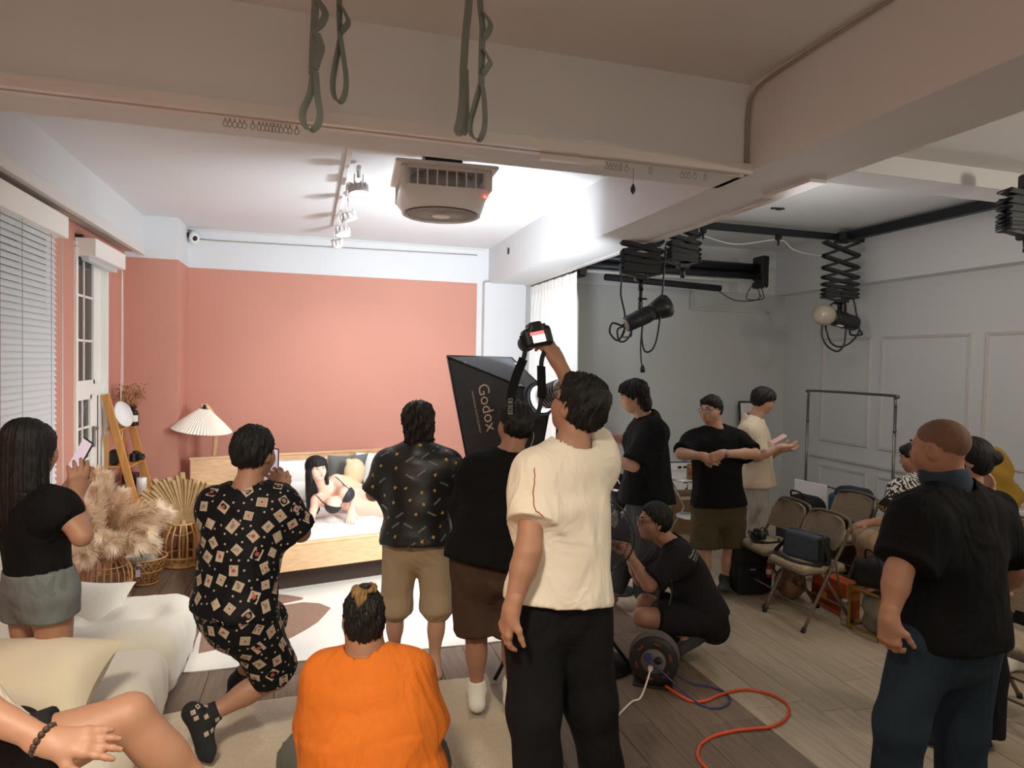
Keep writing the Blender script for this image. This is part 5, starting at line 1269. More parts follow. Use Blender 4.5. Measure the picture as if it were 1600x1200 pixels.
cable('power_cord', [A(2.15, 3.62, .06), A(2.25, 3.55, .012)]+gz([(2.339, 3.484), (2.385, 3.40), (2.35, 3.30), (2.24, 3.25), (2.16, 3.31)], .008)[:]+[A(2.10, 3.44, .05), A(1.99, 3.53, .15), rc+Rr @ A(-.03, .02, .10)], .006, 'cord_blue', 'blue cord looping beside the reel', 'cable')
cable('power_cord', [rc+Rr @ A(-.015, -.035, .10), A(1.93, 3.52, .08)]+gz([(1.86, 3.47), (1.79, 3.44), (1.674, 3.347), (1.6, 3.29), (1.52, 3.36)], .007), .0055, 'cord_white', 'white cord running from the reel behind the black trousers', 'cable')
cable('power_cord', [A(1.94, 3.66, .12), A(1.98, 3.80, .02)]+gz([(2.0, 3.95), (1.93, 4.08), (1.87, 4.16), (1.8, 4.3)], .006), .0045, 'black_plastic', 'thin black cord running from the reel towards the light stand', 'cable')
cable('power_cord', [A(1.95, 3.68, .13), A(1.96, 3.83, .012)]+gz([(1.93, 4.02), (1.84, 4.10), (1.72, 4.12)], .006), .0045, 'cord_blue', 'thin blue cord running from the reel to the fan base', 'cable')
# white round base on the floor between the trousers
wd = A(1.38, 3.60, 0); dv = thing('floor_stand', 'white round floor stand with a coiled grey cord between the black trouser legs', 'stand', wd)
mk('disc', MB().lathe([(0, 0), (.135, 0), (.14, .01), (.135, .03), (.06, .04), (0, .041)], wd, 32), 'white_plastic', dv); mk('hub', MB().lathe([(0, .04), (.045, .04), (.04, .056), (0, .058)], wd, 20), 'white_plastic', dv)
mk('cord', MB().tube(catmull(gz([(1.42, 3.46), (1.43, 3.38), (1.36, 3.33), (1.40, 3.29), (1.50, 3.31), (1.49, 3.37), (1.42, 3.34), (1.44, 3.27), (1.56, 3.24)], .006), 7), .0045, 6), 'cable_grey', dv)

# ---------------- overhead rails with pantographs
rg = thing('ceiling_rail', 'black ceiling rail running across the right room', 'rail', (4.6, 6.38, 3.45)); ry = 6.42
mk('rail', MB().box((4.55, ry, 3.50), (3.3, .06, .075), None, .006), 'dark_metal', rg)
for x in (3.95, 4.05, 5.02): mk('trolley', MB().box((x, ry, 3.44), (.05, .07, .06), None, .008).cyl((x, ry, 3.42), (x, ry, 3.35), .012, n=8), 'black_plastic', rg)
rg2 = thing('ceiling_rail', 'black ceiling rail running along the right wall to the back', 'rail', (6.05, 5.4, 3.5))
mk('rail', MB().box((6.02, 5.35, 3.525), (.09, 2.5, .10), None, .006), 'dark_metal', rg2); mk('joint', MB().box((5.98, 6.42, 3.49), (.22, .16, .05), None, .01), 'black_plastic', rg2)
cable('surface_cable', [(3.9, 6.45, 3.43), (4.5, 6.5, 3.34), (5.05, 6.45, 3.42), (5.3, 6.5, 3.33), (5.7, 6.5, 3.29), (5.9, 6.45, 3.38)], .006, 'cord_white', 'white cable sagging under the ceiling rail', 'cable', 6)
def panto(x, y, z0, z1, label, squash=1., rail=None, w=.30, n=6, rz=0.):
    """scissor arm: crossed flat bars, open at the top and folded tight below"""
    t = thing('pantograph', label, 'pantograph', (x, y, z1), 'scissor arms', rz); H = z0-z1; lv = [z0-H*.0]; k = 7
    hs_ = np.array([.20, .17, .14, .10, .08, .06, .05]); hs_ = hs_/hs_.sum()*(H-.12); z = H-.06
    mk('top_clamp', MB().box((0, 0, H), (.09, .09, .10), None, .012).box((0, 0, H-.06), (.16, .05, .03), None, .008), 'black_plastic', t, local=True)
    for q in range(k):
        h = hs_[q]; mb = MB()
        for yy, s_ in ((-.045, 1), (-.030, -1), (.045, -1), (.030, 1)):
            ang = math.atan2(h*.9*s_, w); mb.box((0, yy, z-h/2), (math.hypot(w, h), .010, .032), A((math.cos(ang), 0, -math.sin(ang)), (0, 1, 0), (math.sin(ang), 0, math.cos(ang))).T)
        for s_ in (-1, 1): mb.cyl((s_*w/2, -.06, z-h), (s_*w/2, .06, z-h), .011, n=8); mb.cyl((s_*w/2, -.06, z), (s_*w/2, .06, z), .011, n=8)
        mk('scissor_stage', mb, 'dark_metal', t, local=True); z -= h
    mb = MB(); 
    for s_ in (-1, 1): mb.box((s_*w*.25, 0, z-.02), (w*.55, .07, .018), A((math.cos(.25*s_), 0, math.sin(.25*s_)), (0, 1, 0), (-math.sin(.25*s_), 0, math.cos(.25*s_))).T)
    mb.box((0, 0, z-.04), (.10, .08, .05), None, .01); mk('bottom_plate', mb, 'black_plastic', t, local=True)
    mk('spigot', MB().cyl((0, 0, z-.05), (0, 0, z-.14), .02, n=10), 'black_plastic', t, local=True); return t, z-.14
P1 = pt(1003, 385, 5.2)
p_a, _ = panto(P1[0]+.0, P1[1], 3.18, 2.62, 'black pantograph nearest the long beam, carrying the black flash head', w=.31, rz=-.28)
P2_ = pt(1068, 375, 5.6); p_b, _ = panto(P2_[0], P2_[1], 3.30, 2.78, 'black pantograph without a lamp beside the roller backdrops', w=.26, rz=-.1)
P3_ = pt(1313, 430, 7.6); p_c, _ = panto(P3_[0], P3_[1], 3.47, 2.72, 'black pantograph by the right wall, carrying the glass dome flash', w=.38, rz=-.28)
P4_ = pt(1606, 330, 4.2); p_d, _ = panto(P4_[0], P4_[1], 3.16, 2.80, 'black pantograph cut off by the right edge of the picture', w=.30, rz=-.28)
# rails that carry the pantographs
for (p, lab) in ((P1, 'short black rail over the pantograph nearest the beam'), (P2_, 'short black rail over the empty pantograph')):
    r_ = thing('hanger_rail', lab, 'rail', (p[0], p[1], 3.3)); zt = {0: 3.22, 1: 3.34, 2: 3.28}[0 if p is P1 else 1 if p is P2_ else 2]
    mk('hanger', MB().box((p[0], p[1], (RZ+zt)/2), (.05, .05, RZ-zt), None, .006).box((p[0], p[1], zt+.01), (.12, .10, .04), None, .008), 'black_plastic', r_)
mat('dome_glass', '#b5aa98', .25, bump=(30, .2)); mat('dark_reflector', '#202326', .35); mat('flash_label', '#a8a6a0', .5)
def flash(c, axis, label, dome):
    t = thing('studio_flash', label, 'flash', c); R = frame_to(axis, (0, 0, 1)); n_ = 22
    mk('body', MB().lathe([(0, -.145), (.052, -.142), (.062, -.125), (.064, -.02), (.064, .10), (.058, .115), (0, .12)], c, n_, R), 'dark_metal', t)
    mb = MB()
    for k in range(5): mb.lathe([(.0645, -.02+k*.02), (.067, -.017+k*.02), (.067, -.010+k*.02), (.0645, -.007+k*.02)], c, n_, R)
    mk('fin', mb, 'black_plastic', t)
    mk('control_panel', MB().lathe([(0, -.150), (.045, -.149), (.05, -.144)], c, n_, R), 'flash_label', t, 'grey control panel')
    mk('handle', MB().tube(catmull([c+R @ A(-.05, -.05, -.14), c+R @ A(-.055, -.085, -.17), c+R @ A(.055, -.085, -.17), c+R @ A(.05, -.05, -.14)], 6), .008, 6), 'black_plastic', t)
    if dome: mk('glass_dome', MB().lathe([(.055, .115), (.075, .14), (.085, .18), (.080, .225), (.06, .255), (.03, .268), (0, .272)], c, n_, R), 'dome_glass', t, 'frosted glass dome')
    else:
        mk('reflector', MB().lathe([(.06, .115), (.068, .13), (.085, .20), (.098, .26), (.094, .262), (.080, .20), (.06, .14), (0, .135)], c, n_, R), 'dark_reflector', t)
    pn = c+R @ A(.0, -.0, 0)
    mk('side_label', MB().box(c+R @ A(.0655*.0+.03, -.060, .045), (.045, .012, .05), R, .003), 'print_white', t, 'white side label')
    mk('bracket', MB().box(c+UP*.085, (.03, .04, .10), None, .008).cyl(c+UP*.13, c+UP*.22, .014, n=10).cyl(c+UP*.15-RT*.02, c+UP*.15+RT*.05, .008, n=8), 'black_plastic', t); return t
fa = pt(1000, 497, 5.2); flash(fa, RT*.85+UP*.42+FW*.35, 'black studio flash with open reflector hung nearest the curtain', False)
fb2 = pt(1316, 500, 7.6); fl2 = flash(fb2, -RT*.92+UP*.18-FW*.30, 'black studio flash with a frosted dome near the right wall', True); fl2.scale = (1.4, 1.4, 1.4)
def pix(L, d): return [pt(u, v, d+dd) for u, v, dd in L]
cable('flash_cable', pix([(972, 432, 0), (970, 460, 0), (976, 490, -.05), (974, 508, -.05), (957, 505, -.06), (953, 520, -.05), (966, 532, -.05), (976, 512, -.08), (965, 515, -.08), (968, 533, -.08), (980, 530, -.06), (990, 510, 0)], 5.2), .0075, 'black_plastic', 'black cable coiled beside the open reflector flash', 'cable', 8)
cable('flash_cable', pix([(1040, 385, 0), (1037, 430, 0), (1034, 470, .02), (1028, 520, .0), (1020, 545, -.02), (1008, 549, -.02), (1003, 530, -.02), (1004, 505, 0)], 5.2), .0075, 'black_plastic', 'black cable hanging in a long loop right of the open reflector flash', 'cable', 8)
cb5 = thing('plug_cable', 'loose black mains cable ending in a dangling plug', 'cable', pt(1004, 580, 5.15)); mk('cord', MB().tube(catmull(pix([(1003, 515, 0), (1001, 540, 0), (1002, 565, 0), (1004, 572, 0)], 5.15), 8), .006, 6), 'black_plastic', cb5); c = pt(1004, 576, 5.15); mk('plug', MB().lathe([(0, .03), (.014, .022), (.02, -.005), (.018, -.03), (0, -.032)], c, 10), 'black_plastic', cb5)
cable('flash_cable', pix([(1313, 478, 0), (1302, 474, 0), (1290, 488, 0), (1284, 520, 0), (1292, 540, 0), (1308, 549, 0), (1318, 540, 0), (1321, 524, 0), (1322, 506, .0)], 7.6), .0105, 'black_plastic', 'black cable looping low left of the dome flash', 'cable', 8)
cable('flash_cable', pix([(1316, 462, 0), (1332, 466, 0), (1338, 490, 0), (1342, 510, 0), (1340, 522, 0), (1328, 536, 0), (1312, 542, 0), (1298, 535, 0), (1291, 515, 0), (1290, 505, .05)], 7.6), .0105, 'black_plastic', 'black cable looping right of the dome flash', 'cable', 8)
cable('flash_cable', pix([(1320, 455, .02), (1322, 480, .02), (1320, 495, .0)], 7.6), .009, 'black_plastic', 'short black cable dropping straight to the dome flash', 'cable', 6)
# backdrop rollers
rb_ = thing('backdrop_rollers', 'set of dark backdrop rollers on brackets high on the back wall', 'backdrop', (4.2, 7.3, 3.0))
ry2 = 7.25
for z, r, x0, x1, m in ((3.22, .055, 3.0, 5.36, 'black_plastic'), (3.12, .045, 2.9, 5.34, 'dark_metal')): mk('roller', MB().cyl((x0, ry2, z), (x1, ry2, z), r, n=16), m, rb_)
mk('roller', MB().cyl((2.9, ry2-.02, 3.045), (5.3, ry2-.02, 3.045), .016, n=12), 'moulding', rb_, 'pale bottom bar')
mk('rolled_paper', MB().cyl((3.3, ry2+.05, 3.00), (4.85, ry2+.02, 2.94), .04, n=14), 'soft_black', rb_)
for x in (2.95, 5.42): 
    mb = MB().box((x, ry2, 3.17), (.10, .22, .40), None, .015).box((x, ry2+.42, 3.22), (.04, .62, .05), None, .006).box((x-.05, ry2-.10, 3.20), (.08, .08, .16), None, .01); mk('bracket', mb, 'black_plastic', rb_)
mk('drive_chain', MB().tube(catmull([(5.46, ry2-.1, 3.25), (5.47, ry2-.1, 3.0), (5.42, ry2-.1, 2.92), (5.40, ry2-.1, 3.1)], 6), .005, 5), 'cord_white', rb_)
cable('loose_wires', [(4.75, 7.26, 2.95), (4.95, 7.15, 2.80), (5.2, 7.1, 2.79), (5.35, 7.15, 2.86), (5.25, 7.15, 3.0), (5.15, 7.15, 2.82), (5.35, 7.1, 2.82), (5.42, 7.2, 2.92), (5.42, 7.25, 3.02), (5.42, 7.25, 3.15)], .006, 'black_plastic', 'tangle of thin black wires under the backdrop bracket', 'cable', 8, rb_)
cable('wall_conduit', [(4.88, 7.96, 2.99), (4.88, 7.96, 2.80), (4.95, 7.955, 2.74), (5.6, 7.955, 2.74), (6.1, 7.955, 2.74)], .014, 'moulding', 'white conduit turning along the top of the back wall', 'conduit', 4)

# ================================================================== right side furniture
mat('chair_frame', '#6f6455', .4, metal=.35); mat('chair_fabric', '#8d7d68', .9, bump=(90, .8), var=(45, .22), stretch=(1, 1, 3)); mat('chair_seat', '#a89a80', .9, bump=(90, .8), var=(45, .18))
def make_chair(label):
    t = thing('folding_chair', label, 'chair', (0, 0, 0), 'beige folding chairs'); w = .215; r = .0125
    for s_ in (-1, 1):
        mk('upright', MB().tube(catmull([(-.235, s_*w, .012), (-.03, s_*w, .40), (.10, s_*w, .62), (.165, s_*w, .76)], 5), r, 8), 'chair_frame', t, local=True)
        mk('rear_leg', MB().tube([(-.06, s_*(w-.03), .425), (.255, s_*(w-.03), .012)], r, 8), 'chair_frame', t, local=True)
        mb = MB(); mb.cyl((-.245, s_*w, 0), (-.225, s_*w, .03), .017, n=10); mb.cyl((.262, s_*(w-.03), 0), (.248, s_*(w-.03), .03), .017, n=10); mk('foot_cap', mb, 'rubber', t, local=True)
        mk('hinge', MB().tube([(.055, s_*(w-.016), .53), (.13, s_*(w-.03), .20)], .008, 6), 'chair_frame', t, local=True)
    mk('top_rail', MB().tube(catmull([(.165, -w, .76), (.180, -w*.92, .805), (.188, -w*.6, .828), (.19, 0, .835), (.188, w*.6, .828), (.180, w*.92, .805), (.165, w, .76)], 5), r, 8), 'chair_frame', t, local=True)
    mk('brace', MB().cyl((.15, -(w-.03), .15), (.15, w-.03, .15), .008, n=8), 'chair_frame', t, local=True); mk('brace', MB().cyl((-.16, -w, .155), (-.16, w, .155), .008, n=8), 'chair_frame', t, local=True)
    P = []
    for z, hw__ in ((.585, .185), (.62, .200), (.70, .203), (.765, .196), (.803, .165), (.820, .10)):
        x = .083+(z-.585)*.40; row = []
        for s_ in np.linspace(-1, 1, 9): row.append((x+.028*(1-s_*s_)*.9-.012, s_*hw__, z))
        P.append(row)
    P = np.array(P); F_ = P+A(-.020, 0, .0); edge = lambda Q: np.concatenate([Q[0], Q[1:-1, -1], Q[-1][::-1], Q[1:-1, 0][::-1]])
    mb = MB(); mb.grid(P[::-1]); mb.grid(F_); e = edge(P); e2 = edge(F_); mb.grid(np.array([e2, e]), closed_u=True); mk('backrest', mb, 'chair_fabric', t, local=True)
    sv = [rbox((-.035, 0, .452), (.205, .195, .028), None, .028, .01)]; V, Q = build(sv, .012); mk('seat', skin_mb([(V, Q)]), 'chair_seat', t, local=True)
    mk('seat_rim', MB().box((-.035, 0, .428), (.42, .40, .03), None, .02), 'chair_frame', t, local=True); return t
chairs = [((3.735, 4.28), .02, 'beige folding chair holding the blue grey shoulder bag'), ((3.79, 4.76), -.05, 'beige folding chair holding the camera, further from the shoulder bag'), ((4.62, 4.90), .12, 'beige folding chair in front of the blue backpack, behind the shoulder bag'),
          ((4.78, 4.32), .05, 'beige folding chair under the man in the zebra shirt'), ((3.86, 2.70), .10, 'nearest beige folding chair, at the right edge beside the bald man'), ((5.15, 3.72), .05, 'beige folding chair at the right edge, behind the nearest one')]
ch0 = make_chair(chairs[0][2])
for i, (xy, rz, lab) in enumerate(chairs):
    o = ch0 if i == 0 else copy_tree(ch0); o.location = (xy[0], xy[1], 0); o.rotation_euler[2] = rz; o['label'] = lab
# clothes rack
mat('rack_metal', '#77726b', .3, metal=.9)
rk = thing('clothes_rack', 'empty metal clothes rack standing in front of the panelled wall', 'rack', (5.5, 5.82, 0)); ya, yb, zr = 6.42, 5.21, 1.71
mk('top_bar', MB().tube(catmull([(5.5, ya, 1.60), (5.5, ya-.01, 1.68), (5.5, ya-.06, zr), (5.5, yb+.06, zr), (5.5, yb+.01, 1.68), (5.5, yb, 1.60)], 6), .014, 8), 'rack_metal', rk)
for y in (ya, yb):
    mk('post', MB().cyl((5.5, y, .05), (5.5, y, 1.60), .014, n=10).cyl((5.5, y, 1.35), (5.5, y, 1.38), .018, n=10), 'rack_metal', rk); mk('foot', MB().box((5.5, y, .05), (.45, .03, .025), None, .006), 'rack_metal', rk)
    for x in (5.3, 5.7): mk('castor', MB().cyl((x, y-.012, .021), (x, y+.012, .021), .021, n=14), 'black_plastic', rk)
mk('lower_bar', MB().cyl((5.5, ya, .66), (5.5, yb, .64), .010, n=8), 'rack_metal', rk)
# bags
mat('bag_black', '#17171a', .8, bump=(70, .25)); mat('bag_blue', '#3c4652', .75, bump=(160, .25), var=(20, .08)); mat('bag_navy', '#1d2742', .75, bump=(70, .25)); mat('bag_steel', '#2f5675', .75, bump=(70, .2)); mat('bottle_red', '#a8322e', .35); mat('plastic_bag', '#8b6a52', .35, bump=(12, .8), var=(6, .3)); mat('plastic_clear', '#777668', .3, bump=(10, .9), var=(5, .3))
kb = A(3.66, 4.95, 0); Rk = rotz(math.atan2(-.285, .9585)+.12)
bp2 = thing('backpack', 'black backpack standing on the floor by the folding chairs, bottle in its pocket', 'bag', kb); q = lambda x, y, z: kb+Rk @ A(x, y, 0)+UP*z
soft('body', [rbox(q(0, 0, .215), (.165, .105, .21), Rk, .075, .05), ell(q(0, .0, .36), (.13, .095, .08), Rk, .05)], .011, 'bag_black', bp2, disp=folds(.003, (6, 5, 18), 3))
soft('front_pocket', [rbox(q(-.02, -.105, .145), (.13, .035, .13), Rk, .03, .02)], .010, 'bag_black', bp2); mk('pocket_zip', MB().box(q(-.02, -.142, .255), (.22, .006, .008), Rk), 'dark_metal', bp2); mk('badge', MB().box(q(-.02, -.142, .235), (.05, .004, .014), Rk), 'print_grey', bp2)
mk('grab_handle', MB().tube(catmull([q(-.05, .03, .425), q(-.04, .03, .46), q(.04, .03, .46), q(.05, .03, .425)], 6), .009, 6), 'bag_black', bp2)
soft('side_pocket', [rbox(q(.155, -.03, .12), (.03, .07, .11), Rk, .025, .02)], .010, 'bag_black', bp2)
wb_ = thing('water_bottle', 'small red labelled bottle with white cap in the backpack pocket', 'bottle', q(.165, -.10, .17)); cb_2 = q(.135, -.115, .16)
mk('bottle', MB().lathe([(0, 0), (.026, 0), (.028, .01), (.028, .09), (.014, .115), (.014, .125), (0, .126)], cb_2, 16), 'bottle_red', wb_); mk('cap', MB().lathe([(0, .124), (.016, .124), (.016, .146), (0, .147)], cb_2, 14), 'white_plastic', wb_); mk('label', MB().lathe([(.0285, .03), (.0287, .03), (.0287, .075), (.0285, .075)], cb_2, 16), 'paper_label', wb_)
sh = thing('shoulder_bag', 'blue grey shoulder bag with black strap on the nearest of the left chairs', 'bag', (3.70, 4.28, .48)); Rs = rotz(-math.pi/2+.25)
sc0 = A(3.70, 4.29, .58); soft('body', [rbox(sc0, (.155, .07, .105), Rs, .03, .02)], .008, 'bag_blue', sh, disp=folds(.002, (6, 5, 18), 8)); [soft('end_panel', [rbox(sc0+Rs @ A(k_*.150, .0, 0), (.018, .06, .095), Rs, .012, .01)], .008, 'bag_black', sh) for k_ in (-1, 1)]
mk('zip', MB().box(sc0+UP*.105, (.29, .014, .006), Rs), 'bag_black', sh)
mk('strap', ribbon(catmull([sc0+Rs @ A(.16, 0, .05), A(3.75, 4.10, .50), A(3.62, 4.10, .489), A(3.54, 4.2, .489), A(3.54, 4.36, .489), A(3.56, 4.46, .50), sc0+Rs @ A(-.16, 0, .03)], 8), .038, UP*.15+A(1, 0, 0)), 'bag_black', sh)
cm = tiny_cam('slr_camera', (3.66, 4.84, .481), .5, 'black camera with a strap on the folding chair behind the shoulder bag')
mk('strap', ribbon(catmull([(-.06, 0, .05), (-.12, -.03, .02), (-.05, -.12, .003), (.08, -.17, .003), (.16, -.12, .003)], 7), .03, (0, .3, 1)), 'bag_black', cm, local=True)
mk('strap', MB().tube(catmull([(-.065, 0, .07), (-.11, .02, .09), (-.13, -.02, .03), (-.08, -.06, .01)], 6), .005, 6).tube(catmull([(.065, 0, .07), (.12, .0, .09), (.13, -.04, .03)], 6), .005, 6), 'bag_black', cm, local=True)
nb = thing('backpack', 'navy and steel blue backpack behind the chairs', 'bag', (5.05, 5.25, .35)); c = A(5.1, 5.28, .57)
soft('body', [rbox(c, (.13, .17, .24), rotz(.1), .09, .05)], .013, 'bag_navy', nb, disp=folds(.004, (6, 5, 16), 4)); soft('side_panel', [rbox(c+A(-.09, .10, -.03), (.06, .09, .19), rotz(.1), .04, .02)], .012, 'bag_steel', nb, 'steel blue panel'); mk('strap', ribbon(catmull([c+A(-.13, -.06, .2), c+A(-.17, -.07, .0), c+A(-.13, -.08, -.2)], 6), .05, (0, 1, 0)), 'bag_black', nb)
solo('bench_box', MB().box((5.08, 5.3, .165), (.45, .62, .33), None, .01), 'shorts_brown', 'dark low box under the backpacks behind the chairs', 'box')
bg2 = thing('holdall', 'black soft bag beside the navy backpack behind the chairs', 'bag', (4.92, 5.72, .3)); soft('body', [rbox((4.90, 5.70, .50), (.14, .19, .16), rotz(.2), .12, .05)], .013, 'bag_black', bg2, disp=folds(.005, (6, 5, 18), 6)); mk('handle', MB().tube(catmull([(4.8, 5.62, .62), (4.78, 5.64, .69), (4.78, 5.78, .69), (4.8, 5.8, .62)], 6), .01, 6), 'bag_black', bg2)
solo('storage_crate', MB().box((4.92, 5.75, .17), (.36, .42, .34), None, .01), 'dark_metal', 'dark crate under the black soft bag behind the chairs', 'box')
solo('white_board', MB().box((5.25, 6.05, .36), (.02, .42, .72), rotz(.15), .004), 'white_plastic', 'white board leaning behind the black soft bag', 'board')
bag = thing('carrier_bag', 'crumpled brown plastic bag beside the black backpack', 'bag', (3.92, 4.72, 0)); soft('body', [ell((3.93, 4.72, .13), (.12, .13, .14), None, .05), ell((3.9, 4.68, .26), (.06, .05, .08), None, .05)], .012, 'plastic_bag', bag, disp=folds(.016, (14, 11, 34), 2))
# snack box, tins and clear bag under the chairs
mat('box_orange', '#c2581f', .5, var=(9, .2)); mat('box_red', '#8e3522', .5, var=(14, .3)); mat('box_amber', '#d8892c', .5); mat('tin_silver', '#a8a79a', .35, metal=.4); mat('tin_green', '#5a6a48', .5)
sb_ = thing('snack_box', 'orange printed snack carton standing under the folding chair', 'box', (4.10, 4.39, 0)); Rb = rotz(1.47)
mk('carton', MB().box((4.10, 4.40, .137), (.42, .13, .27), Rb, .004), 'box_orange', sb_); mk('picture', MB().box(A(4.10, 4.40, .10)+Rb @ A(.02, .067, 0), (.38, .003, .13), Rb), 'box_red', sb_, 'red printed picture'); mk('end_flap', MB().box(A(4.10, 4.40, .21)+Rb @ A(-.212, .0, 0), (.003, .12, .13), Rb), 'box_amber', sb_, 'amber end panel')
mb = MB(); o_ = A(4.10, 4.40, .08)+Rb @ A(0, .0695, 0)
for (x, z, r, m_) in ((.05, .03, .045, 0), (-.09, .02, .035, 1), (.13, .0, .03, 1), (-.03, .10, .025, 1)): mb.prism([(math.cos(a)*r, math.sin(a)*r*.7) for a in np.linspace(0, 6.283, 13)[:-1]], o_+Rb @ A(x, 0, 0)+UP*z, Rb @ A(1, 0, 0), UP, Rb @ A(0, 1, 0), .0015, m_)
mk('printed_shape', mb, ['box_amber', 'box_red'], sb_)
text_mb('OFF', .05, A(4.10, 4.40, .19)+Rb @ A(-.2155, .045, 0), Rb @ A(0, -1, 0), UP, mb=(lm := MB())); mk('lettering', lm, 'box_red', sb_)
for k in range(5):
    z = .038*k; tn = MB().lathe([(0, .001), (.032, .001), (.034, .004), (.034, .033), (.032, .036), (0, .036)], (3.945, 4.125, z), 18); solo('tin', tn, 'tin_silver', ['bottom', 'second', 'middle', 'fourth', 'top'][k]+' tin of the small stack beside the snack carton', 'tin', 'stack of small tins')
gb = thing('carrier_bag', 'clear grey plastic bag inside the brass stool frame', 'bag', (4.06, 3.91, 0)); soft('body', [rbox((4.065, 3.91, .152), (.115, .095, .145), None, .07, .05)], .013, 'plastic_clear', gb, disp=folds(.014, (12, 9, 26), 5))
gs = thing('brass_stool', 'small square brass framed stool behind the bald man', 'stool', (4.06, 3.91, 0)); mat('brass', '#b0924f', .3, metal=.8); mb = MB()
gx0, gx1, gy0, gy1 = 3.905, 4.22, 3.77, 4.045
for x in (gx0, gx1):
    for y in (gy0, gy1): mk('leg', MB().box((x, y, .165), (.016, .016, .33), None, .002), 'brass', gs)
for (a, b) in (((gx0, gy0), (gx1, gy0)), ((gx1, gy0), (gx1, gy1)), ((gx1, gy1), (gx0, gy1)), ((gx0, gy1), (gx0, gy0))):
    for z in (.33, .03): mk('rail', MB().box(((a[0]+b[0])/2, (a[1]+b[1])/2, z), (abs(a[0]-b[0])+.016, abs(a[1]-b[1])+.016, .016), None, .002), 'brass', gs)
hd = thing('handbag', 'dark leather bag slumped on the brass stool', 'bag', (4.06, 3.91, .34)); soft('body', [rbox((4.07, 3.92, .445), (.13, .16, .105), rotz(.3), .06, .05)], .012, 'bag_black', hd, disp=folds(.010, (8, 7, 22), 7)); mk('strap', MB().tube(catmull([(3.97, 3.83, .5), (3.95, 3.86, .6), (3.97, 3.97, .62), (4.0, 4.01, .52)], 6), .008, 6), 'bag_black', hd)
tw = thing('yellow_jacket', 'mustard yellow jacket hung on the chair back by the panelled wall', 'jacket', (5.55, 4.0, .8)); mat('mustard', '#a8842f', .9, bump=(60, .4))
tc_ = pt(1553, 745, 5.7); soft('cloth', [ell(tc_, (.12, .15, .24), None, .05), ell(tc_+RT*.10-UP*.16, (.14, .14, .13), None, .06), ell(tc_-RT*.03+UP*.14, (.09, .1, .10), None, .06)], .014, 'mustard', tw, disp=folds(.014, (7, 6, 20), 9))
solo('side_cabinet', MB().box((tc_[0]+.02, tc_[1], (tc_[2]-.24)/2), (.4, .42, tc_[2]-.26), None, .01), 'moulding', 'plain low cabinet under the mustard jacket by the wall', 'cabinet')

# ---------------- round table with tins, sign, cartons, easel
rt2 = A(4.05, 6.45, 0); rdt = thing('round_table', 'round glass topped table behind the man in olive shorts', 'table', rt2)
mk('top', MB().lathe([(0, .735), (.36, .735), (.37, .742), (.37, .750), (.36, .755), (0, .755)], rt2, 36), 'white_plastic', rdt)
mk('rim', MB().tube([rt2+A(math.cos(a)*.372, math.sin(a)*.372, .745) for a in np.linspace(0, 2*np.pi, 41)[:-1]], .011, 8, closed=True), 'chrome', rdt)
for k in range(3): a = 2.1*k+.4; mk('leg', MB().tube([rt2+A(math.cos(a)*.28, math.sin(a)*.28, .735), rt2+A(math.cos(a)*.10, math.sin(a)*.10, .40), rt2+A(math.cos(a)*.30, math.sin(a)*.30, .01)], .011, 8), 'chrome', rdt)
mk('shelf', MB().lathe([(0, .30), (.19, .30), (.19, .312), (0, .312)], rt2, 28), 'white_plastic', rdt)
mat('tin_gold', '#7f7433', .35, metal=.5); tt = thing('gift_tin', 'gold drink tin standing on the round table', 'tin', rt2+A(-.18, -.20, .755)); c = rt2+A(-.17, -.21, .755)
mk('can', MB().lathe([(0, 0), (.045, 0), (.05, .006), (.05, .155), (.045, .162), (0, .16)], c, 20), 'tin_gold', tt); mk('flower_print', MB().lathe([(.0503, .05), (.0506, .05), (.0506, .13), (.0503, .13)], c, 20), 'reel_red', tt, 'red flower print')
cx = thing('card_box', 'white box with rows of dark lettering on the round table', 'box', rt2+A(0, -.2, .755)); c = rt2+A(-.02, -.17, .755); Rc = rotz(-.29); mk('box', MB().box(c+UP*.075, (.16, .08, .15), Rc, .004), 'white_plastic', cx)
mb = MB()
for k in range(4): mb.box(c+UP*(.035+.030*k)+Rc @ A(-.01, -.0415, 0), (.11-.02*(k % 2), .002, .012), Rc)
mk('printed_line', mb, 'reel_red', cx)
sg = thing('sign_board', 'white sign with large black closing quote marks behind the round table', 'sign', (4.40, 7.35, 0)); Rg = rotz(-.1)
mk('panel', MB().box((4.42, 7.35, .47), (.62, .02, .62), Rg, .004), 'white_plastic', sg); mb = MB()
mb.box((4.42, 7.335, .77), (.62, .012, .012), Rg)
for k in (0, 1):
    o_ = A(4.50+k*.13, 7.335, .50); mb.prism([(-.05, .09), (.05, .09), (.05, .0), (.03, -.07), (-.035, -.11), (-.045, -.09), (-.005, -.05), (.002, .0), (-.05, .0)], o_, (1, 0, 0), (0, 0, 1), (0, -1, 0), .004)
for k in range(3): mb.prism([(0, .012), (.05, .018), (.06, 0), (.04, -.014), (.01, -.01)], A(4.36+k*.075, 7.335, .70), (1, 0, 0), (0, 0, 1), (0, -1, 0), .003)
mk('black_marks', mb, 'black_plastic', sg)
for k in (-1, 1): mk('leg', MB().box((4.42+k*.25, 7.36, .09), (.03, .12, .18), None, .004), 'white_plastic', sg)
mat('cardboard', '#8a6a45', .8, var=(8, .08)); mat('tape', '#d8d2c4', .5)
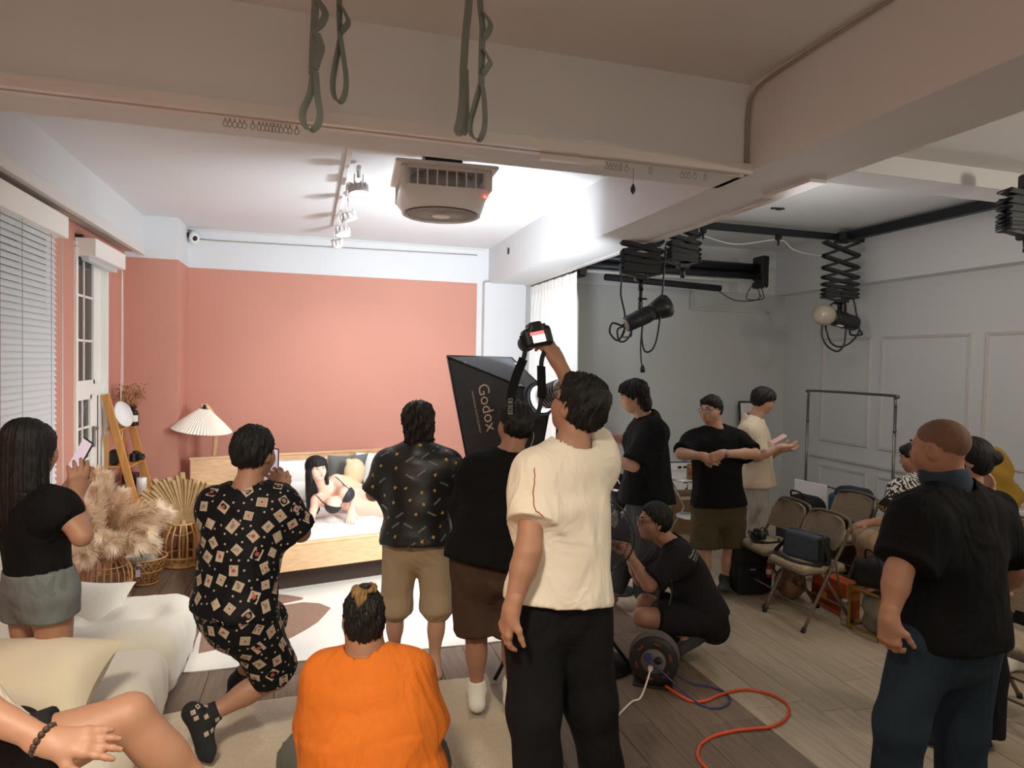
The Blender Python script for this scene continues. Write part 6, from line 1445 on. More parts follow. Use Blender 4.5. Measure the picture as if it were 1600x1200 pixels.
for (c, s_, lab) in (((4.25, 6.98, .13), (.46, .30, .26), 'brown cardboard carton on the floor under the round table'), ((4.22, 7.0, .36), (.44, .30, .20), 'brown cardboard carton stacked on another under the round table')):
    t_ = thing('carton', lab, 'box', (c[0], c[1], c[2]-s_[2]/2)); mk('box', MB().box(c, s_, None, .004), 'cardboard', t_); mk('tape', MB().box((c[0], c[1]-s_[1]/2-.001, c[2]+s_[2]*.3), (s_[0]*.5, .002, .035)), 'tape', t_)
es = thing('easel_board', 'white board in a dark frame leaning on the back wall behind the beige tee', 'board', (4.6, 7.75, 0)); cE = ony(1178, 690, 7.8); Re = axes(A(1, 0, 0), A(0, .12, 1), np.cross(A(1, 0, 0), A(0, .12, 1)))
mk('board', MB().box(A(cE[0], 7.82, .75), (.34, 1.45, .015), Re, .003), 'white_plastic', es); mb = MB()
for s_ in (-1, 1): mb.box(A(cE[0], 7.82, .75)+Re @ A(s_*.175, 0, 0), (.018, 1.5, .022), Re)
mb.box(A(cE[0], 7.82, .75)+Re @ A(0, .745, 0), (.36, .018, .022), Re); mk('frame', mb, 'dark_metal', es)
ts = thing('white_tripod', 'white legged stand behind the light grey trousers', 'stand', (5.0, 6.55, 0)); c = A(4.72, 6.35, 0); mk('pole', MB().cyl(c+UP*.3, c+UP*.95, .014, n=10), 'white_plastic', ts)
for k in range(3): a = 2.09*k+.6; mk('leg', MB().cyl(c+UP*.55, c+A(math.cos(a)*.30, math.sin(a)*.30, .01), .016, n=8), 'white_plastic', ts)
mk('tray', MB().lathe([(0, .42), (.10, .42), (.105, .44), (0, .435)], c, 24), 'white_plastic', ts)
# black round stool with a glass ashtray between the fan and the jeans
st_ = A(2.95, 5.55, 0); rs_ = thing('round_mirror', 'round black framed mirror with a chrome bar behind the fan', 'mirror', st_); cM = pt(968, 770, 5.75); Rm = frame_to(-FW)
mk('disc', MB().lathe([(0, -.01), (.13, -.01), (.135, 0), (.13, .012), (0, .012)], cM, 32, Rm @ np.diag([.55, 1.25, 1])), 'black_plastic', rs_); mk('arm', MB().tube(catmull([pt(957, 722, 5.6), pt(962, 740, 5.6), pt(976, 768, 5.6)], 6), .010, 8), 'chrome', rs_)
mk('post', MB().cyl((cM[0], cM[1], .02), cM-UP*.15, .016, n=10), 'dark_metal', rs_); mk('base', MB().lathe([(0, 0), (.15, 0), (.15, .02), (0, .025)], (cM[0], cM[1], 0), 24), 'dark_metal', rs_)
mk('tray', MB().lathe([(0, -.01), (.06, -.01), (.065, .004), (0, .004)], pt(968, 765, 5.6), 20), 'chrome', rs_)
# ================================================================== people
def JJ(**k): return {n: (pt(*v) if not isinstance(v, np.ndarray) else v) for n, v in k.items()}
def phone(c, n, up_, label, screen=True, case='black_plastic', size=(.075, .155, .009)):
    n = nrm(n); up_ = nrm(np.asarray(up_, float)-n*(np.asarray(up_, float)@n)); R = np.stack([np.cross(up_, n), up_, n], 1); c = np.asarray(c, float)
    t = thing('phone', label, 'phone', c); mk('body', MB().box(c, size, R, .006), case, t)
    if screen: mk('screen', MB().box(c+n*(size[2]/2+.0008), (size[0]-.008, size[1]-.012, .001), R), 'screen_lit', t)
    mk('camera_bump', MB().box(c-n*(size[2]/2+.001)+R[:, 0]*.018+R[:, 1]*(size[1]/2-.025), (.028, .036, .003), R, .001), 'black_plastic', t); return t
def dslr(c, f, up_, label, screen=False):
    """f: the way the lens looks"""
    f = nrm(f); up_ = nrm(np.asarray(up_, float)-f*(np.asarray(up_, float)@f)); R = np.stack([np.cross(f, up_), f, up_], 1); c = np.asarray(c, float); q = lambda x, y, z: c+R @ A(x, y, z)
    t = thing('camera', label, 'camera', c); V, Q = build([rbox(q(0, 0, 0), (.068, .030, .044), R, .016, .02), rbox(q(.055, .012, -.003), (.018, .036, .044), R, .016, .02), rbox(q(0, -.002, .052), (.032, .034, .018), R, .012, .02)], .0055)
    mk('body', skin_mb([(V, Q)]), 'black_plastic', t)
    mk('lens', MB().lathe([(0, 0), (.034, 0), (.036, .01), (.036, .05), (.040, .055), (.040, .10), (.034, .105), (.030, .09), (0, .085)], q(-.005, .025, -.003), 22, np.stack([R[:, 0], -R[:, 2], R[:, 1]], 1) @ np.eye(3)), 'dark_metal', t)
    mk('eyecup', MB().box(q(0, -.038, .050), (.036, .012, .022), R, .004), 'rubber', t); mk('dial', MB().lathe([(0, 0), (.012, 0), (.012, .012), (0, .013)], q(.05, .0, .045), 14, R), 'dark_metal', t)
    s_ = mk('display', MB().box(q(-.008, -.032, -.004), (.078, .003, .054), R), 'black_plastic', t)
    if screen:
        mk('picture', MB().box(q(-.008, -.0342, .013), (.072, .001, .016), R), 'screen_photo_pink', s_); mk('picture', MB().box(q(-.004, -.0342, -.013), (.064, .001, .034), R), 'screen_photo_white', s_)
    return t, R
BACK = FW
SQ = [(-.5, -.5), (.5, -.5), (.5, .5), (-.5, .5)]

# 1 --- woman with a phone, kneeling on the sofa, left edge
kn = pt(75, 1062, 2.95)
J = JJ(head=(50, 703, 2.9), N=(50, 772, 2.88), P=(62, 915, 2.9), sL=(10, 790, 2.98), sR=(90, 790, 2.82), eL=(62, 838, 3.12), wL=(104, 768, 3.08), eR=(128, 838, 2.82), wR=(118, 772, 2.95),
       hL=(42, 930, 2.96), hR=(82, 932, 2.88), kL=(52, 1062, 3.02), kR=(88, 1062, 2.93))
for q in 'LR': J['a'+q] = J['k'+q]-FW*.40-RT*.06+UP*.02; J['t'+q] = J['a'+q]-FW*.18-UP*.02
f1 = nrm(A(.42, .9, 0))
W1 = person('person', 'woman with long dark hair, black top and denim shorts kneeling on the sofa', J, S=.94, g=.98, arm=.95, leg=1.02, skin='skin_tan', hair='long', face=f1, tilt=(.0, .03, 1), hs=1.04,
            hands={'L': dict(d=UP*.9+RT*.35+FW*.2, n=RT*.8-UP*.1+FW*.2, curl=.55), 'R': dict(d=UP*.95+RT*.12, n=-RT*.7+FW*.6, curl=.35, spread=.12)},
            feet={'L': dict(sole=UP*.5-FW), 'R': dict(sole=UP*.5-FW)}, hair_amp=.003)
tee(W1, 'tee_black', hem=.08, sl=.30, off=.009, flare=.0, sr=(.060, .064), amp=.0025, neck=.09, seed=1)
bottoms(W1, 'denim_grey', end=.22, r=(.106, .106), name='denim_shorts', top=.20, off=.010, amp=.002)
dsh = [o for o in W1['root'].children if o.name.startswith('denim_shorts')][0]; off = base_of(dsh); bv = bvh_of(dsh, off)
mat('denim_pocket', '#5f6566', .85, bump=(240, .2), var=(12, .12)); mb = MB()
for u, v in ((36, 890), (88, 882)):
    h, n, i_, d_ = bv.find_nearest(Vector(pt(u, v, 2.6).tolist())); patch(mb, bv, np.array(h), np.array(n), [(-.06, .06), (-.03, .062), (0, .063), (.03, .062), (.06, .06), (.06, .0), (.055, -.06), (.0, -.085), (-.055, -.06), (-.06, .0)], 0, .004, 0)
mk('pocket', mb, 'denim_pocket', dsh)
mb = MB(); band(mb, J['wR']-UP*.0, J['wR']-J['eR'], .029, .010); mk('bracelet', mb, 'wood_dark', W1['root']); mb = MB(); band(mb, J['wL'], J['wL']-J['eL'], .029, .014); mk('wristwatch', mb, 'steel', W1['root'])
phone(pt(126, 712, 3.02), -FW*.9-RT*.35+UP*.3, UP*.9+RT*.35, 'phone held up by the woman in denim shorts')

# 2 --- man in the card print set, lunging
d2 = 3.25
J = JJ(head=(397, 708, 3.30), N=(386, 768, 3.26), P=(366, 945, 3.22), sL=(340, 792, 3.28), sR=(436, 785, 3.28), eR=(470, 832, 3.36), wR=(442, 772, 3.52), eL=(408, 845, 3.58), wL=(424, 775, 3.66),
       hL=(348, 955, 3.30), hR=(388, 962, 3.18), kR=(432, 1058, 3.36), aR=(318, 1122, 3.20), kL=(424, 972, 3.66), aL=(372, 1066, 3.76), tR=(325, 1192, 3.14), tL=(388, 1078, 3.92))
W2 = person('person', 'man in a black playing card print set lunging with a phone', J, S=1.06, g=1.05, arm=1.0, leg=.95, skin='skin_tan', hair='short', face=A(.55, .85, -.03), tilt=(.02, 0, 1), hs=1.0,
            hands={'R': dict(d=UP*.9-RT*.35+FW*.1, n=-RT*.5+FW*.6, curl=.6, spread=.1), 'L': dict(d=UP*.9+RT*.1, n=RT*.6-FW*.3, curl=.7)}, feet={'R': dict(sole=-FW*.9-RT*.3+UP*.1), 'L': dict()})
sh_ = tee(W2, 'print_black', hem=-.06, sl=.92, off=.022, flare=.020, sr=(.078, .090), amp=.005, seed=5, name='shirt')
st_2 = bottoms(W2, 'print_black', end=.93, r=(.118, .108), off=.018, name='shorts', amp=.006, seed=6)
def cards(o, root_, n, seed, sz=.046, dots=True):
    off = base_of(o); bv = bvh_of(o, off); rr = np.random.RandomState(seed); mb = MB(); pts = scatter(o, None, n, .072, seed)
    for c, nn in pts:
        w = sz*rr.uniform(.85, 1.05); h = w*rr.uniform(1.0, 1.3); an = rr.uniform(-.7, .7)+(math.pi/2 if rr.rand() < .3 else 0)
        patch(mb, bv, c, nn, [(a*w, b*h) for a, b in SQ], an, .0022, 0)
        k = rr.randint(3); ca = [(math.cos(t)*.22*w, math.sin(t)*.26*w*(1.2 if k else .9)) for t in np.linspace(0, 6.28, 8)[:-1]]
        if k < 2: patch(mb, bv, c, nn, ca, an, .0032, 1 if k == 0 else 2); patch(mb, bv, c, nn, [(a*w*.16-w*.24, b*h*.16+h*.27) for a, b in SQ], an, .0032, 1)
        else: patch(mb, bv, c, nn, [(a*w*.7, b*h*.62) for a, b in SQ], an, .0028, 2); patch(mb, bv, c, nn, [(a*w*.58, b*h*.5) for a, b in SQ], an, .0032, 0); patch(mb, bv, c, nn, [(a*w*.25, b*h*.25) for a, b in SQ], an, .0040, 1)
    for c, nn in scatter(o, None, n*3, .034, seed+1):
        if min(np.linalg.norm(c-p[0]) for p in pts) < .040: continue
        patch(mb, bv, c, nn, [(math.cos(t)*.0055, math.sin(t)*.0055) for t in np.linspace(0, 6.28, 7)[:-1]], 0, .0022, 0)
    p_ = mk('card_print', mb, ['card_cream', 'card_red', 'card_ink'], o); p_['kind'] = 'stuff'
cards(sh_, W2, 220, 3); cards(st_2, W2, 150, 4)
W2['soleR'] = -FW*.9-RT*.3+UP*.1
so_ = sock(W2, 'R', 'sock_black', 'sock', .20, label='black sock with a cream grid top')
off = base_of(so_); bv = bvh_of(so_, off); mb = MB(); a_ = J['aR']; kk = nrm(J['kR']-J['aR'])
for c, nn in scatter(so_, None, 26, .026, 2):
    if (c-a_)@kk > -.045 and (c-a_)@kk < .045 or nn@(RT) > .6: patch(mb, bv, c, nn, [(x*.021, y*.021) for x, y in SQ], .2, .002, 0)
mk('sock_print', mb, 'card_cream', so_); sock(W2, 'L', 'sock_black', 'sock', .20)
mb = MB(); band(mb, J['wR']+(J['eR']-J['wR'])*.10, J['wR']-J['eR'], .031, .012, .006); band(mb, J['wR']+(J['eR']-J['wR'])*.18, J['wR']-J['eR'], .033, .012, .006); mk('bracelet', mb, 'gold', W2['root'])
phone(pt(428, 722, 3.70), -FW*.9-RT*.45, UP, 'phone held up by the man in the card print set')

# 3 --- model lying on the bed
J = JJ(head=(495, 733, 6.22), N=(506, 765, 6.32), P=(558, 785, 6.62), sR=(495, 781, 6.24), sL=(527, 750, 6.40), eR=(485, 813, 6.18), wR=(484, 824, 5.98), eL=(553, 771, 6.34), wL=(549, 797, 6.20),
       hR=(562, 796, 6.54), hL=(556, 773, 6.62), kR=(630, 800, 6.38), kL=(632, 774, 6.46), aR=(690, 790, 6.75), aL=(686, 776, 6.90), tR=(705, 796, 6.85), tL=(702, 780, 7.0))
f3 = nrm(RT*.62-FW*.74+UP*.10)
W3 = person('person', 'model with long black hair in a black two piece lying on the white bed', J, S=.92, g=.90, arm=.86, leg=1.0, skin='skin_fair', hair=None, face=f3, tilt=UP*1-RT*.12, hs=1.0, fat=.92,
            hands={'R': dict(d=RT*.75-FW*.3-UP*.1, n=-UP, curl=.3), 'L': dict(d=-UP*.6+RT*.05-FW*.45, n=FW*.6-UP*.5, curl=.25, spread=.12)}, feet={'L': {}, 'R': {}}, open_mouth=True, lips='lip', hL=.0055, neck_r=.046)
def chest_frame(W):
    J = W['J']; c = W['sp'](.68); s_, f = W['frame'](.68); return c, s_, f
c, s_, f = chest_frame(W3); up3 = W3['up']
if f @ (-FW) < 0: f = -f
bc2 = [pt(521, 789, 6.17), pt(541, 772, 6.22)]
ch3 = soft('chest', [ell(q, (.076, .076, .074), None, .035) for q in bc2]+[ell(c+f*.03, (.12, .09, .10), np.stack([s_, f, up3], 1), .06), cap(J['sR'], bc2[0]+FW*.05, .050, .060, .05), cap(J['sL'], bc2[1]+FW*.05, .045, .055, .05)], .008, 'skin_fair', W3['root'])
cups = [ell(bc2[0]-FW*.006, (.080, .080, .078), None, .004, cut=[(bc2[0]+UP*.006, nrm(UP*.95+RT*.22)), (bc2[0]+FW*.03, FW)]), ell(bc2[1]-FW*.006, (.080, .080, .078), None, .004, cut=[(bc2[1]+RT*.004, nrm(UP*.45-RT*.9)), (bc2[1]+FW*.03, FW)])]
V, Q = build(cups, .006); tp = mk('bikini_top', skin_mb([(V, Q)]), 'swim_black', W3['root'])
bvs = [bvh_of(ch3, base_of(ch3)), bvh_of(W3['body'], base_of(W3['body']))]; mb = MB()
for path in (((493, 774), (497, 777), (501, 781), (505, 785), (510, 788)), ((524, 745), (529, 749), (535, 755), (540, 760), (545, 764)), ((532, 791), (534, 787), (536, 784))):
    P = []
    for u, v in path:
        rd = nrm(pt(u, v, 5.)-CAM); hs_ = [bb_.ray_cast(Vector(CAM.tolist()), Vector(rd.tolist())) for bb_ in bvs]; hs_ = [h for h in hs_ if h[0] is not None]
        if hs_: h_ = min(hs_, key=lambda t: t[3]); P.append(np.array(h_[0])+np.array(h_[1])*.003)
    if len(P) > 2: mb.tube(catmull(P, 4), .0042, 6)
mk('strap', mb, 'swim_black', tp)
V, Q = build([loft([(cc, w+.006, d+.006, s2, f2) for (cc, w, d, s2, f2) in W3['st'][:2]]+[], .03), cap(J['hL'], J['hL']+(J['kL']-J['hL'])*.06, .092*.92, None, .04), cap(J['hR'], J['hR']+(J['kR']-J['hR'])*.06, .092*.92, None, .04)], .010, cuts=[(W3['sp'](.02), W3['up'])]); mk('bikini_bottom', skin_mb([(V, Q)]), 'swim_black', W3['root'])
HR, p3 = W3['head']; r3, ff3, u3 = HR[:, 0], HR[:, 1], HR[:, 2]; hd3 = J['head']
hp = [ell(p3(0, -.010, .034), A(.094, .108, .098), HR, .01, cut=[(p3(0, .066, .05), nrm(ff3-u3*.55))]),
      loft([(p3(0, .066, .082), .066, .026, r3, ff3), (p3(0, .096, .040), .056, .010, r3, ff3)], .02)]
dn = nrm(-UP+RT*-.02); bk3 = p3(-.03, -.055, .03)
hp.append(loft([(bk3, .094, .078, r3, ff3), (bk3-UP*.10-RT*.02+FW*.02, .090, .066, r3, ff3), (bk3-UP*.26-RT*.035+FW*.03, .078, .052, r3, ff3), (bk3-UP*.44-RT*.040+FW*.03, .058, .035, r3, ff3)], .03))
hp.append(cap(p3(.078, .02, .02), p3(.082, .03, -.12), .018, .010, .02)); hp.append(cap(p3(-.082, .03, .02), p3(-.085, .02, -.16), .022, .016, .02))
V, Q = build(hp, .0062, disp=strands(.003, hd3, u3, ff3, seed=3, wave=.1)); mk('hair', skin_mb([(V, Q)]), 'hair_black', W3['root'])

# 4 --- man in the printed shirt and khaki shorts, back view
J = JJ(head=(652, 660, 4.20), N=(653, 703, 4.16), P=(651, 838, 4.16), sL=(608, 726, 4.20), sR=(698, 724, 4.18), eL=(583, 772, 4.20), wL=(622, 722, 4.44), eR=(706, 778, 4.20), wR=(676, 722, 4.44),
       hL=(628, 845, 4.16), hR=(676, 845, 4.16), kL=(618, 946, 4.20), kR=(684, 948, 4.16), aL=(616, 1028, 4.26), aR=(678, 1036, 4.14), tL=(606, 1040, 4.46), tR=(664, 1042, 4.36))
W4 = person('person', 'long haired man in a black shirt with yellow print and khaki shorts', J, S=.97, g=1.06, arm=1.0, leg=.95, skin='skin', hair='shag', hair_mat='hair_brown', face=A(-.12, 1, -.02), tilt=(0, 0, 1), hs=1.0,
            hands={'L': dict(d=UP*.8+RT*.3, n=RT*.8, curl=.7), 'R': dict(d=UP*.8-RT*.3, n=-RT*.8, curl=.7)}, feet={'L': {}, 'R': {}}, hair_amp=.006)
s4 = tee(W4, 'satin_black', hem=-.06, sl=.98, off=.026, flare=.034, sr=(.080, .100), amp=.006, seed=12, neck=.070)
bottoms(W4, 'shorts_khaki', end=1.04, r=(.120, .105), rk=.102, ra=.104, off=.014, amp=.006, seed=13)
off = base_of(s4); bv = bvh_of(s4, off); mb = MB(); rr = np.random.RandomState(5); pts = scatter(s4, None, 150, .066, 9)
for i, (c, nn) in enumerate(pts):
    k = i % 3; an = rr.uniform(-.5, .5)
    if k < 2:   # small yellow shapes
        nv = 9; rad = [(.013 if q % 2 else .0065)*rr.uniform(.75, 1.25) for q in range(nv)]; patch(mb, bv, c, nn, [(math.cos(6.283*q/nv)*rad[q], math.sin(6.283*q/nv)*rad[q]) for q in range(nv)], an, .002, 0)
        patch(mb, bv, c+UP*.004, nn, [(math.cos(6.283*q/6)*.004, math.sin(6.283*q/6)*.004) for q in range(6)], an, .003, 2)
    else:
        an = (.65 if rr.rand() < .6 else -.45)
        patch(mb, bv, c, nn, [(x*.058, y*.011) for x, y in SQ], an, .002, 1)
        for q in range(6): patch(mb, bv, c, nn, [(x*.0035-.024+.0095*q, y*.0125) for x, y in SQ], an, .0028, 3)
mat('satin_flat', '#1e1f22', .5)
p_ = mk('print', mb, ['print_yellow', 'print_grey', 'card_ink', 'satin_flat'], s4); p_['kind'] = 'stuff'
for q in 'LR':
    fl_d = nrm((J['t'+q]-J['a'+q])*A(1, 1, 0)); a_ = J['a'+q]; mb = MB()
    mb.box(A(a_[0], a_[1], .012)+fl_d*.07, (.09, .27, .022), axes(np.cross(fl_d, UP), fl_d, UP), .01); mb.tube(catmull([A(a_[0], a_[1], .02)+fl_d*.08+np.cross(fl_d, UP)*.045, A(a_[0], a_[1], .075)+fl_d*.10, A(a_[0], a_[1], .02)+fl_d*.08-np.cross(fl_d, UP)*.045], 6), .012, 6); mk('slipper', mb, 'shorts_grey', W4['root'])
phone(pt(650, 694, 4.46), -FW, UP, 'phone hidden before the man in the yellow print shirt', size=(.075, .15, .009))

# 5 --- man in the black tee and brown shorts, back view
J = JJ(head=(806, 664, 3.78), N=(797, 716, 3.74), P=(768, 872, 3.66), sL=(744, 738, 3.74), sR=(848, 738, 3.80), eL=(722, 798, 3.84), wL=(772, 722, 4.04), eR=(862, 800, 3.86), wR=(820, 715, 4.06),
       hL=(738, 885, 3.66), hR=(800, 885, 3.68), kL=(744, 985, 3.68), kR=(800, 985, 3.72), aL=(745, 1078, 3.68), aR=(800, 1072, 3.76), tL=(741, 1090, 3.90), tR=(802, 1084, 3.98))
W5 = person('person', 'stocky man in a black tee and brown shorts, back turned, before the softbox', J, S=1.0, g=1.28, arm=1.12, leg=1.05, skin='skin_tan', hair='crop', face=A(-.10, 1, -.02), tilt=(.05, 0, 1), hs=1.06, fat=1.1,
            hands={'L': dict(d=UP*.8+RT*.3, n=RT*.8, curl=.7), 'R': dict(d=UP*.8-RT*.3, n=-RT*.8, curl=.7)}, feet={'L': {}, 'R': {}}, neck_r=.066)
tee(W5, 'tee_black', hem=-.05, sl=.95, off=.022, flare=.022, sr=(.082, .100), amp=.006, seed=21, neck=.08)
bottoms(W5, 'shorts_brown', end=1.0, r=(.122, .128), off=.014, amp=.004, seed=22)
for q in 'LR':
    sock(W5, q, 'sock_white', 'sock', .16); fl_d = nrm((J['t'+q]-J['a'+q])*A(1, 1, 0)); a_ = J['a'+q]; mb = MB(); RX_ = axes(np.cross(fl_d, UP), fl_d, UP)
    mb.box(A(a_[0], a_[1], .012)+fl_d*.07, (.105, .30, .024), RX_, .012); mk('slipper', mb, 'cable_grey', W5['root'])
dslr(pt(806, 686, 4.05), FW, UP, 'camera hidden before the face of the stocky man in the black tee')
mb = MB(); mb.tube(catmull([pt(828, 700, 3.82), pt(834, 680, 3.80), pt(826, 650, 3.85)], 6), .0022, 5); mk('mask_loop', mb, 'cord_white', W5['root'])

# 6 --- tall man in the white tee with the camera overhead
J = JJ(head=(905, 636, 2.76), N=(893, 706, 2.72), P=(872, 930, 2.68), sL=(838, 746, 2.66), sR=(930, 720, 2.82), eL=(825, 862, 2.50), wL=(800, 950, 2.46), eR=(916, 648, 3.06), wR=(872, 566, 3.12),
       hL=(836, 955, 2.66), hR=(908, 950, 2.72), kL=(834, 1110, 2.62), kR=(922, 1095, 2.76), aL=(846, 1276, 2.68), aR=(948, 1246, 2.88), tL=(840, 1300, 2.88), tR=(935, 1262, 3.04))
f6 = nrm(-RT*.62+FW*.72+UP*.42)
W6 = person('person', 'tall man in a white tee and black trousers holding a camera high overhead', J, S=1.05, g=.98, arm=1.08, leg=1.04, skin='skin_tan', hair='crop', face=f6, tilt=UP-f6*.2+RT*.05, hs=1.06, fat=1.05,
            hands={'L': dict(d=-UP*.93-RT*.25+FW*.1, n=RT*.75+FW*.4, curl=.45), 'R': dict(d=UP*.82-RT*.55+FW*.10, n=-RT*.4-UP*.3+FW*.6, curl=.75, thumb=.4)}, feet={'L': {}, 'R': {}}, glass=True, hL=.0042, neck_r=.062)
s6 = tee(W6, 'tee_white', hem=-.03, sl={'L': .62, 'R': .42}, off=.022, flare=.026, sr=(.086, .098), amp=.007, seed=33, neck=.08, h=.0105)
bottoms(W6, 'trousers_black', end=1.93, r=(.122, .104), rk=.100, ra=.084, off=.014, amp=.006, seed=34, name='trousers', top=.06)
# red piping on the sleeve
off = base_of(s6); bv = bvh_of(s6, off); P = []
for t in np.linspace(.0, 1, 14):
    u = 830+20*t**1.0; v = 722+94*t; c = pt(826+26*t-6*math.sin(t*3), 716+100*t, 2.42); h, n, i, d = bv.find_nearest(Vector(c.tolist())); P.append(np.array(h)+np.array(n)*.002)
mk('piping', MB().tube(P, .0022, 5), 'card_red', s6, 'red sleeve piping')
cam6 = pt(838, 527, 3.10); f_c = nrm(FW*.90-RT*.36-UP*.20); c6, R6 = dslr(cam6, f_c, UP*.95-RT*.22, 'camera with lit screen held overhead by the tall man', True)
stp = catmull([cam6+R6 @ A(-.072, 0, .02), pt(820, 552, 3.06), pt(806, 590, 3.00), pt(797, 630, 2.95), pt(800, 652, 2.9), pt(820, 660, 2.9), pt(838, 650, 2.95), pt(846, 622, 3.0), pt(846, 592, 3.05), pt(847, 560, 3.08), cam6+R6 @ A(.072, 0, -.02)], 8)
mk('strap', ribbon(stp, .022, FW*.3+RT*.6+UP*.1), 'bag_black', c6)
for a, b in ((10, 24), (56, 70)): mk('strap_pad', ribbon(stp[a:b]-FW*.004, .042, FW*.3+RT*.6+UP*.1), 'tee_black', c6)
sp0, sp1 = stp[30], stp[22]; ex_ = nrm(sp1-sp0); ey_ = nrm(np.cross(-FW, ex_)); mb = text_mb('EOS R5', .022, sp0-FW*.012-ey_*.008, ex_, ey_, fitw=.085); mk('strap_lettering', mb, 'print_grey', c6)

# 7 --- man in orange sitting on the rug
J = JJ(head=(568, 964, 2.82), N=(572, 1024, 2.80), P=(580, 1225, 2.74), sL=(512, 1058, 2.82), sR=(638, 1056, 2.82), eL=(496, 1140, 2.84), wL=(548, 1180, 3.14), eR=(664, 1138, 2.84), wR=(618, 1178, 3.14),
       hL=(545, 1235, 2.78), hR=(616, 1235, 2.78), kL=(466, 1172, 3.06), kR=(672, 1172, 3.06), aL=(560, 1190, 3.36), aR=(600, 1192, 3.36), tL=(600, 1200, 3.5), tR=(560, 1200, 3.5))
W7 = person('person', 'heavy man in an orange tee with a blond hair tuft sitting on the rug', J, S=1.0, g=1.62, arm=1.22, leg=1.12, skin='skin_tan', hair='fade', face=A(-.05, 1, -.05), tilt=(0, -.02, 1), hs=1.02, fat=1.12,
            hands={'L': dict(d=RT*.6+FW*.6, n=-UP, curl=.3), 'R': dict(d=-RT*.6+FW*.6, n=-UP, curl=.3)}, feet={'L': {}, 'R': {}}, neck_r=.078)
tee(W7, 'tee_orange', hem=-.10, sl=.90, off=.022, flare=.030, sr=(.095, .108), amp=.006, seed=43, neck=.088)
bottoms(W7, 'shorts_grey', end=.93, r=(.125, .125), off=.012, amp=.005, seed=44)
HR, p7 = W7['head']
V, Q = build([ell(p7(-.022, -.045, .122), A(.036, .045, .022), HR, .02), ell(p7(.024, -.03, .124), A(.026, .04, .020), HR, .02), ell(p7(-.025, -.085, .098), A(.022, .016, .03), HR, .02)], .006, disp=strands(.004, J['head'], HR[:, 2], HR[:, 1], 40, 5)); mk('hair_tuft', skin_mb([(V, Q)]), 'hair_blond', W7['root'], 'blond tied tuft')
mb = MB(); mb.tube([p7(.0+.02*math.cos(a), -.055+.02*math.sin(a), .145) for a in np.linspace(0, 6.28, 12)[:-1]], .006, 6, closed=True); mk('hair_tie', mb, 'black_plastic', W7['root'])

# 8 --- man sitting on the sofa end, only legs and forearm in view
hp_ = pt(20, 1180, 2.05)
J = dict(head=hp_+UP*.66-RT*.52+FW*0, N=hp_+UP*.44-RT*.46, P=hp_-RT*.10-UP*.02, sL=hp_+UP*.36-RT*.46+FW*.19, sR=hp_+UP*.32-RT*.42-FW*.19)
J.update(JJ(eR=(-85, 1085, 1.80), wR=(78, 1160, 1.80), eL=(-60, 1130, 2.35), wL=(10, 1170, 2.40), hR=(40, 1185, 1.98), hL=(10, 1160, 2.28), kR=(202, 1118, 2.10), aR=(345, 1262, 2.22), kL=(110, 1225, 2.50), aL=(300, 1330, 2.6), tR=(380, 1290, 2.3), tL=(350, 1350, 2.65)))
W8 = person('person', 'man in dark shorts sitting on the sofa, only his bare legs and forearm showing', J, S=1.02, g=1.0, arm=1.08, leg=1.18, skin='skin_tan', hair='short', face=RT, tilt=UP, hands={'R': dict(d=RT*.95-UP*.10+FW*.25, n=-UP*.8+FW*.6, curl=.15, spread=.08, thumb=.1), 'L': dict(d=RT, n=-UP, curl=.3)}, feet={'L': {}, 'R': {}}, hL=.004)
tee(W8, 'tee_white', hem=-.02, sl=.5, off=.018, flare=.02, seed=51)
bottoms(W8, 'tee_charcoal', end=.34, r=(.112, .116), off=.008, seed=52)
mb = MB(); a = np.linspace(0, 6.283, 17)[:-1]; fr = frame_to(J['wR']-J['eR'])
for k in range(14):
    t = 6.283*k/14; mb.ball(J['wR']-nrm(J['wR']-J['eR'])*.02+fr @ A(math.cos(t)*.036, math.sin(t)*.036, 0), .0095, 8)
mk('bead_bracelet', mb, 'wood_dark', W8['root'])

# 9 --- man in the oversized black tee by the back wall
J = JJ(head=(991, 620, 5.30), N=(1012, 658, 5.34), P=(1010, 772, 5.32), sL=(1022, 674, 5.16), sR=(1004, 672, 5.48), eL=(990, 728, 5.06), wL=(952, 716, 5.10), eR=(988, 692, 5.58), wR=(944, 679, 5.52),
       hL=(1014, 780, 5.23), hR=(1008, 780, 5.41), kL=(1012, 858, 5.22), kR=(982, 855, 5.38), aL=(1012, 938, 5.30), aR=(950, 926, 5.36), tL=(995, 946, 5.22), tR=(930, 936, 5.32))
f9 = nrm(-RT*.92+FW*.22-UP*.22)
W9 = person('person', 'young man in an oversized black tee and grey jeans looking down, in profile', J, S=1.02, g=.98, skin='skin', hair='fluffy', face=f9, tilt=UP-RT*.18, hs=1.0, hands={'L': dict(d=-RT*.95+UP*.15, n=FW*.5-UP*.7, curl=.5), 'R': dict(d=-RT*.95+UP*.1, n=-UP, curl=.5)}, feet={'L': {}, 'R': {}}, hair_amp=.006, hL=.006)
tee(W9, 'tee_black', hem=-.10, sl=.95, off=.040, flare=.060, sr=(.092, .118), amp=.007, seed=61, h=.013)
bottoms(W9, 'denim_dark', end=1.90, r=(.125, .118), rk=.112, ra=.110, off=.014, seed=62, name='jeans', h=.013)
mb = MB(); band(mb, J['wL'], J['wL']-J['eL'], .029, .022); mk('wristwatch', mb, 'black_plastic', W9['root'])

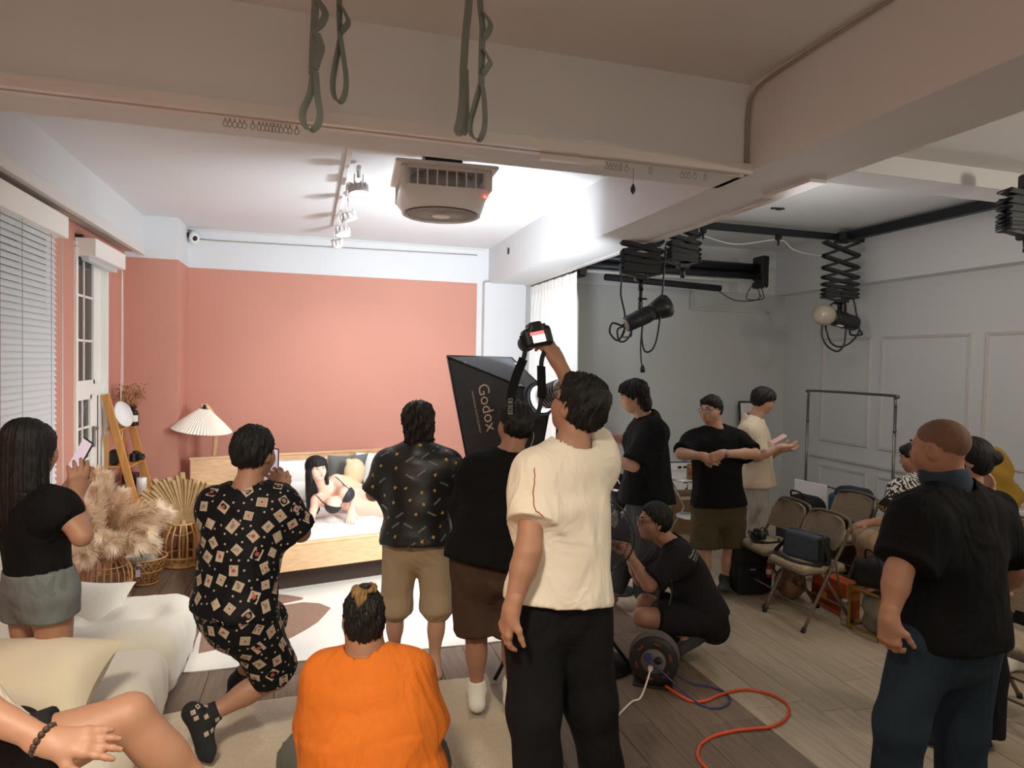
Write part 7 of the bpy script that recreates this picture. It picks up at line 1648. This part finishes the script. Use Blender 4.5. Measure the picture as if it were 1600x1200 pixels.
# 10 --- man in glasses with olive shorts
J = JJ(head=(1111, 640, 5.82), N=(1118, 672, 5.86), P=(1122, 785, 5.84), sR=(1083, 688, 5.80), sL=(1154, 688, 5.90), eR=(1064, 709, 5.66), wR=(1098, 713, 5.54), eL=(1179, 709, 5.74), wL=(1128, 709, 5.52),
       hR=(1102, 795, 5.82), hL=(1144, 795, 5.88), kR=(1100, 858, 5.80), kL=(1142, 858, 5.84), aR=(1104, 906, 5.86), aL=(1133, 904, 5.86), tR=(1092, 922, 5.64), tL=(1130, 922, 5.62))
f10 = nrm(-RT*.80-FW*.60-UP*.10)
W10 = person('person', 'man with glasses in a black tee and olive shorts, wrists crossed, by the table', J, S=.98, g=1.28, arm=1.10, leg=1.05, skin='skin', hair='crop', face=f10, tilt=UP, hs=1.0, fat=1.12, glass=True,
             hands={'R': dict(d=RT*.9-UP*.25-FW*.1, n=FW, curl=.35), 'L': dict(d=-RT*.9-UP*.35-FW*.1, n=FW, curl=.5)}, feet={'L': {}, 'R': {}}, hL=.0055, neck_r=.064)
tee(W10, 'tee_black', hem=-.04, sl=.90, off=.020, flare=.018, sr=(.080, .100), amp=.006, seed=71, h=.0125)
bottoms(W10, 'shorts_olive', end=.97, r=(.125, .122), off=.014, seed=72, h=.0125)
for q in 'LR': sock(W10, q, 'sock_dark', 'sock', .10)
mb = MB(); band(mb, J['wL']+(J['eL']-J['wL'])*.08, J['wL']-J['eL'], .030, .022, .005); mb.lathe([(0, 0), (.02, 0), (.021, .010), (0, .012)], J['wL']+(J['eL']-J['wL'])*.08-FW*.036, 16, frame_to(-FW)); mk('wristwatch', mb, 'steel', W10['root'])

# 11 --- man in the beige tee with a phone
J = JJ(head=(1192, 626, 6.30), N=(1176, 658, 6.32), P=(1180, 752, 6.30), sR=(1170, 676, 6.14), sL=(1180, 674, 6.48), eR=(1186, 713, 6.08), wR=(1220, 698, 6.06), eL=(1200, 712, 6.46), wL=(1222, 702, 6.32),
       hR=(1180, 762, 6.21), hL=(1182, 762, 6.39), kR=(1180, 830, 6.22), kL=(1190, 832, 6.38), aR=(1160, 888, 6.30), aL=(1196, 892, 6.42), tR=(1172, 898, 6.22), tL=(1212, 898, 6.36))
f11 = nrm(RT*.93+FW*.18-UP*.18)
W11 = person('person', 'young man with glasses in a beige tee and pale trousers looking at a phone', J, S=.96, g=.95, skin='skin', hair='mop', face=f11, tilt=UP+RT*.15, hs=1.02, glass='gold', hands={'R': dict(d=RT*.95+UP*.1, n=UP*.9, curl=.35), 'L': dict(d=RT*.9, n=UP, curl=.4)}, feet={'L': {}, 'R': {}}, hL=.006)
tee(W11, 'tee_beige', hem=-.08, sl=.90, off=.034, flare=.040, sr=(.086, .105), amp=.006, seed=81, h=.013)
bottoms(W11, 'trousers_grey', end=1.95, r=(.122, .112), rk=.108, ra=.100, off=.012, seed=82, name='trousers', h=.013)
mat('case_pink', '#d9b6b4', .4); phone(pt(1216, 686, 6.12), UP*.75-RT*.45-FW*.2, RT*.7+UP*.5, 'pale pink phone held flat by the man in the beige tee', False, 'case_pink')

# 12 --- crouching man with glasses
J = JJ(head=(1022, 815, 4.46), N=(1050, 852, 4.48), P=(1102, 958, 4.46), sL=(1062, 872, 4.30), sR=(1040, 868, 4.64), eL=(1014, 914, 4.24), wL=(984, 868, 4.36), eR=(1000, 905, 4.66), wR=(979, 860, 4.56),
       hL=(1098, 968, 4.37), hR=(1090, 966, 4.55), kL=(1003, 964, 4.28), kR=(1008, 942, 4.64), aL=(1084, 994, 4.36), aR=(1056, 984, 4.62), tL=(1060, 1026, 4.28), tR=(1008, 1000, 4.62))
f12 = nrm(-RT*.95-FW*.12+UP*.02)
W12 = person('person', 'crouching man with glasses in a dark printed tee photographing through the fan', J, S=1.0, g=1.05, skin='skin_tan', hair='short', face=f12, tilt=UP-RT*.02, hs=1.02, glass=True,
             hands={'L': dict(d=-RT*.45+UP*.85, n=FW*.7-RT*.4, curl=.7), 'R': dict(d=-RT*.45+UP*.85, n=-FW*.7-RT*.4, curl=.7)}, feet={'L': dict(sole=nrm(-UP*.55+RT*.85)), 'R': {}}, hL=.0055)
s12 = tee(W12, 'tee_charcoal', hem=-.05, sl=.85, off=.020, flare=.010, sr=(.082, .096), amp=.006, seed=91, h=.012)
bottoms(W12, 'tee_charcoal', end=.78, r=(.112, .110), off=.010, seed=92, h=.012)
W12['soleL'] = nrm(-UP*.55+RT*.85)
for q in 'LR': sock(W12, q, 'sock_dark', 'sock', .12)
off = base_of(s12); bv = bvh_of(s12, off); oL = pt(1082, 873, 4.18); ex_ = nrm(pt(1098, 852, 4.22)-oL); ey_ = nrm(np.cross(np.cross(ex_, -FW*.9+RT*.3), ex_)); ey_ = -np.abs(1)*ey_ if (ey_@(-RT-UP*-.6)) < 0 else ey_
ey_ = nrm(-RT*.72+UP*.55); ey_ = nrm(ey_-ex_*(ey_@ex_))
mb = text_mb('Have ONE! life', .034, oL, ex_, ey_, bvh=bv, lift=.003, fitw=.17); text_mb('Do Not Forget', .022, oL-ey_*.034+ex_*.01, ex_, ey_, bvh=bv, lift=.003, mb=mb, fitw=.15); text_mb('enjoy your day', .018, oL-ey_*.060+ex_*.02, ex_, ey_, bvh=bv, lift=.003, mb=mb, fitw=.15)
mk('lettering', mb, 'print_white', s12)
phone(pt(974, 842, 4.46), RT*.95+FW*.1-UP*.05, UP, 'black phone held by the crouching man', True)
mb = MB().tube(catmull([pt(1048, 905, 4.2), pt(1050, 930, 4.2), pt(1046, 948, 4.22)], 6), .008, 6); mk('lanyard', mb, 'black_plastic', W12['root'])

# 13 --- bald man, right foreground
J = JJ(head=(1468, 702, 2.84), N=(1487, 768, 2.84), P=(1482, 985, 2.84), sL=(1434, 812, 2.74), sR=(1548, 816, 2.98), eL=(1404, 894, 2.68), wL=(1389, 966, 2.64), eR=(1588, 890, 3.00), wR=(1560, 925, 3.22),
       hL=(1445, 1000, 2.78), hR=(1515, 1002, 2.90), kL=(1406, 1132, 2.80), kR=(1502, 1138, 2.92), aL=(1392, 1284, 2.88), aR=(1498, 1286, 2.98), tL=(1375, 1304, 3.05), tR=(1488, 1304, 3.15))
f13 = nrm(-RT*.55+FW*.82-UP*.08)
W13 = person('person', 'bald man in a black tee, blue neck gaiter and jeans standing at right', J, S=1.04, g=1.20, arm=1.12, leg=1.05, skin='skin_tan', hair='buzz', hair_mat='buzz', face=f13, tilt=UP, hs=1.04, fat=1.08,
             hands={'L': dict(d=-UP*.95+RT*.05, n=RT*.6+FW*.5, curl=.65), 'R': dict(d=-RT*.5+FW*.6, n=-UP, curl=.4)}, feet={'L': {}, 'R': {}}, hL=.0042, neck_r=.066)
tee(W13, 'tee_black', hem=-.06, sl=.78, off=.026, flare=.030, sr=(.088, .106), amp=.007, seed=101, neck=.082, h=.0105)
bottoms(W13, 'denim_blue', end=1.93, r=(.122, .102), rk=.094, ra=.088, off=.014, seed=102, name='jeans', amp=.006)
nk = nrm(J['head']-J['N']); P = []
for k, (t, r) in enumerate(((.012, .090), (.035, .098), (.062, .095), (.088, .099), (.108, .090))):
    fr = frame_to(nk+f13*-.25); P.append([J['N']+nk*(t+.01)+f13*.012+fr @ A(math.cos(a)*r, math.sin(a)*r, .006*math.sin(a*3+k)) for a in np.linspace(0, 6.283, 33)[:-1]])
P = np.array(P); mk('neck_gaiter', MB().grid(P, closed_u=True).grid((P*1.0)[::-1]+nk*.002, closed_u=True), 'scarf_blue', W13['root'])

# 14 --- woman behind the bald man
J = JJ(head=(1514, 718, 3.5), N=(1517, 772, 3.5), P=(1512, 930, 3.5), sL=(1478, 790, 3.46), sR=(1556, 790, 3.58), eL=(1470, 860, 3.45), wL=(1478, 920, 3.5), eR=(1560, 840, 3.6), wR=(1545, 775, 3.56),
       hL=(1495, 942, 3.48), hR=(1532, 942, 3.54), kL=(1490, 1045, 3.5), kR=(1535, 1045, 3.55), aL=(1488, 1146, 3.56), aR=(1530, 1150, 3.5), tL=(1448, 1158, 3.48), tR=(1500, 1186, 3.36))
W14 = person('person', 'dark haired woman in black trousers standing behind the bald man', J, S=.95, g=.95, skin='skin', hair='bun', face=nrm(-RT*.8+FW*.5), tilt=UP, hands={'R': dict(d=UP, n=-RT, curl=.4), 'L': dict(d=-UP, n=RT, curl=.4)}, feet={'L': {}, 'R': {}}, hL=.006, hair_amp=.0015)
tee(W14, 'tee_black', hem=.0, sl=.6, seed=111, h=.013); bottoms(W14, 'trousers_black', end=1.96, r=(.118, .112), rk=.112, ra=.125, off=.012, seed=112, name='trousers', h=.013)
for q in 'LR': sock(W14, q, 'sock_black', 'shoe', .06)
mb = MB(); HR, p14 = W14['head']; mb.tube(catmull([p14(.078, -.01, .02), p14(.09, .03, -.03), p14(.06, .085, -.05)], 5), .002, 5); V, Q = build([ell(p14(0, .072, -.055), A(.055, .04, .045), HR, .01)], .008); mk('face_mask', skin_mb([(V, Q)]).tube([p14(.078, -.01, .02), p14(.07, .05, -.02)], .002, 5), 'sock_white', W14['root'])

# 15 --- seated man in the zebra shirt
J = JJ(head=(1428, 716, 5.55), N=(1440, 755, 5.52), P=(1424, 852, 5.42), sL=(1406, 768, 5.38), sR=(1466, 768, 5.66), eL=(1392, 812, 5.30), wL=(1354, 818, 5.18), eR=(1440, 812, 5.6), wR=(1394, 802, 5.35),
       hL=(1412, 862, 5.34), hR=(1424, 860, 5.54), kL=(1362, 850, 5.24), kR=(1354, 838, 5.46), aL=(1378, 922, 5.42), aR=(1368, 918, 5.62), tL=(1352, 928, 5.34), tR=(1342, 922, 5.52))
W15 = person('person', 'man in a black and white zebra print shirt and sand trousers seated on a chair', J, S=.98, g=1.1, skin='skin_tan', hair='crop', face=nrm(-RT*.7+FW*.65-UP*.2), tilt=UP, hands={'L': dict(d=-RT*.95-UP*.2, n=-UP, curl=.5), 'R': dict(d=-RT*.8+UP*.3, n=UP*.5-RT*.3, curl=.6)}, feet={'L': {}, 'R': {}}, hL=.006)
mz = mat('zebra_print', '#e0dcd4', .8); nt = mz.node_tree; wv = nt.nodes.new('ShaderNodeTexWave'); wv.inputs['Scale'].default_value = 9; wv.inputs['Distortion'].default_value = 9; wv.inputs['Detail'].default_value = 2; wv.inputs['Detail Scale'].default_value = 2.2
cr_ = nt.nodes.new('ShaderNodeValToRGB'); cr_.color_ramp.interpolation = 'CONSTANT'; cr_.color_ramp.elements[0].color = lin('#1b1b1c'); cr_.color_ramp.elements[1].color = lin('#d8d4ca'); cr_.color_ramp.elements[1].position = .55
tcn = nt.nodes.new('ShaderNodeTexCoord'); nt.links.new(tcn.outputs['Object'], wv.inputs['Vector']); nt.links.new(wv.outputs['Fac'], cr_.inputs[0]); nt.links.new(cr_.outputs[0], nt.nodes['Principled BSDF'].inputs['Base Color'])
tee(W15, 'zebra_print', hem=-.06, sl=.8, off=.022, flare=.03, sr=(.080, .095), seed=121, h=.013); bottoms(W15, 'trousers_sand', end=1.9, r=(.115, .105), rk=.10, ra=.085, off=.012, seed=122, name='trousers', h=.013, amp=.007)
mb = MB(); band(mb, J['wR'], J['wR']-J['eR'], .029, .015); mk('wristband', mb, 'black_plastic', W15['root'])
phone(pt(1386, 786, 5.24), UP*.5-RT*.2+FW*.8, RT*.85-UP*.5, 'phone held above the lap of the man in the zebra shirt', True)

# 16 --- person seated beyond the right edge, a socked foot showing
J = dict(P=A(5.05, 3.05, .56), head=A(5.12, 3.05, 1.24), N=A(5.14, 3.05, 1.06), sL=A(5.10, 2.87, 1.0), sR=A(5.10, 3.23, 1.0), eL=A(5.0, 2.84, .74), wL=A(4.82, 2.86, .62), eR=A(5.0, 3.27, .74), wR=A(4.82, 3.2, .62),
         hL=A(5.0, 2.96, .54), hR=A(5.0, 3.14, .54), kL=A(4.62, 2.96, .56), kR=A(4.60, 3.16, .55), aL=A(4.50, 2.96, .12), aR=A(4.42, 3.18, .10), tL=A(4.28, 2.94, .04), tR=A(4.20, 3.17, .03))
W16 = person('person', 'person seated past the right edge, one white socked foot showing', J, S=.95, g=1.0, skin='skin', hair='crop', face=A(-1, 0, 0), hands={'L': dict(n=-UP), 'R': dict(n=-UP)}, feet={'L': {}, 'R': {}}, hL=.007)
tee(W16, 'tee_beige', hem=-.04, sl=.6, seed=131, h=.014); bottoms(W16, 'trousers_black', end=1.75, r=(.11, .10), rk=.095, ra=.085, seed=132, name='trousers', h=.014)
for q in 'LR': sock(W16, q, 'sock_white', 'sock', .2)
o = copy_tree(ch0); o.location = (5.08, 3.05, 0); o.rotation_euler[2] = 0; o['label'] = 'beige folding chair under the person past the right edge'
